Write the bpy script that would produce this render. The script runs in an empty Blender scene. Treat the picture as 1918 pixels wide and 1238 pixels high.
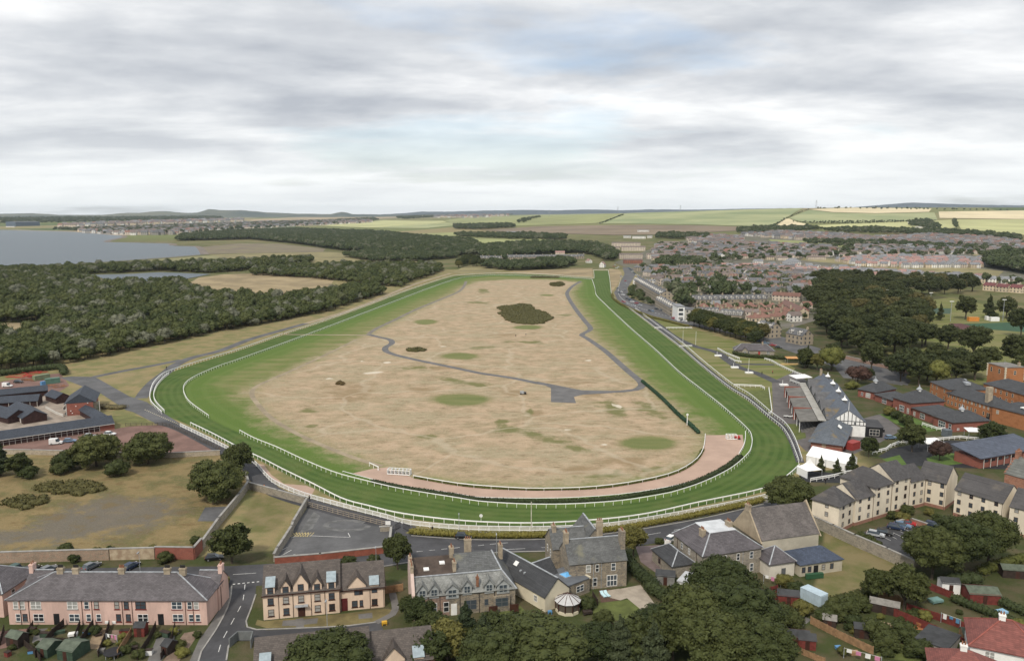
import bpy, bmesh, math, random
import numpy as np
from mathutils import Vector, Matrix
from mathutils.geometry import tessellate_polygon

R = math.radians
scene = bpy.context.scene
COL = scene.collection
rnd = random.Random(7)

# camera
CAM_H, F_PX, PITCH = 80.0, 1492.0, R(8.35)
cam_data = bpy.data.cameras.new('camera')
cam_data.sensor_width = 36.0
cam_data.lens = 36.0 * F_PX / 1918.0
cam_data.clip_start, cam_data.clip_end = 1.0, 80000.0
cam = bpy.data.objects.new('camera', cam_data)
cam.location = (0, 0, CAM_H)
cam.rotation_euler = (math.pi / 2 - PITCH, 0, 0)
COL.objects.link(cam)
scene.camera = cam

# sky
SUN_EL, SUN_AZ = R(48), R(203)          # azimuth clockwise from +Y: behind the camera, a little left of it
world = bpy.data.worlds.new('World')
scene.world = world
world.use_nodes = True
wn, wl = world.node_tree.nodes, world.node_tree.links
wn.clear()
def wnode(t, **kw):
 n = wn.new(t)
 for k, v in kw.items():
  setattr(n, k, v)
 return n
w_out = wnode('ShaderNodeOutputWorld')
sky = wnode('ShaderNodeTexSky', sky_type='NISHITA', sun_disc=False)
sky.sun_elevation, sky.sun_rotation = SUN_EL, SUN_AZ
sky.air_density, sky.dust_density, sky.ozone_density = 1.0, 2.0, 1.5
bg_sky = wnode('ShaderNodeBackground'); bg_sky.inputs['Strength'].default_value = 0.15
wl.new(sky.outputs[0], bg_sky.inputs['Color'])
tc = wnode('ShaderNodeTexCoord')
sep = wnode('ShaderNodeSeparateXYZ'); wl.new(tc.outputs['Generated'], sep.inputs[0])
def wmath(op, a, b=None, c=None, clamp=False):
 n = wnode('ShaderNodeMath', operation=op); n.use_clamp = clamp
 for i, v in enumerate((a, b, c)):
  if v is None: continue
  if isinstance(v, (int, float)): n.inputs[i].default_value = v
  else: wl.new(v, n.inputs[i])
 return n.outputs[0]
zc = wmath('ADD', wmath('MAXIMUM', sep.outputs['Z'], 0.0), 0.13)
cx = wmath('DIVIDE', sep.outputs['X'], zc)
cy = wmath('DIVIDE', sep.outputs['Y'], zc)
cmb = wnode('ShaderNodeCombineXYZ'); wl.new(cx, cmb.inputs[0]); wl.new(cy, cmb.inputs[1])
def wnoise(scale, detail, rough, off, dist=0.0):
 mp = wnode('ShaderNodeMapping'); mp.inputs['Location'].default_value = off
 mp.inputs['Rotation'].default_value = (0, 0, R(-18))
 mp.inputs['Scale'].default_value = (0.75, 1.0, 1)
 wl.new(cmb.outputs[0], mp.inputs['Vector'])
 n = wnode('ShaderNodeTexNoise'); n.inputs['Scale'].default_value = scale
 n.inputs['Detail'].default_value = detail; n.inputs['Roughness'].default_value = rough
 n.inputs['Distortion'].default_value = dist
 wl.new(mp.outputs[0], n.inputs['Vector'])
 return n.outputs['Fac']
n_big = wnoise(0.55, 7, 0.55, (3.1, 1.7, 0), 0.1)     # where there is cloud
n_lum = wnoise(1.0, 10, 0.56, (8.3, 4.9, 2), 0.15)     # its thick grey bellies
def wramp(fac, stops):
 n = wnode('ShaderNodeValToRGB')
 el = n.color_ramp.elements
 while len(el) < len(stops): el.new(0.5)
 for e, (p, c) in zip(el, stops):
  e.position = p; e.color = (*c, 1)
 wl.new(fac, n.inputs[0])
 return n.outputs[0]
cover = wramp(n_big, [(0.36, (0.55, 0.55, 0.55)), (0.45, (1, 1, 1))])
belly = wramp(n_lum, [(0.36, (0.94, 0.95, 0.955)), (0.43, (0.78, 0.795, 0.815)), (0.51, (0.62, 0.645, 0.68)), (0.62, (0.46, 0.49, 0.54))])
low = wnode('ShaderNodeMapRange'); low.interpolation_type = 'SMOOTHSTEP'
wl.new(wmath('ADD', sep.outputs['Z'], wmath('MULTIPLY', wmath('SUBTRACT', n_lum, 0.5), 0.12)), low.inputs[0])
low.inputs[1].default_value, low.inputs[2].default_value, low.inputs[3].default_value, low.inputs[4].default_value = 0.0, 0.15, 0.88, 0.0
mixl = wnode('ShaderNodeMix', data_type='RGBA'); wl.new(low.outputs[0], mixl.inputs[0]); wl.new(belly, mixl.inputs[6]); mixl.inputs[7].default_value = (0.93, 0.955, 0.95, 1)
belly = mixl.outputs[2]          # the clear bright air low over the hills
bg_cloud = wnode('ShaderNodeBackground'); bg_cloud.inputs['Strength'].default_value = 0.95
wl.new(belly, bg_cloud.inputs['Color'])
mixs = wnode('ShaderNodeMixShader')
wl.new(cover, mixs.inputs[0]); wl.new(bg_sky.outputs[0], mixs.inputs[1]); wl.new(bg_cloud.outputs[0], mixs.inputs[2])
wl.new(mixs.outputs[0], w_out.inputs['Surface'])

# sun
sun_data = bpy.data.lights.new('sun', 'SUN')
sun_data.energy, sun_data.angle, sun_data.color = 2.5, R(8), (1.0, 0.92, 0.80)
sun = bpy.data.objects.new('sun', sun_data)
sd = Vector((math.sin(SUN_AZ) * math.cos(SUN_EL), math.cos(SUN_AZ) * math.cos(SUN_EL), math.sin(SUN_EL)))
sun.rotation_euler = (-sd).to_track_quat('-Z', 'Y').to_euler()
sun.location = sd * 500
COL.objects.link(sun)

# exposure and renderer
vs = scene.view_settings
vs.view_transform, vs.look, vs.exposure, vs.gamma, vs.use_curve_mapping = 'Standard', 'None', 0.24, 1.0, False
scene.render.engine = 'CYCLES'
cy_ = scene.cycles
cy_.max_bounces, cy_.diffuse_bounces, cy_.glossy_bounces, cy_.transmission_bounces = 4, 2, 2, 3
cy_.transparent_max_bounces, cy_.volume_bounces = 6, 0
cy_.use_denoising = True
cy_.use_adaptive_sampling = True
cy_.sample_clamp_indirect = 4.0

# the lie of the land
def sstep(a, b, x):
 t = min(1.0, max(0.0, (x - a) / (b - a)))
 return t * t * (3 - 2 * t)
def terr(x, y):
 if y < 1150: return 0.0
 right = sstep(-0.22, 0.16, x / y)
 hr = 30.0 * sstep(1150, 2900, y) + 84.0 * sstep(2500, 4700, y)
 side = 0.62 + 0.38 * sstep(0.0, 0.45, x / y)
 hl = 26.0 * sstep(3800, 8000, y)
 return hl * (1 - right) + hr * right * side
def P(px, py, z=0.0):
 u, v = (px - 959.0) / F_PX, (py - 619.0) / F_PX
 c, s = math.cos(PITCH), math.sin(PITCH)
 d = (u, c - v * s, -s - v * c)
 t = (CAM_H - z) / -d[2]
 return Vector((d[0] * t, d[1] * t, z))
def G(px, py):
 u, v = (px - 959.0) / F_PX, (py - 619.0) / F_PX
 c, s = math.cos(PITCH), math.sin(PITCH)
 d = (u, c - v * s, -s - v * c)
 t, lo = 60.0, 60.0
 while t < 30000:
  if CAM_H + d[2] * t < terr(d[0] * t, d[1] * t): break
  lo = t; t *= 1.01
 hi = t
 for _ in range(30):
  m = (lo + hi) / 2
  if CAM_H + d[2] * m < terr(d[0] * m, d[1] * m): hi = m
  else: lo = m
 return Vector((d[0] * hi, d[1] * hi, terr(d[0] * hi, d[1] * hi)))

# objects
def tag(o, label=None, cat=None, group=None, kind=None):
 if label: o['label'] = label
 if cat: o['category'] = cat
 if group: o['group'] = group
 if kind: o['kind'] = kind
 return o
def empty(name, loc, rz=0.0, label=None, cat=None, group=None):
 o = bpy.data.objects.new(name, None)
 o.empty_display_size = 0.5
 o.location = loc; o.rotation_euler = (0, 0, rz)
 COL.objects.link(o)
 return tag(o, label, cat, group)
def link(name, me, parent=None, loc=None, rz=None, scale=None):
 o = bpy.data.objects.new(name, me)
 COL.objects.link(o)
 if parent is not None: o.parent = parent
 if loc is not None: o.location = loc
 if rz is not None: o.rotation_euler = (0, 0, rz)
 if scale is not None: o.scale = scale
 return o
def copy_tree(o, parent=None):
 c = o.copy()
 COL.objects.link(c)
 c.parent = parent
 for ch in o.children:
  copy_tree(ch, c)
 return c
class MB:
 def __init__(s): s.v, s.f, s.m = [], [], []
 def add(s, vs_, fs, mi=0):
  b = len(s.v)
  s.v.extend([tuple(p) for p in vs_]); s.f.extend([tuple(i + b for i in f) for f in fs]); s.m.extend([mi] * len(fs))
  return s
 def box(s, x0, y0, z0, x1, y1, z1, mi=0):
  return s.add([(x0, y0, z0), (x1, y0, z0), (x1, y1, z0), (x0, y1, z0), (x0, y0, z1), (x1, y0, z1), (x1, y1, z1), (x0, y1, z1)],
     [(0, 3, 2, 1), (4, 5, 6, 7), (0, 1, 5, 4), (1, 2, 6, 5), (2, 3, 7, 6), (3, 0, 4, 7)], mi)
 def bar(s, a, b, w, h, mi=0, up=(0, 0, 1)):
  a, b = Vector(a), Vector(b)
  d = b - a
  if d.length < 1e-6: return s
  d.normalize()
  x = d.cross(Vector(up))
  if x.length < 1e-4: x = d.cross(Vector((1, 0, 0)))
  x.normalize(); z = x.cross(d)
  q = [x * (i * w / 2) + z * (j * h / 2) for i, j in ((-1, -1), (1, -1), (1, 1), (-1, 1))]
  return s.add([a + p for p in q] + [b + p for p in q],
     [(3, 2, 1, 0), (4, 5, 6, 7), (0, 1, 5, 4), (1, 2, 6, 5), (2, 3, 7, 6), (3, 0, 4, 7)], mi)
 def cyl(s, c, r0, r1, h, n=8, mi=0, axis='z'):
  vs_ = []
  for k, (r, t) in enumerate(((r0, 0), (r1, h))):
   for i in range(n):
    a = 2 * math.pi * i / n
    p = (r * math.cos(a), r * math.sin(a), t)
    if axis == 'y': p = (p[0], t, p[1])
    if axis == 'x': p = (t, p[0], p[1])
    vs_.append((c[0] + p[0], c[1] + p[1], c[2] + p[2]))
  fs = [(i, (i + 1) % n, n + (i + 1) % n, n + i) for i in range(n)] + [tuple(range(n - 1, -1, -1)), tuple(range(n, 2 * n))]
  return s.add(vs_, fs, mi)
 def prism(s, poly, z0, z1, mi=0):
  n = len(poly)
  vs_ = [(p[0], p[1], z0) for p in poly] + [(p[0], p[1], z1) for p in poly]
  fs = [(i, (i + 1) % n, n + (i + 1) % n, n + i) for i in range(n)]
  tri = tessellate_polygon([[Vector((p[0], p[1], 0)) for p in poly]])
  fs += [tuple(n + i for i in t) for t in tri] + [tuple(reversed(t)) for t in tri]
  return s.add(vs_, fs, mi)
 def slab(s, pts, t, mi=0):
  pts = [Vector(p) for p in pts]
  nrm = (pts[1] - pts[0]).cross(pts[2] - pts[0]).normalized()
  if nrm.z < 0: nrm = -nrm; pts = pts[::-1]
  n = len(pts)
  low = [p - nrm * t for p in pts]
  return s.add(pts + low, [tuple(range(n)), tuple(range(2 * n - 1, n - 1, -1))] + [(i, n + i, n + (i + 1) % n, (i + 1) % n) for i in range(n)], mi)
 def mesh(s, name, mats, smooth=False):
  me = bpy.data.meshes.new(name)
  me.from_pydata(s.v, [], s.f)
  for m in (mats if isinstance(mats, (list, tuple)) else [mats]): me.materials.append(m)
  if any(s.m): me.polygons.foreach_set('material_index', s.m)
  if smooth: me.polygons.foreach_set('use_smooth', [True] * len(s.f))
  bm = bmesh.new(); bm.from_mesh(me)
  bmesh.ops.recalc_face_normals(bm, faces=bm.faces[:])
  bm.to_mesh(me); bm.free()
  me.update()
  return me
 def build(s, name, mats, parent=None, smooth=False, loc=None, rz=None):
  return link(name, s.mesh(name, mats, smooth), parent, loc, rz)
def catmull(pts, step):
 pts = [Vector(p) for p in pts]
 out = []
 for i in range(len(pts) - 1):
  p0, p1, p2, p3 = pts[max(i - 1, 0)], pts[i], pts[i + 1], pts[min(i + 2, len(pts) - 1)]
  n = max(1, int((p2 - p1).length / step))
  for k in range(n):
   t = k / n
   out.append(0.5 * ((2 * p1) + (p2 - p0) * t + (2 * p0 - 5 * p1 + 4 * p2 - p3) * t * t + (3 * p1 - p0 - 3 * p2 + p3) * t ** 3))
 out.append(pts[-1])
 return out
def even(pts, step):
 out, acc = [pts[0].copy()], 0.0
 for a, b in zip(pts, pts[1:]):
  L = (b - a).length
  while acc + L >= step:
   t = (step - acc) / L
   a = a.lerp(b, t); out.append(a.copy()); L = (b - a).length; acc = 0.0
  acc += L
 return out
def normals2(pts):
 out = []
 for i in range(len(pts)):
  d = pts[min(i + 1, len(pts) - 1)] - pts[max(i - 1, 0)]
  d.z = 0; d.normalize()
  out.append(Vector((-d.y, d.x, 0)))
 return out

# materials
MATS = {}
def node_mat(name):
 m = bpy.data.materials.new(name); m.use_nodes = True
 nt = m.node_tree; b = nt.nodes['Principled BSDF']
 return m, nt, b
class NT:
 def __init__(s, nt): s.nt, s.N, s.L = nt, nt.nodes, nt.links
 def put(s, sock, v):
  if isinstance(v, (int, float)): sock.default_value = v
  elif isinstance(v, (tuple, list)):
   sock.default_value = (*v, 1.0) if len(sock.default_value) == 4 and len(v) == 3 else v
  else: s.L.new(v, sock)
 def pos(s, scale=(1, 1, 1), kind='Position', rot=0.0):
  if kind == 'Position': src = s.N.new('ShaderNodeNewGeometry').outputs['Position']
  else: src = s.N.new('ShaderNodeTexCoord').outputs[kind]
  mp = s.N.new('ShaderNodeMapping'); mp.inputs['Scale'].default_value = scale
  mp.inputs['Rotation'].default_value = (0, 0, rot)
  s.L.new(src, mp.inputs['Vector']); return mp.outputs[0]
 def noise(s, vec, scale, detail=4, rough=0.55, out='Fac'):
  n = s.N.new('ShaderNodeTexNoise')
  n.inputs['Scale'].default_value = scale; n.inputs['Detail'].default_value = detail; n.inputs['Roughness'].default_value = rough
  if vec is not None: s.L.new(vec, n.inputs['Vector'])
  return n.outputs[out]
 def math(s, op, a, b=0.0, clamp=False):
  n = s.N.new('ShaderNodeMath'); n.operation = op; n.use_clamp = clamp
  s.put(n.inputs[0], a); s.put(n.inputs[1], b); return n.outputs[0]
 def ss(s, x, a, b):
  n = s.N.new('ShaderNodeMapRange'); n.interpolation_type = 'SMOOTHSTEP'
  s.put(n.inputs[0], x); n.inputs[1].default_value = a; n.inputs[2].default_value = b
  return n.outputs[0]
 def mix(s, f, a, b, mode='MIX'):
  n = s.N.new('ShaderNodeMix'); n.data_type = 'RGBA'; n.blend_type = mode
  s.put(n.inputs[0], f); s.put(n.inputs[6], a); s.put(n.inputs[7], b); return n.outputs[2]
 def attr(s, name):
  n = s.N.new('ShaderNodeAttribute'); n.attribute_name = name; return n.outputs['Fac']
 def rand(s): return s.N.new('ShaderNodeObjectInfo').outputs['Random']
 def bump(s, h, strength=0.4, dist=0.05):
  n = s.N.new('ShaderNodeBump'); n.inputs['Strength'].default_value = strength; n.inputs['Distance'].default_value = dist
  s.L.new(h, n.inputs['Height']); return n.outputs[0]
def shade(c, k): return tuple(max(0.0, x * k) for x in c)
def M(name, base, rough=0.8, var=0.25, scale=0.6, base2=None, bump=0.0, metal=0.0, rand=0.0, spec=0.3, stretch=(1, 1, 1), fine=0.0):
 if name in MATS: return MATS[name]
 m, nt, b = node_mat(name); t = NT(nt)
 v = t.pos(stretch)
 n1 = t.noise(v, scale, 5, 0.6)
 c2 = base2 if base2 else shade(base, 1 - var)
 c1 = base if base2 else shade(base, 1 + var * 0.6)
 col = t.mix(t.ss(n1, 0.34, 0.66), c1, c2)
 if fine:
  n2 = t.noise(v, scale * 9, 3, 0.6)
  col = t.mix(t.math('MULTIPLY', t.ss(n2, 0.4, 0.7), fine), col, shade(base, 0.55))
 if rand:
  k = t.math('ADD', t.math('MULTIPLY', t.rand(), rand * 2), 1 - rand)
  mu = nt.nodes.new('ShaderNodeVectorMath'); mu.operation = 'SCALE'
  nt.links.new(col, mu.inputs[0]); nt.links.new(k, mu.inputs['Scale']); col = mu.outputs[0]
 nt.links.new(col, b.inputs['Base Color'])
 b.inputs['Roughness'].default_value = rough; b.inputs['Metallic'].default_value = metal
 b.inputs['Specular IOR Level'].default_value = spec
 if bump: nt.links.new(t.bump(t.noise(v, scale * 8, 3), bump, 0.03), b.inputs['Normal'])
 MATS[name] = m
 return m
def slate(name, base, moss=None, streak=0.35, course=0.28, rand=0.0):
 if name in MATS: return MATS[name]
 m, nt, b = node_mat(name); t = NT(nt)
 v = t.pos()
 br = nt.nodes.new('ShaderNodeTexBrick')
 br.inputs['Scale'].default_value = 1.0; br.inputs['Mortar Size'].default_value = 0.02
 br.inputs['Brick Width'].default_value = 0.6; br.inputs['Row Height'].default_value = course
 br.inputs['Color1'].default_value = (*shade(base, 0.78), 1); br.inputs['Color2'].default_value = (*shade(base, 1.22), 1)
 br.inputs['Mortar'].default_value = (*shade(base, 0.45), 1)
 # lay the courses along the slope: height for the rows, distance along the ground for the joints
 sp = nt.nodes.new('ShaderNodeSeparateXYZ'); nt.links.new(v, sp.inputs[0])
 cb = nt.nodes.new('ShaderNodeCombineXYZ')
 nt.links.new(t.math('ADD', sp.outputs[0], t.math('MULTIPLY', sp.outputs[1], 0.6)), cb.inputs[0])
 nt.links.new(t.math('MULTIPLY', sp.outputs[2], 1.6), cb.inputs[1])
 nt.links.new(cb.outputs[0], br.inputs['Vector'])
 n1 = t.noise(v, 0.35, 5, 0.62)
 col = t.mix(t.math('MULTIPLY', t.ss(n1, 0.45, 0.7), streak), br.outputs['Color'], shade(base, 1.9))
 n3 = t.noise(v, 2.2, 4, 0.65)
 col = t.mix(t.math('MULTIPLY', t.ss(n3, 0.5, 0.75), 0.45), col, shade(base, 0.5))
 if moss:
  n2 = t.noise(v, 0.22, 4, 0.6)
  col = t.mix(t.ss(n2, 0.56, 0.72), col, moss)
 if rand:
  k = t.math('ADD', t.math('MULTIPLY', t.rand(), rand * 2), 1 - rand)
  mu = nt.nodes.new('ShaderNodeVectorMath'); mu.operation = 'SCALE'
  nt.links.new(col, mu.inputs[0]); nt.links.new(k, mu.inputs['Scale']); col = mu.outputs[0]
 nt.links.new(col, b.inputs['Base Color'])
 b.inputs['Roughness'].default_value = 0.62; b.inputs['Specular IOR Level'].default_value = 0.35
 nt.links.new(t.bump(br.outputs['Fac'], 0.35, 0.03), b.inputs['Normal'])
 MATS[name] = m
 return m
def rubble(name, base, base2, mortar, cell=1.6):
 if name in MATS: return MATS[name]
 m, nt, b = node_mat(name); t = NT(nt)
 v = t.pos((1, 1, 1.7))
 vo = nt.nodes.new('ShaderNodeTexVoronoi'); vo.inputs['Scale'].default_value = cell
 nt.links.new(v, vo.inputs['Vector'])
 sx = nt.nodes.new('ShaderNodeSeparateColor'); nt.links.new(vo.outputs['Color'], sx.inputs[0])
 col = t.mix(sx.outputs[0], base, base2)
 ve = nt.nodes.new('ShaderNodeTexVoronoi'); ve.feature = 'DISTANCE_TO_EDGE'; ve.inputs['Scale'].default_value = cell
 nt.links.new(v, ve.inputs['Vector'])
 col = t.mix(t.math('SUBTRACT', 1.0, t.ss(ve.outputs['Distance'], 0.0, 0.08)), col, mortar)
 n1 = t.noise(v, 0.5, 5, 0.6)
 col = t.mix(t.math('MULTIPLY', t.ss(n1, 0.45, 0.7), 0.5), col, shade(base2, 0.6))
 nt.links.new(col, b.inputs['Base Color'])
 b.inputs['Roughness'].default_value = 0.9
 nt.links.new(t.bump(ve.outputs['Distance'], 0.5, 0.06), b.inputs['Normal'])
 MATS[name] = m
 return m
def glass_mat(name='window_glass', c=(0.035, 0.045, 0.055)):
 if name in MATS: return MATS[name]
 m, nt, b = node_mat(name); t = NT(nt)
 n = t.noise(t.pos(), 0.7, 3)
 nt.links.new(t.mix(n, c, shade(c, 2.2)), b.inputs['Base Color'])
 b.inputs['Roughness'].default_value = 0.08; b.inputs['Specular IOR Level'].default_value = 0.6
 MATS[name] = m
 return m
GLASS = glass_mat()
WHITE = M('white_paint', (0.80, 0.80, 0.78), 0.55, 0.08, 0.8)
RAILW = M('white_rail_plastic', (0.82, 0.82, 0.80), 0.45, 0.08, 0.7)
BLACK = M('black_paint', (0.018, 0.018, 0.02), 0.5, 0.3, 1)
LEAD = M('lead_flashing', (0.34, 0.36, 0.38), 0.6, 0.25, 1.2)
BROWNF = M('brown_frame', (0.06, 0.025, 0.018), 0.55, 0.25, 1)
TARMAC = M('tarmac', (0.068, 0.068, 0.073), 0.88, 0.28, 0.12, fine=0.3)
TARMAC2 = M('worn_tarmac', (0.112, 0.112, 0.115), 0.9, 0.25, 0.1, fine=0.25)
PAVE = M('pavement_slab', (0.155, 0.148, 0.14), 0.9, 0.2, 0.3, fine=0.2)
KERB = M('kerb_stone', (0.30, 0.29, 0.27), 0.85, 0.2, 0.5)
PAINT = M('road_paint', (0.62, 0.62, 0.60), 0.7, 0.3, 1.5)
GRAVELP = M('pink_gravel', (0.30, 0.20, 0.165), 0.95, 0.22, 0.15, fine=0.35)
CHIPP = M('red_blaes', (0.195, 0.118, 0.098), 0.95, 0.22, 0.12, fine=0.3)
# GROUND
def seg_dist(X, Y, poly, closed=True):
 n = len(poly)
 D = np.full(X.shape, 1e9); inside = np.zeros(X.shape, bool)
 for i in range(n if closed else n - 1):
  ax, ay = poly[i][0], poly[i][1]; bx, by = poly[(i + 1) % n][0], poly[(i + 1) % n][1]
  dx, dy = bx - ax, by - ay
  L = dx * dx + dy * dy + 1e-9
  t = np.clip(((X - ax) * dx + (Y - ay) * dy) / L, 0, 1)
  D = np.minimum(D, np.hypot(X - ax - t * dx, Y - ay - t * dy))
  if closed and ay != by:
   c = ((ay > Y) != (by > Y)) & (X < (bx - ax) * (Y - ay) / (by - ay) + ax)
   inside ^= c
 return np.where(inside, D, -D) if closed else D
def pp(pts): return [P(x, y) for x, y in pts]
def gg(pts): return [G(x, y) for x, y in pts]

# lines of the course, read off the photograph and laid on the ground
OUT_LEFT = [(303, 776), (284, 757), (281, 742), (287, 722), (301, 707), (318, 698), (372, 680), (450, 656), (533, 627), (615, 600), (692, 572), (766, 544), (840, 520), (868, 516), (939, 513), (1015, 515), (1078, 519.5), (1113, 522)]
CHUTE = [(1113, 522), (1112, 507), (1139, 507), (1142, 523), (1145, 553), (1156, 566), (1186, 584), (1229, 617), (1273, 651), (1312, 685), (1364, 727), (1400, 750), (1441, 784), (1465, 804), (1481, 829), (1496, 868), (1496, 880), (1463, 906), (1437, 919)]
OUT_BOTTOM = [(1437, 919), (1400, 929), (1312, 947), (1202, 971), (1092, 983), (982, 987.5), (862, 982.5), (752, 969), (689, 954), (642, 941), (587, 913), (532, 886), (490, 864), (450, 845), (400, 818), (357, 797)]
IN_LEFT = [(391, 783), (357, 758), (346, 742), (344, 728), (352, 717), (372, 705), (412, 688), (450, 675), (578, 628), (724, 572), (807, 540), (862, 522), (903, 517.5), (940, 516.5), (1037, 519.5), (1109, 524.5)]
IN_RIGHT = [(1109, 524.5), (1114, 540), (1117, 554), (1133, 571), (1161, 598), (1188, 623), (1229, 659), (1271, 699), (1312, 732), (1353, 765), (1398, 806), (1408, 824), (1407, 842), (1399, 857), (1367, 884), (1312, 911), (1257, 929)]
IN_BOTTOM = [(1257, 929), (1202, 939), (1147, 946), (1065, 951), (982, 951), (900, 946), (862, 940), (752, 922), (683, 906), (628, 891), (574, 869), (519, 843), (477, 826), (449, 811)]
TAN = [(668, 637), (617, 661), (519, 707), (477, 726), (470, 740), (486, 762), (505, 781), (541, 803), (587, 825), (642, 850), (692, 864), (725, 875), (774, 890), (862, 903), (982, 911), (1092, 909), (1175, 900), (1257, 882), (1300, 858), (1316, 835), (1306, 813), (1290, 794), (1257, 762), (1216, 729), (1195, 712), (1172, 692), (1140, 657), (1106, 628), (1102, 612), (1092, 596), (1074, 570), (1064, 548), (1082, 529), (1040, 524.5), (960, 523.5), (900, 527), (870, 536), (850, 550), (790, 578), (745, 602), (700, 622)]
SAND = [(661, 886), (697, 878), (725, 875), (774, 895), (862, 910), (950, 917), (1000, 919), (1092, 917), (1175, 908), (1257, 890), (1300, 868), (1317, 845), (1321, 815), (1391, 814), (1394, 836), (1383, 853), (1353, 876), (1298, 900), (1229, 916), (1147, 927), (1037, 933), (900, 932), (862, 926), (752, 909), (697, 897)]

out_poly = catmull(pp(OUT_LEFT), 6)[:-1] + pp(CHUTE)[:-1] + catmull(pp(OUT_BOTTOM), 6) + pp([(330, 786)])
in_poly = catmull(pp(IN_LEFT), 6)[:-1] + catmull(pp(IN_RIGHT), 6)[:-1] + catmull(pp(IN_BOTTOM), 6) + pp([(420, 798)])
tan_poly = pp(TAN)

GX0, GX1, GY0, GY1, GS = -350, 420, 100, 1150, 2.5
nx, ny = int((GX1 - GX0) / GS) + 1, int((GY1 - GY0) / GS) + 1
X, Y = np.meshgrid(np.linspace(GX0, GX1, nx), np.linspace(GY0, GY1, ny))
def px_poly(pts): return [(p.x, p.y) for p in pp(pts)]
def soft(poly, w): return np.clip(seg_dist(X, Y, px_poly(poly)) / w * 0.5 + 0.5, 0, 1)
A = {}
A['d_out'] = seg_dist(X, Y, [(p.x, p.y) for p in out_poly])
A['d_in'] = seg_dist(X, Y, [(p.x, p.y) for p in in_poly])
A['d_tan'] = np.clip(seg_dist(X, Y, [(p.x, p.y) for p in tan_poly]), -60, 60)
def ellipse(px, py, rx, ry, tilt=0.0):
 c = P(px, py); a = (P(px + rx, py + tilt) - c); b = (P(px, py - ry) - P(px, py + ry)) * 0.5
 det = a.x * b.y - a.y * b.x
 dx, dy = X - c.x, Y - c.y
 s = (dx * b.y - dy * b.x) / det; t = (a.x * dy - a.y * dx) / det
 return 1 - np.sqrt(s * s + t * t)
grn = np.full(X.shape, -3.0)
for e in [(862, 748, 56, 12), (1216, 829, 56, 14), (862, 667, 36, 6.5), (989, 613, 28, 4), (797, 603, 22, 5), (1024, 553, 14, 1.8)]:
 grn = np.maximum(grn, ellipse(*e))
mid = np.full(X.shape, -3.0)
for e in [(850, 713, 42, 6, 3), (898, 720, 34, 6, 3), (806, 818, 26, 6), (1022, 820, 62, 11, 12), (1075, 838, 40, 8, 6), (577, 770, 26, 5, 0), (585, 797, 18, 5, -3), (1150, 765, 42, 14, 14), (1222, 770, 40, 14, 18), (960, 803, 46, 10, 6), (1222, 878, 24, 6, -3), (1158, 880, 14, 6, -3), (992, 770, 10, 14), (1060, 590, 20, 3), (990, 641, 50, 3, 1), (900, 651, 30, 3), (780, 690, 30, 5), (893, 567, 26, 3), (905, 545, 14, 6), (1120, 892, 80, 5, -3), (1310, 690, 20, 30), (940, 790, 20, 8)]:
 mid = np.maximum(mid, ellipse(*e))
brn = np.full(X.shape, -3.0)
for e in [(660, 730, 70, 16, 2), (960, 735, 36, 10, 3), (1005, 775, 30, 12, 4), (640, 745, 50, 10), (1070, 715, 60, 6), (1170, 865, 60, 12), (840, 690, 50, 7), (1090, 880, 60, 10), (790, 730, 30, 8), (945, 627, 40, 5), (1110, 740, 30, 5)]:
 brn = np.maximum(brn, ellipse(*e))
pale = np.full(X.shape, -3.0)
for e in [(700, 698, 24, 2.6, -2), (617, 709, 10, 1.8), (1064, 805, 9, 2.6), (1130, 832, 11, 2.8), (1102, 675, 9, 1.6), (725, 679, 9, 2.4), (830, 649, 8, 1.2), (680, 677, 6, 2), (1156, 760, 14, 4, 4)]:
 pale = np.maximum(pale, ellipse(*e))
A['grn'], A['mid'], A['brn'], A['pale'] = grn, mid, brn, pale
A['waste'] = soft([(-300, 880), (0, 862), (110, 848), (200, 852), (330, 842), (420, 846), (470, 905), (376, 1037), (0, 1050), (-300, 1060)], 6)
A['gravel'] = soft([(-200, 985), (50, 985), (120, 950), (190, 930), (330, 930), (345, 948), (310, 985), (235, 1000), (110, 1024), (0, 1032), (-200, 1040)], 10)
A['lawn'] = np.maximum(soft([(1186, 583), (1290, 613), (1420, 655), (1490, 690), (1448, 735), (1445, 780), (1400, 748), (1312, 683), (1229, 615)], 3),
     soft([(1640, 575), (1918, 540), (2200, 540), (2200, 700), (1918, 720), (1700, 720), (1650, 640)], 10))
A['garden'] = np.maximum(soft([(-400, 1040), (420, 1040), (760, 1000), (1100, 1000), (1440, 930), (1540, 880), (2300, 860), (2300, 1500), (-400, 1500)], 6),
      soft([(1380, 540), (1900, 540), (2300, 600), (2300, 900), (1600, 900), (1500, 750), (1400, 640)], 20) * 0.75)
A['dry'] = np.maximum(soft([(1545, 985), (1720, 1055), (1640, 1110), (1520, 1120), (1540, 1040)], 3), soft([(478, 920), (562, 945), (520, 1000), (430, 1000)], 4) * 0.8)

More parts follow.
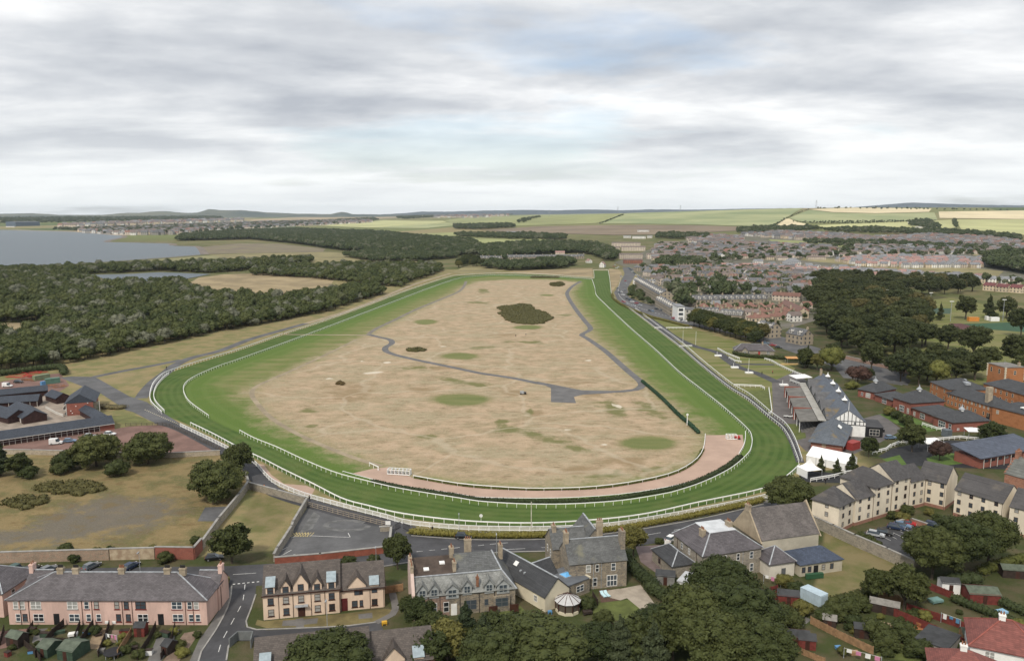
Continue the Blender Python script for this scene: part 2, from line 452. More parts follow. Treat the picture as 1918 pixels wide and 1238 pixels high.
def grid_mesh(name, X, Y, Z, attrs, mats):
 ny_, nx_ = X.shape
 me = bpy.data.meshes.new(name)
 me.vertices.add(nx_ * ny_)
 me.vertices.foreach_set('co', np.stack([X, Y, Z], -1).astype(np.float32).ravel())
 i = np.arange(nx_ * ny_).reshape(ny_, nx_)
 q = np.stack([i[:-1, :-1], i[:-1, 1:], i[1:, 1:], i[1:, :-1]], -1).reshape(-1, 4)
 me.loops.add(q.size); me.polygons.add(len(q))
 me.loops.foreach_set('vertex_index', q.ravel().astype(np.int32))
 me.polygons.foreach_set('loop_start', (np.arange(len(q)) * 4).astype(np.int32))
 me.polygons.foreach_set('use_smooth', np.ones(len(q), bool))
 for k, a in attrs.items():
  at = me.attributes.new(k, 'FLOAT', 'POINT'); at.data.foreach_set('value', a.astype(np.float32).ravel())
 me.materials.append(mats); me.update(calc_edges=True); me.validate()
 return me

def course_material():
 m, nt, b = node_mat('course_grass'); t = NT(nt)
 v = t.pos()
 n_s = t.noise(v, 0.9, 6, 0.65); n_m = t.noise(v, 0.11, 6, 0.62); n_l = t.noise(v, 0.022, 5, 0.6)
 n_f = t.noise(v, 3.5, 3, 0.7); n_t = t.noise(t.pos((0.8, 1.6, 1)), 0.2, 7, 0.7); n_w = t.noise(t.pos((0.6, 1.2, 1)), 0.05, 5, 0.6)
 vst = t.pos((0.35, 1.6, 1)); n_st = t.noise(vst, 0.09, 6, 0.6)     # streaks left by wind and mowing
 # rough verge: straw and olive
 col = t.mix(t.ss(n_m, 0.40, 0.62), (0.255, 0.205, 0.105), (0.165, 0.165, 0.07))
 col = t.mix(t.math('MULTIPLY', t.ss(n_l, 0.5, 0.7), 0.5), col, (0.27, 0.215, 0.125))
 # waste ground
 w = t.mix(t.ss(n_m, 0.40, 0.60), (0.215, 0.165, 0.08), (0.125, 0.118, 0.05))
 w = t.mix(t.math('MULTIPLY', t.ss(n_s, 0.5, 0.7), 0.6), w, (0.28, 0.20, 0.11))
 w = t.mix(t.ss(n_l, 0.60, 0.70), w, (0.10, 0.115, 0.04))
 w = t.mix(t.math('MULTIPLY', t.ss(n_t, 0.52, 0.64), 0.65), w, (0.135, 0.092, 0.042))
 w = t.mix(t.math('MULTIPLY', t.ss(n_f, 0.52, 0.70), 0.6), w, (0.33, 0.24, 0.135))
 gv = t.mix(t.ss(n_f, 0.38, 0.66), (0.125, 0.112, 0.095), (0.165, 0.148, 0.125))
 gv = t.mix(t.ss(n_m, 0.52, 0.66), gv, (0.16, 0.12, 0.07))
 ga = t.math('ADD', t.attr('gravel'), t.math('ADD', t.math('MULTIPLY', t.math('SUBTRACT', n_m, 0.5), 2.2), t.math('MULTIPLY', t.math('SUBTRACT', n_s, 0.5), 0.8)))
 w = t.mix(t.math('MULTIPLY', t.ss(ga, 0.35, 0.85), 0.85), w, gv)
 col = t.mix(t.ss(t.attr('waste'), 0.45, 0.55), col, w)
 gd = t.mix(t.ss(n_m, 0.4, 0.62), (0.055, 0.068, 0.024), (0.095, 0.082, 0.046))
 col = t.mix(t.ss(t.attr('garden'), 0.45, 0.6), col, gd)
 dr = t.mix(t.ss(n_m, 0.4, 0.62), (0.20, 0.165, 0.085), (0.13, 0.13, 0.05))
 col = t.mix(t.ss(t.attr('dry'), 0.4, 0.6), col, dr)
 ln = t.mix(t.ss(n_st, 0.38, 0.62), (0.125, 0.145, 0.042), (0.20, 0.185, 0.085))
 col = t.mix(t.ss(t.attr('lawn'), 0.45, 0.55), col, ln)
 # inside the course: worn green, turning to straw on the links
 d_in, d_tan = t.attr('d_in'), t.attr('d_tan')
 g2 = t.mix(t.ss(n_st, 0.36, 0.64), (0.125, 0.155, 0.045), (0.205, 0.195, 0.085))
 band = t.math('SINE', t.math('MULTIPLY', d_in, 0.9))
 near_rail = t.ss(t.math('ADD', d_in, t.math('MULTIPLY', t.math('SUBTRACT', n_m, 0.5), 30.0)), 26.0, 4.0)
 g2 = t.mix(near_rail, g2, (0.095, 0.15, 0.032))
 g2 = t.mix(t.math('MULTIPLY', t.ss(band, 0.0, 1.0), 0.22), g2, (0.15, 0.20, 0.06))
 tn = t.mix(t.ss(n_m, 0.36, 0.64), (0.43, 0.325, 0.22), (0.29, 0.24, 0.148))
 tn = t.mix(t.math('MULTIPLY', t.ss(n_w, 0.48, 0.60), 0.75), tn, (0.325, 0.285, 0.185))
 tn = t.mix(t.math('MULTIPLY', t.ss(n_t, 0.50, 0.66), 0.8), tn, (0.205, 0.155, 0.09))
 tn = t.mix(t.math('MULTIPLY', t.ss(n_t, 0.46, 0.34), 0.55), tn, (0.50, 0.385, 0.285))
 tn = t.mix(t.math('MULTIPLY', t.ss(n_s, 0.46, 0.72), 0.75), tn, (0.46, 0.34, 0.235))
 tn = t.mix(t.math('MULTIPLY', t.ss(n_f, 0.5, 0.72), 0.65), tn, (0.22, 0.165, 0.095))
 br = t.math('ADD', t.attr('brn'), t.math('MULTIPLY', t.math('SUBTRACT', n_m, 0.5), 2.4))
 tn = t.mix(t.math('MULTIPLY', t.ss(br, 0.0, 0.8), 0.75), tn, (0.255, 0.185, 0.105))
 md = t.math('ADD', t.attr('mid'), t.math('MULTIPLY', t.math('SUBTRACT', n_m, 0.5), 2.6))
 tn = t.mix(t.math('MULTIPLY', t.ss(md, 0.0, 0.7), 0.85), tn, (0.135, 0.14, 0.05))
 # faint trodden lines between the greens
 wv = nt.nodes.new('ShaderNodeTexVoronoi'); wv.feature = 'DISTANCE_TO_EDGE'; wv.inputs['Scale'].default_value = 0.016
 wvec = nt.nodes.new('ShaderNodeVectorMath'); wvec.operation = 'ADD'
 nt.links.new(v, wvec.inputs[0])
 wsc = nt.nodes.new('ShaderNodeVectorMath'); wsc.operation = 'SCALE'; wsc.inputs['Scale'].default_value = 26.0
 nt.links.new(t.noise(v, 0.03, 3, 0.5, 'Color'), wsc.inputs[0]); nt.links.new(wsc.outputs[0], wvec.inputs[1]); nt.links.new(wvec.outputs[0], wv.inputs['Vector'])
 tn = t.mix(t.math('MULTIPLY', t.ss(wv.outputs['Distance'], 0.022, 0.004), 0.4), tn, (0.46, 0.39, 0.29))
 pl = t.ss(t.math('ADD', t.attr('pale'), t.math('MULTIPLY', t.math('SUBTRACT', n_m, 0.5), 0.8)), 0.05, 0.35)
 tn = t.mix(pl, tn, (0.56, 0.50, 0.40))
 gr = t.math('ADD', t.attr('grn'), t.math('ADD', t.math('MULTIPLY', t.math('SUBTRACT', n_s, 0.5), 0.5), t.math('MULTIPLY', t.math('SUBTRACT', n_m, 0.5), 0.45)))
 gcol = t.mix(t.ss(n_st, 0.4, 0.6), (0.125, 0.152, 0.050), (0.165, 0.178, 0.068))
 tn = t.mix(t.math('MULTIPLY', t.ss(gr, -0.3, 0.1), 0.6), tn, (0.205, 0.185, 0.085))
 tn = t.mix(t.math('MULTIPLY', t.ss(gr, -0.02, 0.25), 0.9), tn, gcol)
 ta = t.math('ADD', d_tan, t.math('ADD', t.math('MULTIPLY', t.math('SUBTRACT', n_m, 0.5), 34.0), t.math('MULTIPLY', t.math('SUBTRACT', n_s, 0.5), 10.0)))
 course = t.mix(t.ss(ta, -11.0, 8.0), g2, tn)
 # the racing strip itself, mown in lanes
 lane = t.math('SINE', t.math('MULTIPLY', d_in, 2.1))
 tr = t.mix(t.ss(n_st, 0.35, 0.65), (0.050, 0.092, 0.020), (0.075, 0.118, 0.030))
 tr = t.mix(t.math('MULTIPLY', t.ss(lane, -0.6, 0.6), 0.38), tr, (0.108, 0.158, 0.045))
 tr = t.mix(t.math('MULTIPLY', t.ss(n_m, 0.45, 0.68), 0.45), tr, (0.125, 0.145, 0.05))
 course = t.mix(t.ss(t.math('ADD', d_in, t.math('MULTIPLY', t.math('SUBTRACT', n_s, 0.5), 2.0)), -0.5, 0.7), tr, course)
 col = t.mix(t.ss(t.attr('d_out'), -0.4, 0.4), col, course)
 nt.links.new(col, b.inputs['Base Color'])
 b.inputs['Roughness'].default_value = 0.95; b.inputs['Specular IOR Level'].default_value = 0.12
 nt.links.new(t.bump(t.math('ADD', n_s, n_m), 0.7, 0.5), b.inputs['Normal'])
 return m
rs = np.random.RandomState(3)
inside_tan = np.clip(A['d_tan'] / 15, 0, 1)
Z = 0.0 * X
ground_near = link('ground', grid_mesh('ground', X, Y, Z, A, course_material()))
tag(ground_near, 'grassland of the racecourse, its links and the plots around it', kind='structure')

# the country beyond
def far_material():
 m, nt, b = node_mat('country'); t = NT(nt)
 v = t.pos()
 n_m = t.noise(v, 0.02, 6, 0.6); n_l = t.noise(v, 0.0022, 4, 0.55); n_s = t.noise(v, 0.2, 5, 0.6)
 vo = nt.nodes.new('ShaderNodeTexVoronoi'); vo.inputs['Scale'].default_value = 0.0021
 nt.links.new(t.pos((0.7, 0.35, 1)), vo.inputs['Vector'])
 sx = nt.nodes.new('ShaderNodeSeparateColor'); nt.links.new(vo.outputs['Color'], sx.inputs[0])
 f = t.mix(sx.outputs[0], (0.14, 0.165, 0.06), (0.26, 0.215, 0.115))
 f = t.mix(t.ss(sx.outputs[1], 0.55, 0.6), f, (0.095, 0.125, 0.05))
 near = t.mix(t.ss(n_m, 0.42, 0.6), (0.10, 0.11, 0.042), (0.165, 0.145, 0.075))
 near = t.mix(t.math('MULTIPLY', t.ss(n_s, 0.45, 0.65), 0.4), near, (0.07, 0.08, 0.03))
 sp = nt.nodes.new('ShaderNodeSeparateXYZ'); nt.links.new(v, sp.inputs[0])
 col = t.mix(t.ss(sp.outputs[1], 1900, 3000), near, f)
 nt.links.new(col, b.inputs['Base Color'])
 b.inputs['Roughness'].default_value = 0.95; b.inputs['Specular IOR Level'].default_value = 0.1
 return m
def graded(a, b, n, k=1.0):
 return [a + (b - a) * (i / n) ** k for i in range(n + 1)]
ys = np.array([-400, 0, 100] + list(np.linspace(400, 1140, 6)) + list(np.linspace(1200, 5200, 60)) + list(np.linspace(5600, 30000, 25)))
xs = np.array(list(np.linspace(-26000, -4000, 12)) + list(np.linspace(-3700, 3700, 60)) + list(np.linspace(4000, 26000, 12)))
FX, FY = np.meshgrid(xs, ys)
FZ = np.vectorize(terr)(FX, FY) - np.where((FY < 1145), 0.4, 0.0)
country = link('terrain', grid_mesh('terrain', FX, FY, FZ, {}, far_material()))
tag(country, 'countryside running out to the hills', kind='structure')
def fz(x, y):
 i = int(np.clip(np.searchsorted(xs, x) - 1, 0, len(xs) - 2)); j = int(np.clip(np.searchsorted(ys, y) - 1, 0, len(ys) - 2))
 s = (x - xs[i]) / (xs[i + 1] - xs[i]); t = (y - ys[j]) / (ys[j + 1] - ys[j])
 a = FZ[j, i] * (1 - s) + FZ[j, i + 1] * s; b = FZ[j + 1, i] * (1 - s) + FZ[j + 1, i + 1] * s
 return float(a * (1 - t) + b * t)

# sheets: roads, paths, fields, water
def sheet(name, pts, z, mat, label=None, kind='structure', parent=None):
 poly = [Vector((p[0], p[1], 0)) for p in pts]
 tri = tessellate_polygon([poly])
 me = bpy.data.meshes.new(name)
 me.from_pydata([(p.x, p.y, z) for p in poly], [], [tuple(t) for t in tri])
 bm = bmesh.new(); bm.from_mesh(me)
 for f in bm.faces:
  if f.normal.z < 0: f.normal_flip()
 bm.to_mesh(me); bm.free()
 me.materials.append(mat)
 o = link(name, me, parent)
 if parent is None: tag(o, label, kind=kind)
 return o
def ribbon(name, pts, width, z, mat, label=None, smooth=4.0, kind='structure', parent=None, taper=None):
 ln = catmull([Vector((p[0], p[1], 0)) for p in pts], smooth); nr = normals2(ln)
 me = bpy.data.meshes.new(name)
 vs_, fs = [], []
 for i, (p, n) in enumerate(zip(ln, nr)):
  w = width if not taper else width + (taper - width) * i / (len(ln) - 1)
  for s in (0.5, -0.5):
   vs_.append((p.x + n.x * w * s, p.y + n.y * w * s, z))
 fs = [(2 * i, 2 * i + 1, 2 * i + 3, 2 * i + 2) for i in range(len(ln) - 1)]
 me.from_pydata(vs_, [], fs)
 bm = bmesh.new(); bm.from_mesh(me)
 for f in bm.faces:
  if f.normal.z < 0: f.normal_flip()
 bm.to_mesh(me); bm.free()
 me.materials.append(mat)
 o = link(name, me, parent)
 if parent is None: tag(o, label, kind=kind)
 return o
def drape(name, pix, lift, mat, label):
 pts = gg(pix)
 dense = []
 for a, b in zip(pts, pts[1:] + pts[:1]):
  n = max(1, int((b - a).length / 120))
  dense += [a.lerp(b, i / n) for i in range(n)]
 bm = bmesh.new()
 vs_ = [bm.verts.new((p.x, p.y, 0)) for p in dense]
 tri = tessellate_polygon([[Vector((p.x, p.y, 0)) for p in dense]])
 for t3 in tri:
  try: bm.faces.new([vs_[i] for i in t3])
  except ValueError: pass
 for x in xs:
  if abs(x) < 3800: bmesh.ops.bisect_plane(bm, geom=bm.verts[:] + bm.edges[:] + bm.faces[:], plane_co=(x, 0, 0), plane_no=(1, 0, 0), dist=0.01)
 for y in ys:
  if y > 1100 and y < 8000: bmesh.ops.bisect_plane(bm, geom=bm.verts[:] + bm.edges[:] + bm.faces[:], plane_co=(0, y, 0), plane_no=(0, 1, 0), dist=0.01)
 bmesh.ops.triangulate(bm, faces=bm.faces[:])
 for v_ in bm.verts: v_.co.z = fz(v_.co.x, v_.co.y) + lift
 for f in bm.faces:
  if f.normal.z < 0: f.normal_flip()
 me = bpy.data.meshes.new(name); bm.to_mesh(me); bm.free(); me.materials.append(mat)
 return tag(link(name, me), label, kind='structure')

def water_mat():
 m, nt, b = node_mat('sea_water'); t = NT(nt)
 v = t.pos((1, 2.2, 1))
 nt.links.new(t.mix(t.noise(v, 0.01, 4), (0.115, 0.142, 0.165), (0.14, 0.165, 0.185)), b.inputs['Base Color'])
 b.inputs['Roughness'].default_value = 0.45; b.inputs['Specular IOR Level'].default_value = 0.3
 nt.links.new(t.bump(t.noise(v, 0.12, 5, 0.7), 1.0, 3.0), b.inputs['Normal'])
 return m
WATER = water_mat()
SEA = [(-900, 520), (0, 502), (55, 499.5), (137, 495), (239, 488), (330, 481.5), (384, 477), (376, 466), (365, 462), (327, 461), (316, 456.5), (200, 453.5), (233, 445), (233, 441), (192, 438), (137, 434.5), (0, 431), (-300, 430), (-900, 430)]
sheet('sea', pp(SEA), 0.05, WATER, 'grey blue water of the bay')
sheet('far_sea', pp([(-300, 412.5), (112, 412.5), (100, 416), (0, 417), (-300, 417.5)]), 0.4, WATER, 'thin strip of water beyond the harbour')
sheet('pond', pp([(170, 515), (247, 513), (297, 510), (395, 513.5), (350, 522), (318, 531), (275, 536), (220, 529)]), 0.06, WATER, 'pond among the trees')
SHOREG = M('shore_grass', (0.215, 0.205, 0.10), 0.95, 0.3, 0.02)
sheet('field', pp([(20, 502), (137, 497), (239, 490), (330, 483.5), (384, 479), (470, 478), (480, 482), (380, 486), (240, 494), (60, 505)]), 0.10, SHOREG, 'strip of pale grass along the sea wall')
SHINGLE = M('shingle', (0.19, 0.16, 0.135), 0.95, 0.3, 0.05)
ribbon('beach', pp([(0, 501.5), (55, 499), (137, 494.5), (239, 487.5), (330, 481), (384, 476.5)]), 5, 0.14, SHINGLE, 'dark stones of the near shore')
ribbon('beach', pp([(384, 477), (376, 465.5), (365, 461.5), (327, 460.5)]), 16, 0.14, SHINGLE, 'stony corner of the shore below the ash field')
ribbon('beach', pp([(325, 460), (316, 456), (258, 454), (200, 453), (233, 444.5), (228, 441)]), 18, 0.16, SHINGLE, 'stony point running into the bay')
ribbon('beach', pp([(233, 441), (192, 437.5), (137, 434), (60, 432), (0, 430.5), (-200, 430)]), 60, 0.18, M('sand', (0.33, 0.28, 0.215), 0.95, 0.2, 0.02), 'sand below the far town')
FIELD_TAN = M('field_straw', (0.30, 0.235, 0.135), 0.95, 0.28, 0.025, fine=0.3)
FIELD_DRY = M('field_dry', (0.235, 0.205, 0.10), 0.95, 0.25, 0.02, fine=0.25)
ASHG = M('ash_field', (0.155, 0.125, 0.095), 0.95, 0.25, 0.02, (0.20, 0.175, 0.10))
sheet('field', pp([(352, 532), (372, 520), (420, 514), (520, 512), (628, 521), (618, 536), (560, 552), (440, 556), (380, 548)]), 0.05, FIELD_TAN, 'straw coloured meadow behind the belt of trees')
sheet('field', pp([(-120, 608), (60, 604), (100, 604), (92, 616), (40, 634), (-120, 640)]), 0.05, FIELD_TAN, 'small straw coloured clearing in the wood')
sheet('field', pp([(380, 463), (450, 456), (520, 457), (610, 466), (605, 472), (500, 474), (392, 476)]), 0.18, ASHG, 'brown ash field by the shore')
sheet('field', pp([(390, 478), (480, 475), (610, 472), (680, 477), (800, 488), (838, 490), (700, 497), (600, 495), (560, 486), (440, 486)]), 0.14, FIELD_DRY, 'dry pasture between two woods')
sheet('field', pp([(845, 512), (868, 500), (902, 488), (940, 488), (944, 509), (900, 512)]), 0.08, FIELD_DRY, 'pale paddock at the far end of the course')
sheet('field', pp([(948, 509), (1000, 506), (1110, 503), (1110, 519), (1060, 516), (1000, 513)]), 0.06, FIELD_TAN, 'dry grass beyond the far turn')
sheet('field', pp([(1141, 503), (1160, 506), (1166, 515), (1158, 530), (1146, 548), (1144, 525)]), 0.06, FIELD_TAN, 'dry grass between the chute and the road')
CROP = M('crop_green_sunlit', (0.25, 0.265, 0.11), 0.95, 0.18, 0.004)  # lifted above the crop's own tone to suggest sun on the hill
CROP2 = M('crop_bluegreen', (0.20, 0.24, 0.115), 0.95, 0.2, 0.003, (0.34, 0.35, 0.18))
WHEAT = M('ripe_wheat', (0.62, 0.53, 0.34), 0.95, 0.12, 0.004)
CROPY = M('crop_yellowgreen_sunlit', (0.42, 0.42, 0.20), 0.95, 0.15, 0.004)  # sunlight on the slope put into the colour: paler than the crop itself
PLOUGH = M('brown_field', (0.20, 0.155, 0.105), 0.95, 0.2, 0.004)
def fld(pix, mat, label, lift=1.0): drape('field', pix, lift, mat, label)
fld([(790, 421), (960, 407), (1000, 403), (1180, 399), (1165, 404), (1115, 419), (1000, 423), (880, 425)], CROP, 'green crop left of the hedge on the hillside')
fld([(1118, 419.5), (1168, 400.5), (1300, 394), (1500, 389.5), (1502, 392), (1470, 410), (1440, 425), (1300, 421)], CROP2, 'large blue green crop on the hillside')
fld([(1441, 426), (1470, 411), (1478, 410), (1492, 416), (1521, 422), (1521, 428)], WHEAT, 'small triangle of ripe wheat above the houses')
fld([(1517, 393), (1600, 389.5), (1745, 391.5), (1740, 397.5), (1640, 400), (1560, 398)], WHEAT, 'long band of ripe wheat on the hilltop')
fld([(1478, 409), (1516, 394), (1560, 399), (1640, 401), (1750, 398.5), (1756, 412), (1600, 418.5), (1500, 416)], CROP2, 'green crop below the wheat on the hill')
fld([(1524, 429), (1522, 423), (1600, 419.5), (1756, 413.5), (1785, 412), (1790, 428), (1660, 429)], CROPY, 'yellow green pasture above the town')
fld([(1758, 397), (1918, 395), (2100, 396), (2100, 411), (1900, 411), (1760, 409)], WHEAT, 'wide wheat field at the right of the hill')
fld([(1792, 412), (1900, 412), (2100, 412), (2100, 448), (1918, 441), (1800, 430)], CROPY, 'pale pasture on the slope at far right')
fld([(900, 432), (1000, 425), (1300, 422.5), (1438, 427), (1380, 433), (1250, 440), (1150, 441), (1000, 437)], PLOUGH, 'brown stubble below the hill crops')
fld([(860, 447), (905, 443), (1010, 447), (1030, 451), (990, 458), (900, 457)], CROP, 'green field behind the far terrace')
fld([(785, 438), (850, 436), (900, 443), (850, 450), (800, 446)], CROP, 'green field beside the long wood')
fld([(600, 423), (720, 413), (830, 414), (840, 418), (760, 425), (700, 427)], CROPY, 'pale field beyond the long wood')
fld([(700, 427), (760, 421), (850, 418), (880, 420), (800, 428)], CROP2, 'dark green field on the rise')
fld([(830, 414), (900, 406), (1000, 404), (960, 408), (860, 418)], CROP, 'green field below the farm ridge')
fld([(450, 414), (560, 407), (760, 402.5), (840, 404), (700, 411), (560, 416)], M('stubble', (0.34, 0.27, 0.165), 0.95, 0.2, 0.003), 'pale stubble under the hills')
fld([(1655, 489), (1800, 500), (1880, 508), (1870, 517), (1760, 518), (1650, 503), (1560, 494), (1500, 488), (1505, 483)], FIELD_DRY, 'grass bank between the two rows of new houses', 0.4)
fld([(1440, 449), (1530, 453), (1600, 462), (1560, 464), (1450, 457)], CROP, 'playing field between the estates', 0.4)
fld([(1800, 473), (1918, 470), (2000, 472), (2000, 484), (1830, 480)], FIELD_DRY, 'dry field beyond the right hand copse', 0.4)

TOWNG = M('built_up_ground', (0.16, 0.145, 0.125), 0.95, 0.3, 0.05, (0.095, 0.10, 0.05), fine=0.3)
sheet('town_ground', pp([(1184, 503), (1480, 504), (1545, 530), (1530, 600), (1440, 625), (1300, 602), (1240, 578), (1197, 562), (1186, 540), (1196, 515)]), 0.012, TOWNG, 'gardens, yards and lanes of the old town')
fld([(1150, 492), (1225, 464), (1300, 446), (1400, 440), (1560, 441), (1740, 443), (1880, 452), (2000, 466), (2000, 530), (1840, 525), (1720, 503.5), (1480, 503.5), (1180, 503.5)], TOWNG, 'gardens and streets of the estates', 0.25)
# hills on the skyline, each a long body with its own depth
def hill(name, label, dist, prof, base_py, mat, depth=2500, step=10):
 def at(px, py):
  u, v = (px - 959.0) / F_PX, (py - 619.0) / F_PX
  c, s = math.cos(PITCH), math.sin(PITCH)
  d = (u, c - v * s, -s - v * c); t = dist / d[1]
  return Vector((d[0] * t, dist, CAM_H + d[2] * t))
 r_ = random.Random(int(dist))
 xs_ = np.arange(prof[0][0], prof[-1][0] + 1, step)
 cy_y = np.interp(xs_, [p[0] for p in prof], [p[1] for p in prof])
 rows, K = [], 9
 for px, py in zip(xs_, cy_y):
  c = at(px, py + (r_.random() - .5) * 0.5)
  rows.append([(c.x * (1 + (k / K - 1) * depth / dist * 0.9 if k < K else 1), dist - depth * (1 - k / K), (c.z + 60) * (k / K) ** 1.25 - 60 + (r_.random() - .5) * 6 * (k < K)) for k in range(K + 1)] + [(c.x, dist + depth * 0.5, -60)])
 n, kk = len(rows), K + 2
 me = bpy.data.meshes.new(name)
 me.from_pydata([p for r in rows for p in r], [], [(i * kk + j, (i + 1) * kk + j, (i + 1) * kk + j + 1, i * kk + j + 1) for i in range(n - 1) for j in range(kk - 1)])
 me.polygons.foreach_set('use_smooth', [True] * len(me.polygons)); me.materials.append(mat)
 return tag(link(name, me), label, kind='structure')
HILLM = M('hill_far_hazed', (0.045, 0.065, 0.055), 0.95, 0.45, 0.0012, (0.13, 0.13, 0.085))  # base darkened and blued to carry some of the distance haze
HILLB = M('hill_moor_hazed', (0.035, 0.05, 0.06), 0.95, 0.2, 0.001)  # blue of the distant air mixed into the moor colour
hill('hill', 'volcanic hills on the left skyline with a pointed summit', 12500, [(-250, 403), (0, 401), (60, 399.5), (110, 402.5), (190, 403), (232, 399), (262, 399), (272, 397.5), (305, 395.5), (345, 399), (372, 398.5), (392, 391.5), (412, 394), (455, 394), (500, 398), (560, 400.5), (624, 401.5), (632, 398), (645, 397), (653, 399.5), (656, 401.5), (720, 402), (830, 404)], 408, HILLM, 3000)
hill('hill', 'low blue moorland on the middle skyline', 17000, [(700, 402.5), (755, 400), (790, 396.5), (830, 397), (900, 395), (990, 393.5), (1040, 394.5), (1100, 392.5), (1160, 394), (1220, 392.5), (1300, 393), (1420, 391), (1500, 390), (1560, 392), (1620, 387), (1705, 379.5), (1770, 382), (1830, 384), (1918, 385), (2150, 388)], 400, HILLB, 3500)
# TREES
def leaf_mat(name, c1, c2, c3=None, c3_share=0.12):
 if name in MATS: return MATS[name]
 m, nt, b = node_mat(name); t = NT(nt)
 r = t.rand()
 v = t.pos()
 n = t.noise(v, 0.55, 3, 0.6)
 f = t.math('ADD', t.math('MULTIPLY', r, 0.7), t.math('MULTIPLY', t.math('SUBTRACT', n, 0.35), 0.9), True)
 col = t.mix(f, c1, c2)
 if c3: col = t.mix(t.ss(r, 1 - c3_share - 0.02, 1 - c3_share + 0.02), col, c3)
 nt.links.new(col, b.inputs['Base Color'])
 b.inputs['Roughness'].default_value = 0.75; b.inputs['Specular IOR Level'].default_value = 0.2
 MATS[name] = m
 return m
WOODM = leaf_mat('leaves_wood', (0.038, 0.054, 0.017), (0.105, 0.116, 0.040), (0.150, 0.156, 0.108), 0.14)
PARKM = leaf_mat('leaves_park', (0.030, 0.040, 0.014), (0.064, 0.072, 0.023), (0.095, 0.085, 0.03), 0.08)
GARDM = leaf_mat('leaves_garden', (0.028, 0.040, 0.012), (0.066, 0.074, 0.022), (0.115, 0.108, 0.03), 0.15)
SYCAM = leaf_mat('leaves_sycamore', (0.026, 0.038, 0.012), (0.070, 0.080, 0.024))
PINEM = leaf_mat('needles', (0.028, 0.042, 0.019), (0.060, 0.072, 0.034))
YELLM = leaf_mat('leaves_yellow', (0.10, 0.11, 0.028), (0.165, 0.155, 0.04))
COPPM = leaf_mat('leaves_copper', (0.045, 0.028, 0.022), (0.075, 0.04, 0.03))
FARM = leaf_mat('leaves_far', (0.040, 0.058, 0.024), (0.078, 0.094, 0.038), (0.115, 0.125, 0.075), 0.14)
GORSE = leaf_mat('gorse_leaves', (0.070, 0.066, 0.022), (0.105, 0.095, 0.034), (0.105, 0.075, 0.03), 0.2)
HEDGEM = leaf_mat('hedge_leaves', (0.062, 0.078, 0.020), (0.115, 0.118, 0.030))
DHEDGE = leaf_mat('dark_hedge_leaves', (0.030, 0.042, 0.016), (0.055, 0.070, 0.026))
BARK = M('bark', (0.085, 0.068, 0.05), 0.95, 0.35, 2.0, bump=0.4)

def ico(sub):
 bm = bmesh.new(); bmesh.ops.create_icosphere(bm, subdivisions=sub, radius=1.0)
 v = np.array([x.co[:] for x in bm.verts]); f = np.array([[q.index for q in x.verts] for x in bm.faces]); bm.free()
 return v, f
ICO1, ICO2 = ico(1), ico(2)
def np_mesh(name, V, Q, T, mats, mq=None, mt=None):
 me = bpy.data.meshes.new(name)
 nq, ntri = len(Q), len(T)
 me.vertices.add(len(V)); me.vertices.foreach_set('co', V.astype(np.float32).ravel())
 me.loops.add(nq * 4 + ntri * 3); me.polygons.add(nq + ntri)
 me.loops.foreach_set('vertex_index', np.concatenate([Q.ravel(), T.ravel()]).astype(np.int32))
 me.polygons.foreach_set('loop_start', np.concatenate([np.arange(nq) * 4, nq * 4 + np.arange(ntri) * 3]).astype(np.int32))
 for m in mats: me.materials.append(m)
 if mq is not None: me.polygons.foreach_set('material_index', np.concatenate([mq, mt]).astype(np.int32))
 me.update(calc_edges=True)
 return me
def crown_arrays(seed, lobes, leaves, size, core=0.86, sub=ICO1, jag=0.16, flat=0.25):
 g = np.random.RandomState(seed)
 C = np.array([l[0] for l in lobes], float); S = np.array([l[1] for l in lobes], float)
 area = (S[:, 0] * S[:, 2]); pick = g.choice(len(lobes), leaves * 2, p=area / area.sum())
 d = g.normal(size=(leaves * 2, 3)); d /= np.linalg.norm(d, axis=1)[:, None]
 rr = 0.84 + 0.30 * g.rand(leaves * 2) ** 1.5
 p = C[pick] + d * S[pick] * rr[:, None]
 keep = np.ones(len(p), bool)
 for c, s in zip(C, S):
  keep &= (((p - c) / s) ** 2).sum(1) > 0.66
 keep &= ~((d[:, 2] < -0.5) & (g.rand(len(p)) < 0.6))
 p, d = p[keep][:leaves], d[keep][:leaves]
 n = d * 0.8 + g.normal(size=p.shape) * 0.8 + np.array([0, 0, flat]); n /= np.linalg.norm(n, axis=1)[:, None]
 a = np.cross(n, g.normal(size=p.shape)); a /= np.linalg.norm(a, axis=1)[:, None] + 1e-9
 b = np.cross(n, a)
 sz = size * (0.55 + 0.9 * g.rand(len(p)))[:, None]
 k = np.arange(len(p))
 V = np.stack([p - a * sz, p + b * sz * 0.6, p + a * sz, p - b * sz * 0.6], 1).reshape(-1, 3)
 Q = (k[:, None] * 4 + np.arange(4)[None]).astype(int)
 VT, T, off = [], [], len(V)
 for c, s in zip(C, S):
  v = sub[0] * (1 + (g.rand(len(sub[0]), 1) - 0.5) * 2 * jag) * core
  VT.append(v * s + c); T.append(sub[1] + off); off += len(v)
 return np.concatenate([V] + VT), Q, np.concatenate(T)
def lobes_round(seed, n, rx, rz, zc, spread=0.62, size=(0.42, 0.62)):
 g = random.Random(seed); out = [((0, 0, zc), (rx * 0.66, rx * 0.66, rz * 0.72))]
 for i in range(n):
  a = 2 * math.pi * (i * 0.382) + g.random(); e = math.asin(max(-0.75, min(0.95, -0.45 + 1.4 * (i + 0.5) / n)))
  r = g.uniform(*size)
  out.append(((rx * spread * math.cos(a) * math.cos(e), rx * spread * math.sin(a) * math.cos(e), zc + rz * spread * math.sin(e) * 1.05), (rx * r, rx * r, rz * r * 0.9)))
 return out
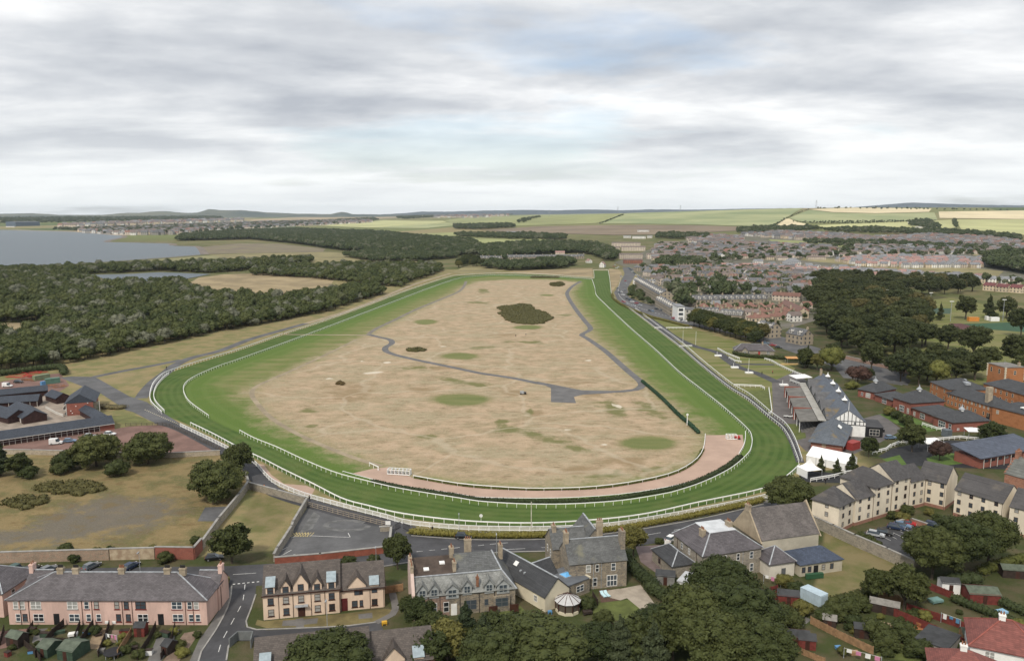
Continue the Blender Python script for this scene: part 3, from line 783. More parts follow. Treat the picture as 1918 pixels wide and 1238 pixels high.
def lobes_clump(seed, n, rx, rz, zc, per=6, sub=(.20, .30)):
 g = random.Random(seed + 900); out = []
 for c, r in lobes_round(seed, n, rx, rz, zc, .60, (.34, .5)):
  out.append((c, tuple(q * .74 for q in r)))
  for k in range(per):
   d = Vector((g.gauss(0, 1), g.gauss(0, 1), g.gauss(.35, 1))).normalized(); q = g.uniform(*sub)
   out.append(((c[0] + d.x * r[0] * .86, c[1] + d.y * r[1] * .86, c[2] + d.z * r[2] * .86), (rx * q, rx * q, rz * q * .8)))
 return out
def lobes_cone(seed, n, r, h, z0):
 g = random.Random(seed); out = []
 for i in range(n):
  t = i / (n - 1); rr = r * (1 - t) ** 0.8 + 0.25; a = i * 2.4 + g.random() * 0.5
  out.append(((rr * 0.4 * math.cos(a), rr * 0.4 * math.sin(a), z0 + h * t * 0.94), (rr * 0.72, rr * 0.72, h / n * 1.25)))
 return out
def trunk_arrays(seed, r, h, top, spread):
 g = random.Random(seed); mb = MB()
 def limb(a, b, r0, r1, n=6):
  a, b = Vector(a), Vector(b); d = (b - a).normalized()
  x = d.orthogonal().normalized(); y = d.cross(x)
  vs_ = [p + (x * math.cos(2 * math.pi * i / n) + y * math.sin(2 * math.pi * i / n)) * rr for p, rr in ((a, r0), (b, r1)) for i in range(n)]
  mb.add(vs_, [(i, (i + 1) % n, n + (i + 1) % n, n + i) for i in range(n)])
 limb((0, 0, -0.2), (0.05 * h, 0.02 * h, h), r, r * 0.7)
 for i in range(4):
  a = i * 1.57 + g.random()
  limb((0.05 * h, 0.02 * h, h * 0.92), (spread * math.cos(a), spread * math.sin(a), top * g.uniform(0.62, 0.8)), r * 0.55, r * 0.15, 5)
 limb((0.05 * h, 0.02 * h, h * 0.95), (0, 0, top * 0.88), r * 0.6, r * 0.12, 5)
 return mb
PROTO = {}
def proto(key, mat, seed, lobes, leaves, size, trunk=None, sub=ICO1, core=0.86, jag=0.16):
 V, Q, T = crown_arrays(seed, lobes, leaves, size, core, sub, jag)
 crown = np_mesh('crown', V, Q, T, [mat])
 tr = None
 if trunk: tr = trunk_arrays(seed, *trunk).mesh('trunk', BARK)
 PROTO[key] = (crown, tr)
 return key
def proto_set(pref, mat, n, seed, leaves=420, size=0.42, lob=9, rx=3.9, rz=3.3, zc=5.4, sub=ICO1, trunk=(0.26, 2.6, 8.4, 2.2)):
 return [proto(f'{pref}{i}', mat, seed + i, (lobes_clump if lob > 12 else lobes_round)(seed + i, lob + i % 3, rx * (0.9 + 0.08 * i), rz, zc), leaves, size, trunk, sub, .78 if lob > 12 else .86, .2) for i in range(n)]
K_WOOD = proto_set('wood', WOODM, 4, 11)
K_FAR = proto_set('far', FARM, 3, 31, leaves=140, size=0.75, lob=6, trunk=None)
K_PARK = proto_set('park', PARKM, 4, 51, leaves=4200, size=0.42, lob=13, rx=7.0, rz=6.6, zc=9.6, sub=ICO1, trunk=(0.5, 4.2, 15, 4.0))
K_GARD = proto_set('gard', GARDM, 3, 71, leaves=4600, size=0.33, lob=13, rx=4.6, rz=4.2, zc=5.7, sub=ICO1, trunk=(0.3, 2.4, 9, 2.6))
K_SYC = proto_set('syc', SYCAM, 3, 91, leaves=14000, size=0.29, lob=22, rx=7.6, rz=6.2, zc=8.2, sub=ICO1, trunk=(0.5, 3.2, 13, 4.5))
K_BUSH = [proto(f'bush{i}', m_, 110 + i, lobes_round(110 + i, 9, 2.2, 1.7, 1.35), 1300, 0.17, None, ICO2) for i, m_ in enumerate((GARDM, GARDM, YELLM))]
K_DOME = [proto(f'dome{i}', leaf_mat('leaves_dome', (0.045, 0.058, 0.018), (0.105, 0.112, 0.036)), 120 + i, lobes_clump(120 + i, 20, 6.8, 5.0, 4.6), 12000, 0.27, (0.4, 1.5, 8, 3), ICO1, .78, .2) for i in range(2)]
K_PINE = [proto(f'pine{i}', PINEM, 130 + i, lobes_cone(130 + i, 16, 4.4, 12.5, 2.2), 6000, 0.30, (0.35, 3, 13, 1.0), ICO2, 0.8, 0.25) for i in range(2)]
K_CONE = [proto(f'cone{i}', PARKM, 140 + i, lobes_cone(140 + i, 10, 4.6, 15, 3), 1600, 0.42, (0.4, 4, 16, 1.2), ICO1, 0.8, 0.22) for i in range(2)]
K_COPP = [proto('copper', COPPM, 150, lobes_round(150, 12, 6, 4.6, 6.2), 2200, 0.36, (0.4, 3, 10, 3), ICO2)]
K_YELL = [proto('yellow', YELLM, 160, lobes_round(160, 14, 6, 5.6, 8.2), 2600, 0.36, (0.45, 3.6, 13, 3.2), ICO2)]

def tree(key, loc, s, label, group=None, cat='tree', name='tree', sz=None, rz=None):
 crown, trunk = PROTO[key]
 if trunk is None:
  o = link(name, crown, None, loc, rnd.random() * 6.28 if rz is None else rz, (s, s, sz or s))
  return tag(o, label, cat, group)
 o = empty(name, loc, rnd.random() * 6.28 if rz is None else rz, label, cat, group)
 o.scale = (s, s, sz or s)
 link('trunk', trunk, o); link('crown', crown, o)
 return o

# scattering of woods that read as one mass
def scatter_group():
 ng = bpy.data.node_groups.new('scatter', 'GeometryNodeTree')
 ng.interface.new_socket('Geometry', in_out='INPUT', socket_type='NodeSocketGeometry')
 ng.interface.new_socket('Collection', in_out='INPUT', socket_type='NodeSocketCollection')
 ng.interface.new_socket('Geometry', in_out='OUTPUT', socket_type='NodeSocketGeometry')
 N, L = ng.nodes, ng.links
 i, o = N.new('NodeGroupInput'), N.new('NodeGroupOutput')
 ci = N.new('GeometryNodeCollectionInfo'); ci.inputs['Separate Children'].default_value = True; ci.inputs['Reset Children'].default_value = True
 L.new(i.outputs[1], ci.inputs['Collection'])
 ip = N.new('GeometryNodeInstanceOnPoints'); ip.inputs['Pick Instance'].default_value = True
 L.new(i.outputs[0], ip.inputs['Points']); L.new(ci.outputs[0], ip.inputs['Instance'])
 for nm, ty, sk in (('idx', 'INT', 'Instance Index'), ('rot', 'FLOAT_VECTOR', 'Rotation'), ('scl', 'FLOAT_VECTOR', 'Scale')):
  a = N.new('GeometryNodeInputNamedAttribute'); a.data_type = ty; a.inputs[0].default_value = nm
  L.new(a.outputs[0], ip.inputs[sk])
 L.new(ip.outputs[0], o.inputs[0])
 return ng
SCATTER = scatter_group()
def scatter(name, label, pts, keys, cat=None, turns=None):
 coll = bpy.data.collections.new(name + '_kinds')
 for i, k in enumerate(keys):
  crown, trunk = PROTO[k]
  me = crown
  if trunk:
   bm = bmesh.new(); bm.from_mesh(crown); n0 = len(bm.faces); bm.from_mesh(trunk); bm.faces.ensure_lookup_table()
   for f in bm.faces[n0:]: f.material_index = 1
   me = bpy.data.meshes.new('whole_tree'); bm.to_mesh(me); bm.free()
   me.materials.append(crown.materials[0]); me.materials.append(BARK)
  coll.objects.link(bpy.data.objects.new(f'{name}_kind_{chr(97 + i)}', me))
 me = bpy.data.meshes.new(name); n = len(pts)
 me.vertices.add(n); me.vertices.foreach_set('co', np.array([p[:3] for p in pts], np.float32).ravel())
 g = np.random.RandomState(n)
 a = me.attributes.new('idx', 'INT', 'POINT'); a.data.foreach_set('value', g.randint(0, len(keys), n).astype(np.int32))
 a = me.attributes.new('rot', 'FLOAT_VECTOR', 'POINT'); a.data.foreach_set('vector', np.stack([0 * g.rand(n), 0 * g.rand(n), (g.rand(n) * 6.28 if turns is None else g.choice(turns, n) + g.normal(size=n) * .08)], -1).astype(np.float32).ravel())
 a = me.attributes.new('scl', 'FLOAT_VECTOR', 'POINT'); a.data.foreach_set('vector', np.array([(p[3], p[3], p[4]) for p in pts], np.float32).ravel())
 o = link(name, me); md = o.modifiers.new('scatter', 'NODES'); md.node_group = SCATTER
 ident = [s for s in SCATTER.interface.items_tree if s.in_out == 'INPUT' and s.name == 'Collection'][0].identifier
 md[ident] = coll
 return tag(o, label, cat, kind='stuff')
def inside(p, poly):
 c = False
 for i in range(len(poly)):
  a, b = poly[i], poly[i - 1]
  if (a[1] > p[1]) != (b[1] > p[1]) and p[0] < (b[0] - a[0]) * (p[1] - a[1]) / (b[1] - a[1]) + a[0]: c = not c
 return c
def fill(pix, spacing, holes=(), ground=True, seed=1, jit=0.85):
 f = G if ground else P
 poly = [f(*q) for q in pix]; hl = [[f(*q) for q in h] for h in holes]
 g = random.Random(seed); out = []
 x0, x1 = min(p.x for p in poly), max(p.x for p in poly); y0, y1 = min(p.y for p in poly), max(p.y for p in poly)
 x0 = max(x0, -0.78 * y1 - 60); x1 = min(x1, 0.78 * y1 + 60)
 y = y0
 while y < y1:
  x = x0
  while x < x1:
   q = (x + (g.random() - .5) * spacing * jit, y + (g.random() - .5) * spacing * jit)
   if abs(q[0]) < 0.72 * q[1] + 40 and inside(q, poly) and not any(inside(q, h) for h in hl): out.append(q)
   x += spacing
  y += spacing * 0.9
 return out
# the big wood on the left
POND = [(165, 517), (247, 511.5), (297, 508), (400, 512), (375, 524), (318, 534), (275, 538), (212, 530)]
CLEAR = [(-120, 607), (60, 603), (102, 603), (96, 618), (44, 638), (-120, 644)]
wood = fill([(-260, 745), (0, 696), (112, 684), (222, 663), (276, 650), (360, 633), (441, 616), (508, 605), (616, 583), (684, 562), (722, 550), (700, 544), (640, 547), (600, 553), (540, 562), (440, 560), (372, 553), (345, 536), (330, 527), (200, 540), (170, 530), (150, 516), (60, 511), (-260, 516)], 5.4, [POND, CLEAR], False, 5)
belt2 = fill([(470, 516), (560, 520), (640, 527), (700, 535), (752, 538), (775, 526), (800, 520), (832, 507), (800, 500), (700, 500), (560, 503), (480, 508)], 6.0, (), False, 6)
belt3 = fill([(-200, 510), (60, 508), (180, 503), (300, 499), (430, 494), (520, 490), (590, 486), (580, 493), (480, 505), (395, 512), (296, 507.5), (240, 511), (150, 514), (-200, 518)], 6.4, [], False, 8)
copse = [q for q in fill([(852, 502), (905, 500), (904, 492), (880, 487), (855, 494)], 15, (), False, 9)]
allw = [(x, y, 'w') for x, y in wood + belt2 + belt3]
allw.sort(key=lambda q: q[0] ** 2 + q[1] ** 2)
n_front = [q for q in allw if q[1] < 0.78 * 1000]
def wood_scale(g, x, y):
 s = 0.55 + 0.75 * g.random() ** 1.3
 return s, s * g.uniform(0.72, 1.2)
g_ = random.Random(21)
stuff_pts = []
for i, (x, y, _) in enumerate(allw):
 s, h = wood_scale(g_, x, y)
 if i < 90: tree(g_.choice(K_WOOD), (x, y, 0), s, 'broad-leaved tree in the front of the wood left of the racecourse', 'trees along the front of the left wood', sz=h)
 else: stuff_pts.append((x, y, -0.2, s, h))
scatter('woodland', 'mass of mixed green and silvery trees left of the racecourse', stuff_pts, K_WOOD, 'woodland')
for x, y in copse:
 tree(g_.choice(K_GARD), (x, y, 0), 1.05 + 0.3 * g_.random(), 'tree in the small clump at the far left end of the course', 'clump at the far end of the course')
# woods too far off to tell the trees apart
far_pts = []
def far_wood(pix, spacing, s0, seed, holes=()):
 g = random.Random(seed)
 for x, y in fill(pix, spacing, holes, True, seed):
  s = s0 * g.uniform(0.8, 1.25); far_pts.append((x, y, terr(x, y) - 0.5, s, s * g.uniform(0.85, 1.15)))
far_wood([(330, 452), (470, 449), (560, 458), (640, 470), (740, 478), (890, 480), (910, 470), (880, 455), (800, 448), (700, 437), (560, 432), (430, 436), (340, 444)], 9.5, 1.5, 41)
far_wood([(640, 481), (700, 491), (780, 490), (860, 484), (850, 478), (760, 477), (690, 475)], 7.5, 1.1, 42)
far_wood([(905, 503), (960, 508), (1060, 503), (1078, 496), (1060, 490), (960, 498), (905, 494)], 7.5, 1.15, 43)
far_wood([(905, 486), (945, 489), (960, 480), (1080, 474), (1110, 478), (1130, 489), (1150, 489), (1160, 478), (1120, 462), (1030, 458), (940, 463), (890, 470)], 8.5, 1.35, 44)
far_wood([(850, 441), (905, 441), (1000, 442), (1060, 446), (1060, 450), (960, 449), (860, 445)], 12, 1.4, 45)
far_wood([(850, 424), (960, 422), (965, 427), (900, 431), (850, 430)], 14, 1.5, 46)
far_wood([(100, 432), (330, 424), (600, 415), (700, 410), (710, 413), (600, 421), (330, 433), (250, 438)], 26, 1.7, 47)
far_wood([(-200, 413), (180, 410), (400, 407), (420, 411), (200, 417), (120, 419), (-200, 423)], 55, 2.6, 48)
far_wood([(1540, 432), (1640, 430), (1800, 436), (1910, 446), (1918, 452), (1840, 446), (1700, 440), (1560, 436)], 16, 1.4, 49)
far_wood([(1225, 447), (1320, 450), (1330, 443), (1240, 440)], 12, 1.3, 50)
far_wood([(1380, 437), (1420, 440), (1540, 431), (1530, 427), (1440, 427), (1380, 430)], 16, 1.3, 51)
far_wood([(1845, 500), (1920, 515), (2000, 512), (2000, 488), (1900, 483), (1850, 490)], 9, 1.9, 52)
far_wood([(1500, 458), (1640, 462), (1800, 470), (1900, 470), (1900, 466), (1760, 463), (1640, 456), (1520, 454)], 13, 1.25, 53)
far_wood([(740, 409), (830, 402), (960, 400), (960, 403), (860, 406), (760, 412)], 45, 2.2, 54)
far_wood([(960, 418), (1010, 408), (1016, 408), (980, 419)], 30, 1.6, 55)
far_wood([(1120, 420), (1165, 403), (1169, 403), (1126, 420)], 11, 0.6, 56)
far_wood([(1443, 425), (1470, 410), (1514, 393), (1516, 393), (1473, 410.5), (1447, 426)], 14, .7, 57)
far_wood([(1700, 424), (1712, 416), (1740, 415), (1765, 428), (1740, 430)], 18, 1.5, 58)
far_wood([(1785, 413), (1790, 413), (1793, 428), (1787, 428)], 14, 1.3, 59)
far_wood([(1480, 416), (1500, 417), (1755, 413), (1755, 415), (1600, 420), (1500, 419)], 20, 0.7, 60)
far_wood([(1530, 391), (1760, 393), (1900, 395), (1900, 396), (1760, 394.5), (1530, 392)], 50, 1.2, 61)
scatter('far_woodland', 'dark woods and hedgerow trees spread over the far country', far_pts, K_FAR, 'woodland')
# gorse on the links: one low thicket each
def gorse(pix, h, label, spacing=2.6, seed=3):
 pts = fill(pix, spacing, (), False, seed); g = random.Random(seed)
 lob = []
 c = pts[0]
 for x, y in pts:
  r = spacing * g.uniform(0.65, 1.05); lob.append(((x - c[0], y - c[1], h * 0.3), (r, r, h * g.uniform(0.5, 0.8))))
 V, Q, T = crown_arrays(seed, lob, min(9000, len(lob) * 40), 0.34, 0.9, ICO1)
 tag(link('gorse_thicket', np_mesh('gorse_thicket', V, Q, T, [GORSE]), None, (c[0], c[1], 0)), label, 'gorse')
gorse([(934, 575), (956, 574), (975, 570.5), (992, 572), (1000, 580), (1020, 586), (1036, 596), (1022, 602), (1018, 606), (1000, 608), (970, 606), (950, 601), (946, 594), (934, 588), (944, 583), (934, 579)], 1.5, 'large dark gorse thicket in the middle of the links')
gorse([(1030, 531), (1050, 529), (1057, 533), (1050, 537), (1034, 536)], 1.4, 'round gorse clump near the far turn')
gorse([(996, 518), (1046, 519), (1046, 521), (996, 521)], 1.3, 'thin line of gorse under the far rail')
gorse([(760, 655), (780, 653), (796, 656), (790, 659), (765, 659)], 1.2, 'small dark gorse patch inside the left bend of the path')
gorse([(630, 716), (641, 716), (641, 722), (631, 721)], 1.4, 'single dark bush on the left of the links', 1.6)
gorse([(60, 918), (90, 908), (150, 902), (190, 908), (196, 918), (160, 926), (140, 928), (90, 922)], 1.3, 'long dark bramble patch on the waste ground', 2.0)
gorse([(10, 942), (40, 932), (80, 932), (92, 940), (60, 952), (30, 954)], 1.3, 'bramble patch at the left of the waste ground', 2.0)
# BUILDING KIT
MESHES = {}
def cached(key, make):
 if key not in MESHES: MESHES[key] = make()
 return MESHES[key]
def win_mesh(w, h, fm, style):
 def mk():
  mb = MB(); f = 0.05 if style != 'big' else 0.07
  mb.box(-w / 2 - f, -0.06, -f, -w / 2 + f * .6, 0.04, h + f); mb.box(w / 2 - f * .6, -0.06, -f, w / 2 + f, 0.04, h + f)
  mb.box(-w / 2 + f * .6, -0.06, h - f * .6, w / 2 - f * .6, 0.04, h + f); mb.box(-w / 2 + f * .6, -0.06, -f, w / 2 - f * .6, 0.04, f * .6)
  if style in ('sash', 'pair', 'big'): mb.box(-w / 2 + f * .6, -0.052, h * .48, w / 2 - f * .6, 0.03, h * .54)
  if style in ('pair', 'double'): mb.box(-0.06, -0.056, f * .6, 0.06, 0.035, h - f * .6)
  if style == 'big':
   for k in (-1, 1): mb.box(k * w / 6 - 0.05, -0.056, f * .6, k * w / 6 + 0.05, 0.035, h - f * .6)
  return mb.mesh('window_frame', fm)
 return cached(('win', round(w, 2), round(h, 2), fm.name, style), mk)
def pane_mesh(w, h, gm):
 return cached(('pane', round(w, 2), round(h, 2), gm.name), lambda: MB().box(-w / 2 + .02, -0.03, .02, w / 2 - .02, 0.02, h - .02).mesh('pane', gm))
def chim_mesh(w, d, h, m): return cached(('ch', round(w, 2), round(d, 2), round(h, 2), m.name), lambda: MB().box(-w / 2, -d / 2, 0, w / 2, d / 2, h).box(-w / 2 - .08, -d / 2 - .08, h - 0.3, w / 2 + .08, d / 2 + .08, h - 0.12).mesh('chimney', m))
POTM = M('chimney_pot_clay', (0.25, 0.12, 0.07), 0.8, 0.3, 2)
POTD = M('chimney_pot_sooty', (0.03, 0.028, 0.028), 0.8, 0.3, 2)
PANES = [GLASS, GLASS, glass_mat('dark_glass', (.015, .017, .02)), glass_mat('curtained_glass', (.20, .20, .19))]
class Bld:
 def __init__(s, name, label, cat, A, B, root=None, group=None, z=0.0):
  A = P(*A) if len(A) == 2 else P(*A[:2], A[2]); B = P(*B) if len(B) == 2 else P(*B[:2], B[2])
  A.z = B.z = z
  d = B - A; s.L = d.length; s.rz = math.atan2(d.y, d.x)
  s.fr = Matrix.Translation(A) @ Matrix.Rotation(s.rz, 4, 'Z')
  if root is None:
   s.root = empty(name, A, s.rz, label, cat, group); s.inv = s.fr.inverted()
  else: s.root, s.inv = root.root, root.inv
  s.first = s.root
 def put(s, name, me, x=0, y=0, z=0, rz=0, parent=None, scale=None):
  o = bpy.data.objects.new(name, me); COL.objects.link(o)
  ml = s.inv @ s.fr @ Matrix.Translation((x, y, z)) @ Matrix.Rotation(rz, 4, 'Z')
  if parent is None: o.parent = s.root
  else: o.parent = parent; ml = parent.matrix_basis.inverted() @ ml
  o.matrix_basis = ml
  if scale: o.scale = scale
  return o
 def body(s, depth, h, roof, rise, wm, rm, over=0.35, t=0.16, base=None, base_h=0.6, cap=None, x0=0.0, x1=None, y0=0.0, hipx=None, capm=None, fascia=None):
  x1 = s.L if x1 is None else x1
  y1 = y0 + depth; s.h, s.depth, s.rise, s.x0, s.x1, s.y0 = h, depth, rise, x0, x1, y0
  W = MB(); xm, ym = (x0 + x1) / 2, (y0 + y1) / 2
  b = [(x0, y0), (x1, y0), (x1, y1), (x0, y1)]
  W.add([(p[0], p[1], z) for z in (-0.3, h) for p in b], [(0, 1, 5, 4), (1, 2, 6, 5), (2, 3, 7, 6), (3, 0, 4, 7), (4, 5, 6, 7)])
  Rf = MB(); o = over; zo = h - rise * o / (depth / 2) if roof in ('gable', 'hip', 'pyr') else h
  if roof == 'gable':
   W.add([(x0, y0, h), (x0, y1, h), (x0, ym, h + rise)], [(0, 1, 2)]); W.add([(x1, y0, h), (x1, y1, h), (x1, ym, h + rise)], [(0, 2, 1)])
   e = 0.12
   Rf.slab([(x0 - e, y0 - o, zo + t), (x1 + e, y0 - o, zo + t), (x1 + e, ym, h + rise + t), (x0 - e, ym, h + rise + t)], t)
   Rf.slab([(x0 - e, y1 + o, zo + t), (x1 + e, y1 + o, zo + t), (x1 + e, ym, h + rise + t), (x0 - e, ym, h + rise + t)], t)
   ends = [(x0 - e, ym), (x1 + e, ym)]
  elif roof == 'gable_y':
   zo = h - rise * o / ((x1 - x0) / 2); e = 0.15
   W.add([(x0, y0, h), (x1, y0, h), (xm, y0, h + rise)], [(0, 1, 2)]); W.add([(x0, y1, h), (x1, y1, h), (xm, y1, h + rise)], [(0, 2, 1)])
   Rf.slab([(x0 - o, y0 - e, zo + t), (x0 - o, y1 + e, zo + t), (xm, y1 + e, h + rise + t), (xm, y0 - e, h + rise + t)], t)
   Rf.slab([(x1 + o, y0 - e, zo + t), (x1 + o, y1 + e, zo + t), (xm, y1 + e, h + rise + t), (xm, y0 - e, h + rise + t)], t)
   ends = [(xm, y0 - e), (xm, y1 + e)]
  elif roof in ('hip', 'pyr'):
   Lx, Ly = x1 - x0, y1 - y0
   if Lx >= Ly:
    k = hipx if hipx is not None else Ly / 2
    if roof == 'pyr': k = Lx / 2
    a, c = (x0 + k, ym), (x1 - k, ym)
   else:
    k = hipx if hipx is not None else Lx / 2
    if roof == 'pyr': k = Ly / 2
    a, c = (xm, y0 + k), (xm, y1 - k); zo = h - rise * o / k
   zr = h + rise + t; q = [(x0 - o, y0 - o, zo + t), (x1 + o, y0 - o, zo + t), (x1 + o, y1 + o, zo + t), (x0 - o, y1 + o, zo + t)]
   A_, C_ = (*a, zr), (*c, zr)
   low = [(p[0], p[1], p[2] - t) for p in q]
   if Lx >= Ly: fs = [(0, 1, 5, 4), (1, 2, 5), (2, 3, 4, 5), (3, 0, 4)]
   else: fs = [(0, 1, 4), (1, 2, 5, 4), (2, 3, 5), (3, 0, 4, 5)]
   Rf.add(q + [A_, C_] + low, fs + [(0, 6, 7, 1), (1, 7, 8, 2), (2, 8, 9, 3), (3, 9, 6, 0), (9, 8, 7, 6)])
   ends = [a, c]
  else:
   p_ = 0.25
   Rf.box(x0 - o, y0 - o, h, x1 + o, y1 + o, h + t)
   ends = None
  wl_ = s.put('wall', W.mesh('wall', wm))
  rf_ = s.put('roof', Rf.mesh('roof', rm))
  if base:
   g = 0.03
   s.put('base_course', MB().box(x0 - g, y0 - g, -0.3, x1 + g, y0 - g + .2, base_h).box(x1 + g - .2, y0 - g + .2, -0.3, x1 + g, y1 + g, base_h).box(x0 - g, y0 - g + .2, -0.3, x0 - g + .2, y1 + g, base_h).mesh('base_course', base))
  if cap and ends:
   zr = h + rise + t
   mb = MB().bar((*ends[0], zr), (*ends[1], zr), 0.34, 0.12)
   if roof in ('hip', 'pyr'):
    cs = [(x0 - o, y0 - o), (x1 + o, y0 - o), (x1 + o, y1 + o), (x0 - o, y1 + o)]
    for c_ in cs:
     e_ = min(ends, key=lambda q_: (q_[0] - c_[0]) ** 2 + (q_[1] - c_[1]) ** 2)
     mb.bar((*c_, zo + t + .02), (*e_, zr), 0.26, 0.1)
   s.put('ridge_cap', mb.mesh('ridge_cap', cap), parent=rf_)
  s.roof, s.wall, s.zr, s.ym, s.xm = rf_, wl_, h + rise, ym, xm
  if fascia:
   mb = MB(); q = [(x0 - o, y0 - o), (x1 + o, y0 - o), (x1 + o, y1 + o)]
   mb.bar((*q[0], zo - .02), (*q[1], zo - .02), 0.12, 0.16); mb.bar((*q[1], zo - .02), (*q[2], zo - .02), 0.12, 0.16)
   s.put('gutter', mb.mesh('gutter', fascia), parent=rf_)
  return s
 def at(s, side, u, off=0.0):
  if side == 'front': return u, s.y0 - off, 0.0
  if side == 'right': return s.x1 + off, u, math.pi / 2
  if side == 'left': return s.x0 - off, u, -math.pi / 2
  return u, s.y0 + s.depth + off, math.pi
 def win(s, side, u, z, w=0.9, h=1.35, fm=None, style='sash', gm=None, sill=None, off=0.0, name='window'):
  fm = fm or WHITE; x, y, rz = s.at(side, u, off)
  o = s.put(name, win_mesh(w, h, fm, style), x, y, z, rz)
  s.put('pane', pane_mesh(w, h, gm or rnd.choice(PANES)), x, y, z, rz, parent=o)
  if sill: s.put('sill', cached(('sill', round(w, 2), sill.name), lambda: MB().box(-w / 2 - .16, -.12, -.22, w / 2 + .16, .05, -.075).mesh('sill', sill)), x, y, z, rz, parent=o)
  return o
 def door(s, side, u, w=0.95, h=2.05, m=None, z=0.0, off=0.0):
  x, y, rz = s.at(side, u, off)
  m = m or BROWNF
  return s.put('door', cached(('door', round(w, 2), round(h, 2), m.name), lambda: MB().box(-w / 2, -.05, 0, w / 2, .04, h).box(-w / 2 - .1, -.03, 0, -w / 2, .04, h + .1).box(w / 2, -.03, 0, w / 2 + .1, .04, h + .1).box(-w / 2, -.03, h, w / 2, .04, h + .1).mesh('door', m)), x, y, z, rz)
 def chim(s, x, y, z, w, d, h, m, pots=3, pm=None):
  o = s.put('chimney', chim_mesh(w, d, h, m), x, y, z)
  pot = cached(('pot', (pm or POTM).name), lambda: MB().cyl((0, 0, 0), .15, .11, .55, 7).mesh('chimney_pot', pm or POTM))
  n = pots; ax = 0 if w >= d else 1
  for i in range(n):
   t = (i + .5) / n - .5
   s.put('chimney_pot', pot, x + (t * w * .85 if ax == 0 else 0), y + (t * d * .85 if ax == 1 else 0), z + h, parent=o)
  return o
 def pipe(s, side, u, h=None, m=None, w=0.11):
  x, y, rz = s.at(side, u, 0.07)
  return s.put('downpipe', cached(('pipe', round(h or s.h, 1), (m or BROWNF).name), lambda: MB().cyl((0, 0, 0), w / 2, w / 2, (h or s.h) - .1, 6).mesh('downpipe', m or BROWNF)), x, y, 0, rz)
 def roofpt(s, x, f):
  return s.y0 + f * s.depth / 2, s.h + f * s.rise
 def rooflight(s, x, f, w=0.8, l=1.1, fm=None, gm=None):
  y, z = s.roofpt(x, f); a = math.atan2(s.rise, s.depth / 2)
  o = s.put('rooflight', cached(('rl', w, l, (fm or WHITE).name), lambda: MB().box(-w / 2, -l / 2, 0, w / 2, l / 2, .12).mesh('rooflight', fm or WHITE)), x, y, z + .16)
  o.matrix_basis = o.matrix_basis @ Matrix.Rotation(a, 4, 'X')
  p = s.put('pane', cached(('rlp', w, l), lambda: MB().box(-w / 2 + .1, -l / 2 + .1, .1, w / 2 - .1, l / 2 - .1, .135).mesh('pane', gm or GLASS)), x, y, z + .16, parent=None)
  p.parent = o; p.matrix_basis = Matrix()
  return o
 def dormer(s, x, w, z0, h, rise, wm, rm, y=0.0, back=2.6, fm=None, wz=None, ww=0.9, wh=1.3, flat=False, gm=None, over=.22, style='sash', window=True):
  y = s.y0 + y; W = MB()
  W.box(x - w / 2, y - .02, z0, x + w / 2, y + back, z0 + h)
  Rf = MB(); t = .12
  if flat:
   Rf.slab([(x - w / 2 - .1, y - .3, z0 + h - .1), (x + w / 2 + .1, y - .3, z0 + h - .1), (x + w / 2 + .1, y + back, z0 + h + rise), (x - w / 2 - .1, y + back, z0 + h + rise)], t)
  else:
   W.add([(x - w / 2, y - .02, z0 + h), (x + w / 2, y - .02, z0 + h), (x, y - .02, z0 + h + rise)], [(0, 1, 2)])
   b2 = back + rise * s.depth / 2 / max(s.rise, .1)
   for k in (-1, 1):
    Rf.slab([(x + k * (w / 2 + over), y - .25, z0 + h - rise * over / (w / 2) + t), (x + k * (w / 2 + over), y + back, z0 + h - rise * over / (w / 2) + t), (x, y + b2, z0 + h + rise + t), (x, y - .25, z0 + h + rise + t)], t)
  d = s.put('dormer', W.mesh('dormer', wm)); s.put('dormer_roof', Rf.mesh('dormer_roof', rm), parent=d)
  if window:
   wz = z0 + h * .12 if wz is None else wz
   o = s.put('window', win_mesh(ww, wh, fm or WHITE, style), x, y - .03, wz); s.put('pane', pane_mesh(ww, wh, gm or GLASS), x, y - .03, wz, parent=o)
  return d
def thing(name, label, cat, loc, rz=0.0, group=None): return empty(name, loc, rz, label, cat, group)

# surfaces of the buildings
SL_PURP = slate('slate_purple_grey', (0.095, 0.086, 0.092), None, 0.35)
SL_GREY = slate('slate_grey', (0.105, 0.108, 0.107), (0.16, 0.155, 0.115), 0.3)
SL_DARK = slate('slate_dark', (0.052, 0.054, 0.058), None, 0.25)
SL_BLUE = slate('slate_blue', (0.095, 0.11, 0.135), None, 0.25)
SL_MOSS = slate('slate_lichen', (0.105, 0.105, 0.108), (0.17, 0.125, 0.06), 0.25)
SL_BROWN = slate('tile_brown', (0.088, 0.073, 0.064), None, 0.25, 0.34)
SL_FLAT = slate('tile_dark_grey', (0.070, 0.066, 0.066), (0.115, 0.10, 0.085), 0.25, 0.34)
SL_NAVY = slate('slate_navy', (0.042, 0.050, 0.066), None, 0.15)
TILE_RED = slate('tile_red', (0.19, 0.064, 0.052), None, 0.2, 0.34)
TILE_TERR = slate('tile_terracotta', (0.21, 0.10, 0.075), (0.15, 0.09, 0.075), 0.2, 0.34)
PINKH = M('pink_harling', (0.60, 0.42, 0.36), 0.92, 0.16, 0.3, fine=0.13, stretch=(1, 1, .35))
CREAMH = M('cream_harling', (0.68, 0.53, 0.41), 0.92, 0.15, 0.3, fine=0.12, stretch=(1, 1, .35))
PALEH = M('pale_cream_harling', (0.74, 0.66, 0.53), 0.92, 0.14, 0.25, fine=0.12, stretch=(1, 1, .35))
IVORY = M('ivory_render', (0.66, 0.60, 0.46), 0.9, 0.1, 0.3)
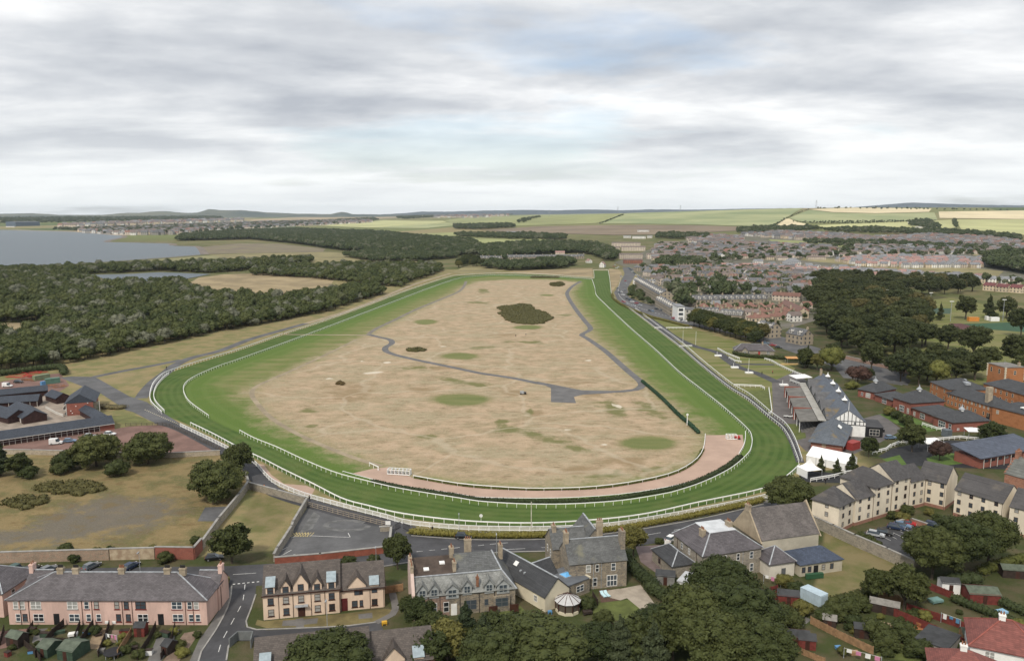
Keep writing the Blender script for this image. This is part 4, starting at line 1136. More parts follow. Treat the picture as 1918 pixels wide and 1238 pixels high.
BRICKR = rubble('red_brick', (0.30, 0.095, 0.065), (0.23, 0.07, 0.05), (0.24, 0.13, 0.10), 5.0)
BRICKO = rubble('orange_brick', (0.43, 0.175, 0.065), (0.35, 0.135, 0.05), (0.32, 0.17, 0.09), 5.0)
BRICKP = rubble('plinth_brick', (0.33, 0.17, 0.115), (0.27, 0.13, 0.09), (0.28, 0.17, 0.13), 5.0)
STONE = rubble('whin_rubble', (0.31, 0.255, 0.18), (0.15, 0.135, 0.115), (0.34, 0.30, 0.24), 2.1)
STONEP = rubble('pink_rubble', (0.36, 0.235, 0.175), (0.19, 0.135, 0.115), (0.36, 0.28, 0.23), 2.0)
STONEG = rubble('grey_rubble', (0.32, 0.285, 0.225), (0.20, 0.18, 0.15), (0.36, 0.32, 0.26), 2.2)
STONEY = M('sandstone_ashlar', (0.40, 0.33, 0.235), 0.9, 0.2, 0.5, fine=0.15)
CHST = M('chimney_stone', (0.36, 0.30, 0.22), 0.9, 0.25, 0.8)
# HOUSES ALONG THE BOTTOM OF THE PICTURE
# --- long pink terrace
b = Bld('terraced_house', 'long pink harled terrace with purple slate hipped roof at bottom left', 'terrace', (18, 1169), (389, 1170))
dd = (P(416, 1132) - P(389, 1170)).length
D_ = min(dd, 11.0)
b.body(D_, 5.4, 'hip', 3.5, PINKH, SL_PURP, 0.35, cap=LEAD, hipx=7.2)
L = b.L
def xz(zx): return (zx - 65) / (1425 - 65) * L     # position read off an enlarged view
RED_SILL = M('red_sill', (0.20, 0.04, 0.035), 0.7, 0.2, 1)
for zx, dbl in ((120, 0), (165, 0), (258, 1), (508, 1), (605, 0), (672, 0), (812, 0), (877, 0), (975, 1), (1222, 1), (1310, 0), (1355, 0)):
 b.win('front', xz(zx), 3.35, 1.95 if dbl else 0.85, 1.45, BROWNF if zx in (672, 812, 877, 975) else WHITE, 'pair' if dbl else 'sash', sill=RED_SILL if zx > 600 else KERB)
for zx, dbl in ((130, 0), (177, 0), (270, 1), (515, 1), (614, 0), (682, 0), (818, 0), (885, 0), (985, 1), (1225, 1), (1316, 0), (1362, 0)):
 b.win('front', xz(zx), 0.75, 1.95 if dbl else 0.85, 1.45, BROWNF if zx in (177, 818, 885) else WHITE, 'pair' if dbl else 'sash', sill=RED_SILL if zx > 600 else KERB)
for zx in (392, 1107): b.door('front', xz(zx), 0.95, 2.2, BLACK)
for zx in (150, 208, 572, 640, 848, 915, 1280, 1332): b.pipe('front', xz(zx))
for zx in (362, 470, 790, 1108, 1215): b.chim(xz(zx), D_ / 2, b.zr - .5, 1.25, .8, 1.6, CHST, 4, POTM if zx == 790 else POTD)
for zx in (735, 785): b.put('meter_box', cached(('meter',), lambda: MB().box(-.35, -.12, 0, .35, .05, .5).mesh('meter_box', WHITE)), xz(zx), 0, .3)
# wings towards the street behind, each with its tall end chimney
for k, x0 in ((0, -0.2), (1, L - 4.4)):
 wg = Bld('wing', '', '', (18, 1169), (389, 1170), root=b)
 wg.fr = b.fr @ Matrix.Translation((x0, D_ - 2.5, 0))
 wg.body(5.6, 4.9, 'gable', 2.4, PINKH, SL_PURP, 0.2, x0=0, x1=4.6, cap=LEAD)
 wg.chim(4.3 if k else 0.3, 2.8, 4.2, .8, 1.3, 4.6, PINKH, 2, POTM)
 wg.pipe('right', 1.2, 4.8)
b2 = Bld('house', 'pink house with dark slate roof cut off by the left edge', 'house', (-92, 1151), (8, 1156))
b2.body(10.5, 5.2, 'hip', 3.2, PINKH, SL_PURP, .35, cap=LEAD)
for x in (8, 12): b2.win('front', b2.L - x, 3.2); b2.win('front', b2.L - x, .8)
b2.win('right', 3, 3.2); b2.chim(b2.L - 6, 5, b2.zr - .5, 1.2, .8, 1.6, CHST, 3, POTD)

# --- cream flats with dormers
ZINC = M('zinc_sheet', (0.30, 0.36, 0.39), 0.5, 0.15, 1.5)
def cream_flats(A1, B1, B2, label, off2=0.6, root_name='apartment_building'):
 b = Bld(root_name, label, 'flats', A1, B1)
 b.body(9.6, 5.3, 'gable', 4.0, CREAMH, SL_BROWN, 0.3, fascia=BROWNF)
 L = b.L; bay = [L * (z - 345) / 525 for z in (397, 500, 603, 714, 812)]
 for i, x in enumerate(bay):
  b.win('front', x, .75, 1.05, 1.3, BROWNF if i != 2 else WHITE, 'sash', sill=BROWNF) if i != 2 else b.door('front', x, 1.2, 2.1, BROWNF)
  b.win('front', x, 3.1, 1.05, 1.3, BROWNF, 'sash', sill=BROWNF)
 b.put('door_canopy', MB().box(bay[2] - 1.3, -.9, 2.4, bay[2] + 1.3, 0, 2.55).mesh('door_canopy', LEAD))
 for i, x in enumerate(bay):
  if i in (0, 4): b.dormer(x, 1.7, 5.0, 2.0, 1.2, CREAMH, ZINC, fm=BROWNF, back=1.9, flat=True, wz=5.35, ww=1.05, wh=1.25)
  else: b.dormer(x, 1.8 if i != 2 else 2.9, 5.0, 1.7 if i != 2 else 2.0, 1.4 if i != 2 else 2.2, CREAMH, SL_BROWN, fm=BROWNF, back=1.7, wz=5.35 if i != 2 else 5.6, ww=1.05, wh=1.25)
 for x in (L * .2, L * .385, L * .62, L * .8, L - .1): b.pipe('front', x, 5.2)
 c = Bld('wing', '', '', B1, B2, root=b)
 c.fr = b.fr @ Matrix.Translation((b.L, off2, 0)); L2 = c.L
 c.body(8.6, 4.6, 'gable', 3.6, CREAMH, SL_BROWN, 0.3, x0=0.02, x1=L2, fascia=BROWNF)
 for x, w in ((.32, 1.05), (.47, .6), (.77, 1.05)): c.win('front', L2 * x, .7, w, 1.25, BROWNF, sill=BROWNF)
 c.door('front', 0.8, 1.1, 2.6, M('maroon_door', (0.10, 0.018, 0.02), 0.6))
 c.dormer(L2 * .38, 3.6, 4.3, 1.0, 2.0, CREAMH, SL_BROWN, back=1.5, fm=BROWNF, wz=3.25, ww=1.05, wh=1.3)
 c.win('front', L2 * .47, 3.25, .6, 1.2, BROWNF, off=.03)
 c.dormer(L2 * .77, 1.8, 4.3, 1.0, 1.1, CREAMH, ZINC, back=1.5, fm=BROWNF, flat=True, wz=3.4, ww=1.05, wh=1.25)
 for x in (.67, .98): c.pipe('front', L2 * x, 4.5)
 return b
cream_flats((494, 1161), (638, 1147), (721, 1138), 'cream harled flats with three gabled dormers beside the street')
# the same kind of block nearer the viewer, only its roof in the picture
A_, B_ = P(478, 1195, 9.3), P(690, 1173, 9.3)
fwd = (B_ - A_).normalized(); nrm = Vector((fwd.y, -fwd.x, 0))
def unpix(p):
 c, s = math.cos(PITCH), math.sin(PITCH); d = Vector((p[0], p[1], p[2] - CAM_H))
 f_ = d.y * c - d.z * s; u_ = d.y * s + d.z * c
 return 959 + F_PX * d.x / f_, 619 - F_PX * u_ / f_
a0 = A_ + nrm * 4.8; b0 = B_ + nrm * 4.8; c0 = b0 + fwd * (b0 - a0).length * .57
for q in (a0, b0, c0): q.z = 0
cream_flats(unpix(a0), unpix(b0), unpix(c0), 'brown tiled block of flats at the bottom edge behind a round tree')

# --- red and grey stone double house with bargeboarded dormers
b = Bld('villa', 'stone double villa with grey bargeboarded dormers and a bare pink gable', 'house', (779, 1158), (965, 1140))
L = b.L
Wd = 11.5
b.body(Wd, 4.6, 'flat', 0.0, STONE, SL_GREY, -0.3, t=.05)
bpy.data.objects.remove(b.roof)
rf = MB()
hz, h2 = 7.3, 8.6
b.rise, b.depth = 2.8, 6.0
ROOFB = M('brown_felt_roof', (0.075, 0.056, 0.045), 0.9, 0.3, 0.5)
MANS = slate('slate_pale_streaked', (0.20, 0.205, 0.195), None, 0.5)
rf.slab([(-.1, -.35, 4.5), (L + .3, -.35, 4.5), (L - 2.3, 2.9, hz), (-.1, 2.9, hz)], .15)
front_slope = b.put('roof', rf.mesh('roof', MANS))
b.roof = front_slope
b.put('roof_deck', MB().slab([(-.1, 2.9, hz + .02), (L * .42, 2.9, hz + .02), (L * .42, Wd - 2, h2), (-.1, Wd - 2, h2)], .2).slab([(-.1, Wd - 2, h2), (L * .42, Wd - 2, h2), (L * .42, Wd + .3, 5.0), (-.1, Wd + .3, 5.0)], .2).mesh('roof_deck', ROOFB), parent=front_slope)
b.put('roof_deck', MB().slab([(L * .42 + .02, 2.9, hz + .02), (L - 2.3, 2.9, hz + .02), (L - 3.5, Wd - 3, h2 + .7), (L * .42 + .02, Wd - 3, h2 + .7)], .2).slab([(L * .42 + .02, Wd - 3, h2 + .7), (L - 3.5, Wd - 3, h2 + .7), (L + .3, Wd + .3, 4.6), (L * .42, Wd + .3, 4.6)], .2).slab([(L - 2.3, 2.9, hz + .02), (L + .3, -.35, 4.5), (L + .3, Wd + .3, 4.6), (L - 3.5, Wd - 3, h2 + .7)], .15).mesh('roof_deck', SL_GREY), parent=front_slope)
b.put('lead_flashing', MB().bar((-.1, 2.9, hz + .1), (L - 2.3, 2.9, hz + .1), .35, .12).bar((L - 2.3, 2.9, hz + .1), (L + .3, -.35, 4.55), .3, .12).bar((L - 2.3, 2.9, hz + .1), (L - 3.5, Wd - 3, h2 + .8), .3, .12).mesh('lead_flashing', LEAD), parent=front_slope)
b.put('gable_wall', MB().add([(x, y, z) for x in (-.75, -.12) for y, z in ((-.7, -.3), (Wd + .3, -.3), (Wd + .3, 5.4), (Wd - 2, 9.3), (2.4, 8.2), (-.7, 5.2))], [(0, 1, 2, 3, 4, 5), (11, 10, 9, 8, 7, 6)] + [(i, 6 + i, 6 + (i + 1) % 6, (i + 1) % 6) for i in range(6)]).mesh('gable_wall', M('pale_pink_render', (0.54, 0.42, 0.37), 0.9, 0.14, 0.4)))
for y, h in ((3.4, 1.7), (5.6, 1.5), (8.2, 1.6)): b.chim(-.42, y, 8.0, .6, 1.3, h, CHST, 2)
b.chim(L * .41, 4.2, 7.2, .7, 1.2, 2.3, CHST, 2); b.chim(L * .41, Wd - 2.5, 8, .9, 1.4, 2.6, CHST, 3); b.chim(L * .60, Wd + .2, 7.5, 1.5, .8, 3.4, CHST, 3); b.chim(L - 1.2, Wd - 1, 6.5, .8, 1.5, 3.2, CHST, 3); b.chim(L * .62, .6, 5.4, .5, .6, 2.0, POTM, 1)
BARGE = M('grey_bargeboard', (0.36, 0.38, 0.38), 0.6, 0.15, 1)
for zx, w, z0 in ((370, 1.9, 4.0), (460, 1.9, 4.0), (600, 2.6, 3.6), (715, 1.9, 4.1), (888, 1.9, 4.0), (998, 2.6, 3.7)):
 x = (zx - 318) / (1095 - 318) * L
 b.dormer(x, w, z0, 1.9, 1.15, BARGE, MANS, fm=BARGE, wz=z0 + .35, ww=w * .6, wh=1.5, style='pair', y=-.15, back=2.0, over=.4)
b.put('pink_facing', MB().box(.05, -.04, -.3, L * .33, .1, 4.45).mesh('pink_facing', STONEP))
for zx in (460, 552): b.win('front', (zx - 318) / 777 * L, .9, 1.0, 2.0, WHITE, 'sash', off=.05)
b.door('front', (612 - 318) / 777 * L, 1.0, 2.3, WHITE, off=.05)
DGREY = M('dark_grey_frame', (0.12, 0.125, 0.13), 0.6, .15, 1)
b.win('front', (742 - 318) / 777 * L, .9, 2.3, 1.9, DGREY, 'pair'); b.win('front', (866 - 318) / 777 * L, 1.5, .7, 1.2, DGREY); b.win('front', (985 - 318) / 777 * L, 1.2, 2.5, 1.7, DGREY, 'pair', off=.5)
b.put('bay', MB().box((985 - 318) / 777 * L - 1.7, -.5, -.3, (985 - 318) / 777 * L + 1.7, 0, 3.3).mesh('bay', STONE))
for zx in (418, 505, 660, 810, 930): b.pipe('front', (zx - 318) / 777 * L, 4.5, BLACK)
for x, f in ((.13, .35), (.30, .62)): b.put('rooflight', cached(('rlf',), lambda: MB().box(-.55, -.6, 0, .55, .6, .25).mesh('rooflight', WHITE)), L * x, 2.9 + (Wd - 5) * f, hz + f * 1.2)
for zx in (910, 1075): b.put('yard_gate', MB().box((zx - 318) / 777 * L - .9, -1.6, 0, (zx - 318) / 777 * L + .9, -1.5, 1.9).mesh('yard_gate', BROWNF))

# --- bungalow with the round conservatory, flat roofed extension
def fr_building(name, label, cat, A, B): return Bld(name, label, cat, A, B)
b = fr_building('bungalow', 'slate roofed bungalow with cream gable and round conservatory', 'house', (1021, 1146), (1066, 1128))
L = b.L
dep = (P(1009, 1031, 6.3) - P(1044, 1104, 6.3)).length
b.body(dep, 3.3, 'gable_y', 3.0, IVORY, SL_DARK, 0.35, cap=LEAD)
b.win('left', 3, 1.2, 1.0, 1.2); b.win('left', dep * .6, .9, .9, 1.5); b.door('left', dep * .75, .9, 2)
for y in (dep * .45, dep * .52): b.put('roof_vent', cached(('vent',), lambda: MB().box(-.25, -.15, 0, .25, .15, .35).mesh('roof_vent', LEAD)), L * .22, y, 4.7)
b.put('rooflight', MB().slab([(L * .26, dep * .62, 5.05), (L * .26, dep * .68, 5.05), (L * .38, dep * .68, 5.75), (L * .38, dep * .62, 5.75)], .1).mesh('rooflight', WHITE), 0, 0, .12)
wg = Bld('wing', '', '', (1021, 1146), (1066, 1128), root=b); wg.fr = b.fr @ Matrix.Translation((L * .5, dep * .35, 0))
wg.body(5.2, 3.3, 'gable', 2.6, IVORY, SL_DARK, .3, x0=0, x1=L * .5 + 2.5, cap=LEAD)
ex = Bld('wing', '', '', (1021, 1146), (1066, 1128), root=b); ex.fr = b.fr @ Matrix.Translation((L + .2, .8, 0))
ex.body(7.2, 3.1, 'flat', 0, STONE, M('grey_membrane', (0.125, 0.135, 0.15), .7, .12, .5), .12, t=.22, x0=0, x1=6.4)
ex.put('parapet', MB().box(6.2, -.15, 3.05, 6.6, 7.4, 3.5).mesh('parapet', IVORY))
ex.win('front', 3.6, 1.0, 2.0, 1.3, WHITE, 'pair')
BLUEG = glass_mat('blue_rooflight_glass', (0.09, 0.26, 0.46))
lt = ex.put('roof_lantern', MB().box(1.9, 2.6, 3.3, 4.9, 4.9, 3.55).mesh('roof_lantern', LEAD))
ex.put('pane', MB().add([(2.0, 2.7, 3.56), (4.8, 2.7, 3.56), (4.8, 4.8, 3.56), (2.0, 4.8, 3.56), (3.0, 3.75, 4.0), (3.9, 3.75, 4.0)], [(0, 1, 5, 4), (1, 2, 5), (2, 3, 4, 5), (3, 0, 4)]).mesh('pane', BLUEG), parent=lt)
# conservatory
cc = (L * .62, -2.3)
n8 = 10; cr = 2.5
ring = [(cc[0] + cr * math.cos(2 * math.pi * i / n8), cc[1] + cr * math.sin(2 * math.pi * i / n8)) for i in range(n8)]
cons = b.put('conservatory', MB().prism([(cc[0] + (cr - .15) * math.cos(2 * math.pi * i / n8), cc[1] + (cr - .15) * math.sin(2 * math.pi * i / n8)) for i in range(n8)], .6, 2.3).mesh('conservatory', glass_mat('conservatory_glass', (.07, .06, .05))))
b.put('dwarf_wall', MB().prism(ring, -.2, .62).mesh('dwarf_wall', IVORY), parent=cons)
for i in range(n8): b.put('post', MB().bar((*ring[i], .6), (*ring[i], 2.35), .16, .16).mesh('post', BROWNF), parent=cons)
top = (cc[0], cc[1], 3.9); GLROOF = M('polycarbonate', (0.50, 0.50, 0.50), .35, .1, .8)
cr_ = MB()
ro = [(cc[0] + (cr + .25) * math.cos(2 * math.pi * i / n8), cc[1] + (cr + .25) * math.sin(2 * math.pi * i / n8), 2.35) for i in range(n8)]
cr_.add(ro + [top], [(i, (i + 1) % n8, n8) for i in range(n8)] + [tuple(range(n8 - 1, -1, -1))])
b.put('conservatory_roof', cr_.mesh('conservatory_roof', GLROOF), parent=cons)
mb = MB()
for p in ro: mb.bar((p[0], p[1], p[2] + .05), (top[0], top[1], top[2] + .05), .09, .09)
b.put('glazing_bars', mb.mesh('glazing_bars', BROWNF), parent=cons)

# --- big stone villa
b = Bld('villa', 'tall grey stone villa with slate roof and stone chimneys above a lawn', 'house', (1066, 1107), (1173, 1097))
L = b.L
b.body(8.4, 6.1, 'gable', 3.6, STONE, SL_GREY, .3, cap=LEAD)
for zx, w in ((190, .95), (250, .7), (360, .9)): b.win('front', (zx - 62) / (452 - 62) * L, 3.9, w, 1.6)
b.win('front', (352 - 62) / 390 * L, .4, 2.2, 2.4, WHITE, 'big'); b.win('front', (235 - 62) / 390 * L, .7, .9, 1.8); b.win('front', (110 - 62) / 390 * L, 1, 1, 1.6)
b.door('right', 4, 1, 2.1); b.win('right', 2, 4, .7, 1.3)
for zx in (225, 278): b.pipe('front', (zx - 62) / 390 * L, 6, LEAD)
b.chim(.3, 4.2, 8.3, .9, 1.6, 3.4, CHST, 3); b.chim(L - .35, 2.6, 5.8, 1.0, 1.9, 6.0, STONE, 3); b.chim(L * .72, 8.6, 7.5, 1.4, .8, 4.4, CHST, 3)
wg = Bld('wing', '', '', (1066, 1107), (1173, 1097), root=b); wg.fr = b.fr @ Matrix.Translation((-1.5, 8.4, 0))
wg.body(7.4, 6.0, 'gable', 3.2, STONE, SL_GREY, .3, x0=0, x1=L * .62, cap=LEAD); wg.chim(1, 3.6, 8.4, .9, 1.5, 1.8, CHST, 2)
wg.win('left', 2.2, 3.6, .8, 1.4); wg.win('left', 5, 3.6, .8, 1.4)
w2 = Bld('wing', '', '', (1066, 1107), (1173, 1097), root=b); w2.fr = b.fr @ Matrix.Translation((L * .38, 8.4, 0))
w2.body(9.5, 6.0, 'gable_y', 3.9, STONE, SL_GREY, .3, x0=0, x1=6.6, cap=LEAD)
DECK = M('timber_deck', (0.105, 0.062, 0.045), .85, .25, .9, stretch=(6, 1, 1))

# --- hipped stone house with the white flat roof
b = Bld('villa', 'square stone house with hipped slate roof and white flat top', 'house', (1315, 1088), (1424, 1071))
L = b.L
dp = (P(1259, 994, 6.2) - P(1315, 1035, 6.2)).length
b.body(dp, 6.0, 'flat', 0.0, STONEG, SL_PURP, -.3, t=.05)
bpy.data.objects.remove(b.roof)
zf, m_ = 8.9, 4.2; q0 = [(-.4, -.4, 5.85), (L + .4, -.4, 5.85), (L + .4, dp + .4, 5.85), (-.4, dp + .4, 5.85)]; q1 = [(m_, m_, zf), (L - m_, m_, zf), (L - m_, dp - m_ * .6, zf), (m_, dp - m_ * .6, zf)]
b.roof = b.put('roof', MB().add(q0 + q1, [(0, 1, 5, 4), (1, 2, 6, 5), (2, 3, 7, 6), (3, 0, 4, 7), (3, 2, 1, 0), (4, 5, 6, 7)]).mesh('roof', SL_PURP))
b.put('flat_top', MB().box(m_ - .15, m_ - .15, zf + .01, L - m_ + .15, dp - m_ * .6 + .15, zf + .12).mesh('flat_top', M('white_roof_membrane', (0.55, 0.57, 0.59), .6, .15, .4)), parent=b.roof)
mb = MB()
for i in range(4): mb.bar((q0[i][0], q0[i][1], q0[i][2] + .05), (q1[i][0], q1[i][1], q1[i][2] + .05), .28, .1)
b.put('hip_flashing', mb.mesh('hip_flashing', LEAD), parent=b.roof)
for u, w in ((.12, 1.0), (.37, .8), (.60, .7), (.83, .8)): b.win('front', L * u, 3.7, w, 1.5, WHITE)
b.win('front', L * .12, 2.0, 1.0, 1.4); b.win('front', L * .37, .8, .7, 1.3, DGREY); b.door('front', L * .61, .9, 2.4, WHITE); b.win('front', L * .84, .7, .8, 1.7, WHITE)
b.win('left', dp * .45, 3.8, .7, 1.3); b.win('left', dp * .7, 3.8, .7, 1.3)
b.pipe('front', L * .68, 6, LEAD); b.pipe('left', dp * .2); b.pipe('left', dp * .85)
b.chim(3.0, dp * .42, 7.2, .9, 1.5, 2.4, CHST, 3); b.chim(L * .70, dp * .5, 8.2, 1.0, 1.7, 2.0, CHST, 3)
wg = Bld('wing', '', '', (1315, 1088), (1424, 1071), root=b); wg.fr = b.fr @ Matrix.Translation((-5.6, 3.2, 0))
wg.body(9.5, 2.9, 'hip', 2.0, STONEG, SL_DARK, .3, x0=0, x1=5.55, cap=LEAD); wg.win('left', 6, .9, .9, 1.2, BROWNF)
wg = Bld('wing', '', '', (1315, 1088), (1424, 1071), root=b); wg.fr = b.fr @ Matrix.Translation((-2.5, -5.0, 0))
wg.body(4.9, 2.6, 'flat', 0, WHITE, M('dark_felt', (.05, .052, .055), .85, .25, .6), .25, x0=0, x1=9.5); wg.win('left', 1.8, 1.2, .9, .8, BROWNF); wg.win('left', 3.6, 1.2, .9, .8, BROWNF)
w3 = Bld('garden_room', 'white flat roofed garden room behind the big conifer', 'outbuilding', (1269, 1111), (1296, 1118))
w3.body(5.0, 2.7, 'flat', 0, WHITE, M('pale_felt', (.45, .46, .47), .7, .15, .6), .2, t=.3)
w3.win('front', w3.L * .4, 1.1, 1.0, .8, BROWNF)
w4 = Bld('garden_room', 'small white flat roofed shed beside the brown fence', 'outbuilding', (1410, 1133), (1424, 1128))
w4.body(4.0, 2.5, 'flat', 0, WHITE, MATS['pale_felt'], .25, t=.25); w4.win('front', w4.L * .5, 1.2, .6, .6, BROWNF)

# --- hall with the long slate roof, its annexe and blue roofed extension
b = Bld('church_hall', 'hall with a long brown slate roof and tall end gable', 'hall', (1425, 1060), (1531, 1045))
L = b.L
dp = 11.5
b.body(dp, 6.2, 'gable', 5.4, M('hall_harling', (.47, .43, .34), .9, .14, .4), slate('slate_brown_streaked', (.115, .102, .096), None, .45), .2)
b.put('skew_gable', MB().add([(x, y, z) for x in (-.45, -.14) for y, z in ((-.4, 5.6), (dp + .4, 5.6), (dp / 2, 12.3))], [(0, 1, 2), (5, 4, 3), (0, 3, 4, 1), (1, 4, 5, 2), (2, 5, 3, 0)]).mesh('skew_gable', STONEY))
b.put('skew_gable', MB().add([(x, y, z) for x in (L + .14, L + .5) for y, z in ((-.4, 5.6), (dp + .4, 5.6), (dp / 2, 12.3))], [(0, 1, 2), (5, 4, 3), (0, 3, 4, 1), (1, 4, 5, 2), (2, 5, 3, 0)]).mesh('skew_gable', STONEY))
b.chim(-.2, dp * .5, 11.2, .8, 1.5, 1.6, CHST, 2); b.win('front', 2, 3, 1.6, 1.2, WHITE, 'pair')
w1 = Bld('annexe', '', '', (1369, 1084), (1398, 1076), root=b)
w1.fr = b.fr @ Matrix.Translation((-2.0, -6.2, 0)); w1.body(6.0, 3.6, 'pyr', 2.5, M('hall_white_render', (.62, .58, .50), .9, .12, .4), SL_PURP, .35, x0=0, x1=6.4, cap=LEAD)
w1.door('front', 3.6, .9, 2, DGREY)
w2 = Bld('annexe', '', '', (1469, 1085), (1560, 1079), root=b)
w2.fr = b.fr @ Matrix.Translation((5.2, -7.2, 0)); SLB = slate('slate_ultramarine', (.055, .070, .105), None, .15)
w2.body(7.0, 2.9, 'hip', 2.0, MATS['hall_harling'], SLB, .3, x0=0, x1=L - 4.2)
for u in (.08, .22, .55, .75): w2.win('front', (L - 4.2) * u, .9, .8, 1.2, BROWNF)
w2.door('front', (L - 4.2) * .37, 1.0, 2.1, BLACK)
# ROADS, PATHS AND YARDS
SANDM = M('pink_sand', (0.42, 0.30, 0.235), 0.97, 0.10, 0.12, fine=0.08)
sheet('sand_track', pp(SAND), 0.02, SANDM, 'pink sand all-weather strip inside the near turn')
sheet('sand_patch', pp([(482, 868), (494, 870), (508, 889), (532, 906), (573, 909), (590, 916), (582, 929), (540, 914), (512, 901), (496, 884)]), 0.02, SANDM, 'pink sand beside the white palisade')
PATH = M('path_tarmac', (0.135, 0.132, 0.132), 0.9, 0.18, 0.2, fine=0.2)
ribbon('path', pp([(873, 527), (868, 538), (856, 548), (820, 563), (779, 580), (738, 600), (706, 615), (690, 626)]), 3.2, 0.03, M('dusty_path', (0.185, 0.165, 0.14), 0.9, 0.2, 0.2), 'tarmac path along the far left of the links')
ribbon('path', pp([(690, 626.5), (712, 632), (730, 636), (734, 643), (722, 651), (727, 660), (766, 671), (862, 691), (900, 699), (960, 708), (1004, 717), (1040, 723)]), 3.8, 0.034, PATH, 'winding tarmac path across the links')
sheet('path', pp([(1004, 714), (1032, 727), (1032, 753), (1079, 755), (1075, 743), (1092, 739), (1147, 736), (1147, 732), (1090, 731), (1040, 721)]), 0.042, PATH, 'tarmac apron where the paths meet')
ribbon('path', pp([(1140, 734), (1165, 733), (1190, 730), (1202, 723), (1199, 714), (1174, 693), (1133, 657), (1100, 634), (1090, 627), (1105, 618), (1104, 611), (1096, 602), (1076, 576), (1063, 554), (1064, 545), (1074, 535), (1088, 527)]), 3.8, 0.038, PATH, 'tarmac path along the right of the links')
DIRT = M('trodden_earth', (0.31, 0.255, 0.175), 0.96, 0.25, 0.1, fine=0.2)
ribbon('path', pp([(668, 636), (617, 661), (560, 688), (519, 706), (480, 724), (472, 738), (480, 753), (505, 780), (545, 806), (600, 832), (660, 856), (715, 873)]), 2.2, 0.026, DIRT, 'trodden earth line round the left of the links')
ribbon('path', pp([(534, 626.5), (578, 627), (640, 627.5), (690, 628)]), 3.0, 0.022, DIRT, 'earth crossing over the back straight')
ribbon('path', pp([(264, 746), (274, 731), (290, 714), (312, 697), (330, 683), (360, 670), (412, 657), (467, 636), (519, 621), (573, 606)]), 5.5, 0.03, TARMAC2, 'perimeter tarmac track outside the back straight')
ribbon('path', pp([(573, 606), (640, 586), (700, 564), (752, 542), (790, 528), (845, 512)]), 5.0, 0.028, DIRT, 'earth track continuing along the wood')
ribbon('path', pp([(176, 706), (230, 695), (285, 685), (340, 674)]), 4.5, 0.026, TARMAC2, 'side track between two dry lawns')
sheet('road', pp([(112, 707), (135, 705), (178, 706), (242, 742), (275, 753), (341, 796), (300, 796), (277, 786), (250, 772), (236, 768), (189, 737), (150, 722)]), 0.034, TARMAC2, 'broad tarmac road from the stables to the course')
ribbon('road', pp([(300, 790), (341, 803), (412, 840), (460, 868), (484, 895), (505, 916), (540, 931), (580, 943), (640, 960), (700, 975), (768, 993)]), 5.5, 0.038, TARMAC, 'dark tarmac lane outside the white palisade')
ribbon('pavement', pp([(768, 994), (862, 999), (982, 1001), (1092, 997), (1202, 985), (1312, 963), (1437, 936)]), 3.2, 0.036, PAVE, 'footway between palisade and hedge')
# yards
sheet('yard', pp([(-60, 846), (0, 838), (20, 833), (215, 803), (240, 799), (302, 795), (330, 798), (415, 843), (405, 849), (320, 851), (230, 851), (100, 847)]), 0.02, CHIPP, 'red gravel yard in front of the stables')
sheet('yard', pp([(-80, 725), (0, 715), (60, 704), (112, 699), (120, 708), (130, 722), (97, 742), (60, 735), (-80, 745)]), 0.02, CHIPP, 'red gravel storage yard behind the stables')
sheet('yard', pp([(-60, 838), (-60, 730), (100, 735), (150, 760), (196, 783), (215, 800)]), 0.028, M('stable_concrete', (.30, .25, .205), .9, .2, .3, fine=.15), 'pale concrete of the stable court')
sheet('car_park', pp([(576, 950), (640, 966), (732, 990), (727, 1032), (516, 1048), (532, 1018), (547, 996), (560, 974)]), 0.03, TARMAC2, 'old grey car park behind the timber fence')
sheet('slab', pp([(384, 950), (432, 948), (414, 976), (370, 976)]), 0.03, TARMAC2, 'cracked grey slab on the waste ground')
sheet('lawn', pp([(226, 779), (250, 777), (272, 784), (282, 793), (240, 796), (217, 790), (202, 778)]), 0.05, M('mown_grass', (.145, .15, .055), .95, .25, .2, fine=.2), 'small lawn island by the stables')
# the street at the front
sheet('street', pp([(-150, 1068), (0, 1066), (200, 1063), (430, 1060), (516, 1055), (640, 1045), (726, 1033), (733, 990), (770, 1001), (862, 1008), (941, 1010), (1050, 1007), (1187, 992), (1323, 968), (1430, 943), (1520, 925), (1524, 934), (1436, 962), (1364, 981), (1258, 1012), (1203, 1021), (1050, 1032), (930, 1036), (780, 1052), (640, 1075), (490, 1096), (430, 1102), (200, 1110), (0, 1112), (-150, 1114)]), 0.03, TARMAC, 'street running below the near turn')
sheet('street', pp([(434, 1096), (480, 1096), (478, 1116), (462, 1166), (452, 1186), (428, 1212), (424, 1260), (368, 1260), (378, 1220), (427, 1138)]), 0.034, TARMAC, 'side street between the pink terrace and the cream flats')
sheet('street', pp([(452, 1172), (500, 1180), (650, 1173), (712, 1165), (720, 1184), (690, 1200), (478, 1200), (440, 1200)]), 0.032, TARMAC, 'close behind the cream flats')
def kerb(pix, label, h=0.12, w=0.3, parent=None):
 ln = catmull(pp(pix), 3); mb = MB()
 for a, c in zip(ln, ln[1:]): mb.bar((a.x, a.y, h / 2), (c.x, c.y, h / 2), w, h)
 tag(mb.build('kerb', KERB), label, kind='structure')
kerb([(434, 1097), (433, 1112), (426, 1138), (404, 1180), (377, 1220), (371, 1240)], 'kerb of the side street by the pink terrace')
kerb([(479, 1113), (470, 1140), (461, 1163), (463, 1174), (480, 1179), (510, 1178), (651, 1172), (704, 1165)], 'kerb round the corner of the cream flats')
kerb([(452, 1187), (440, 1194), (428, 1210), (424, 1236)], 'kerb of the side street at its right')
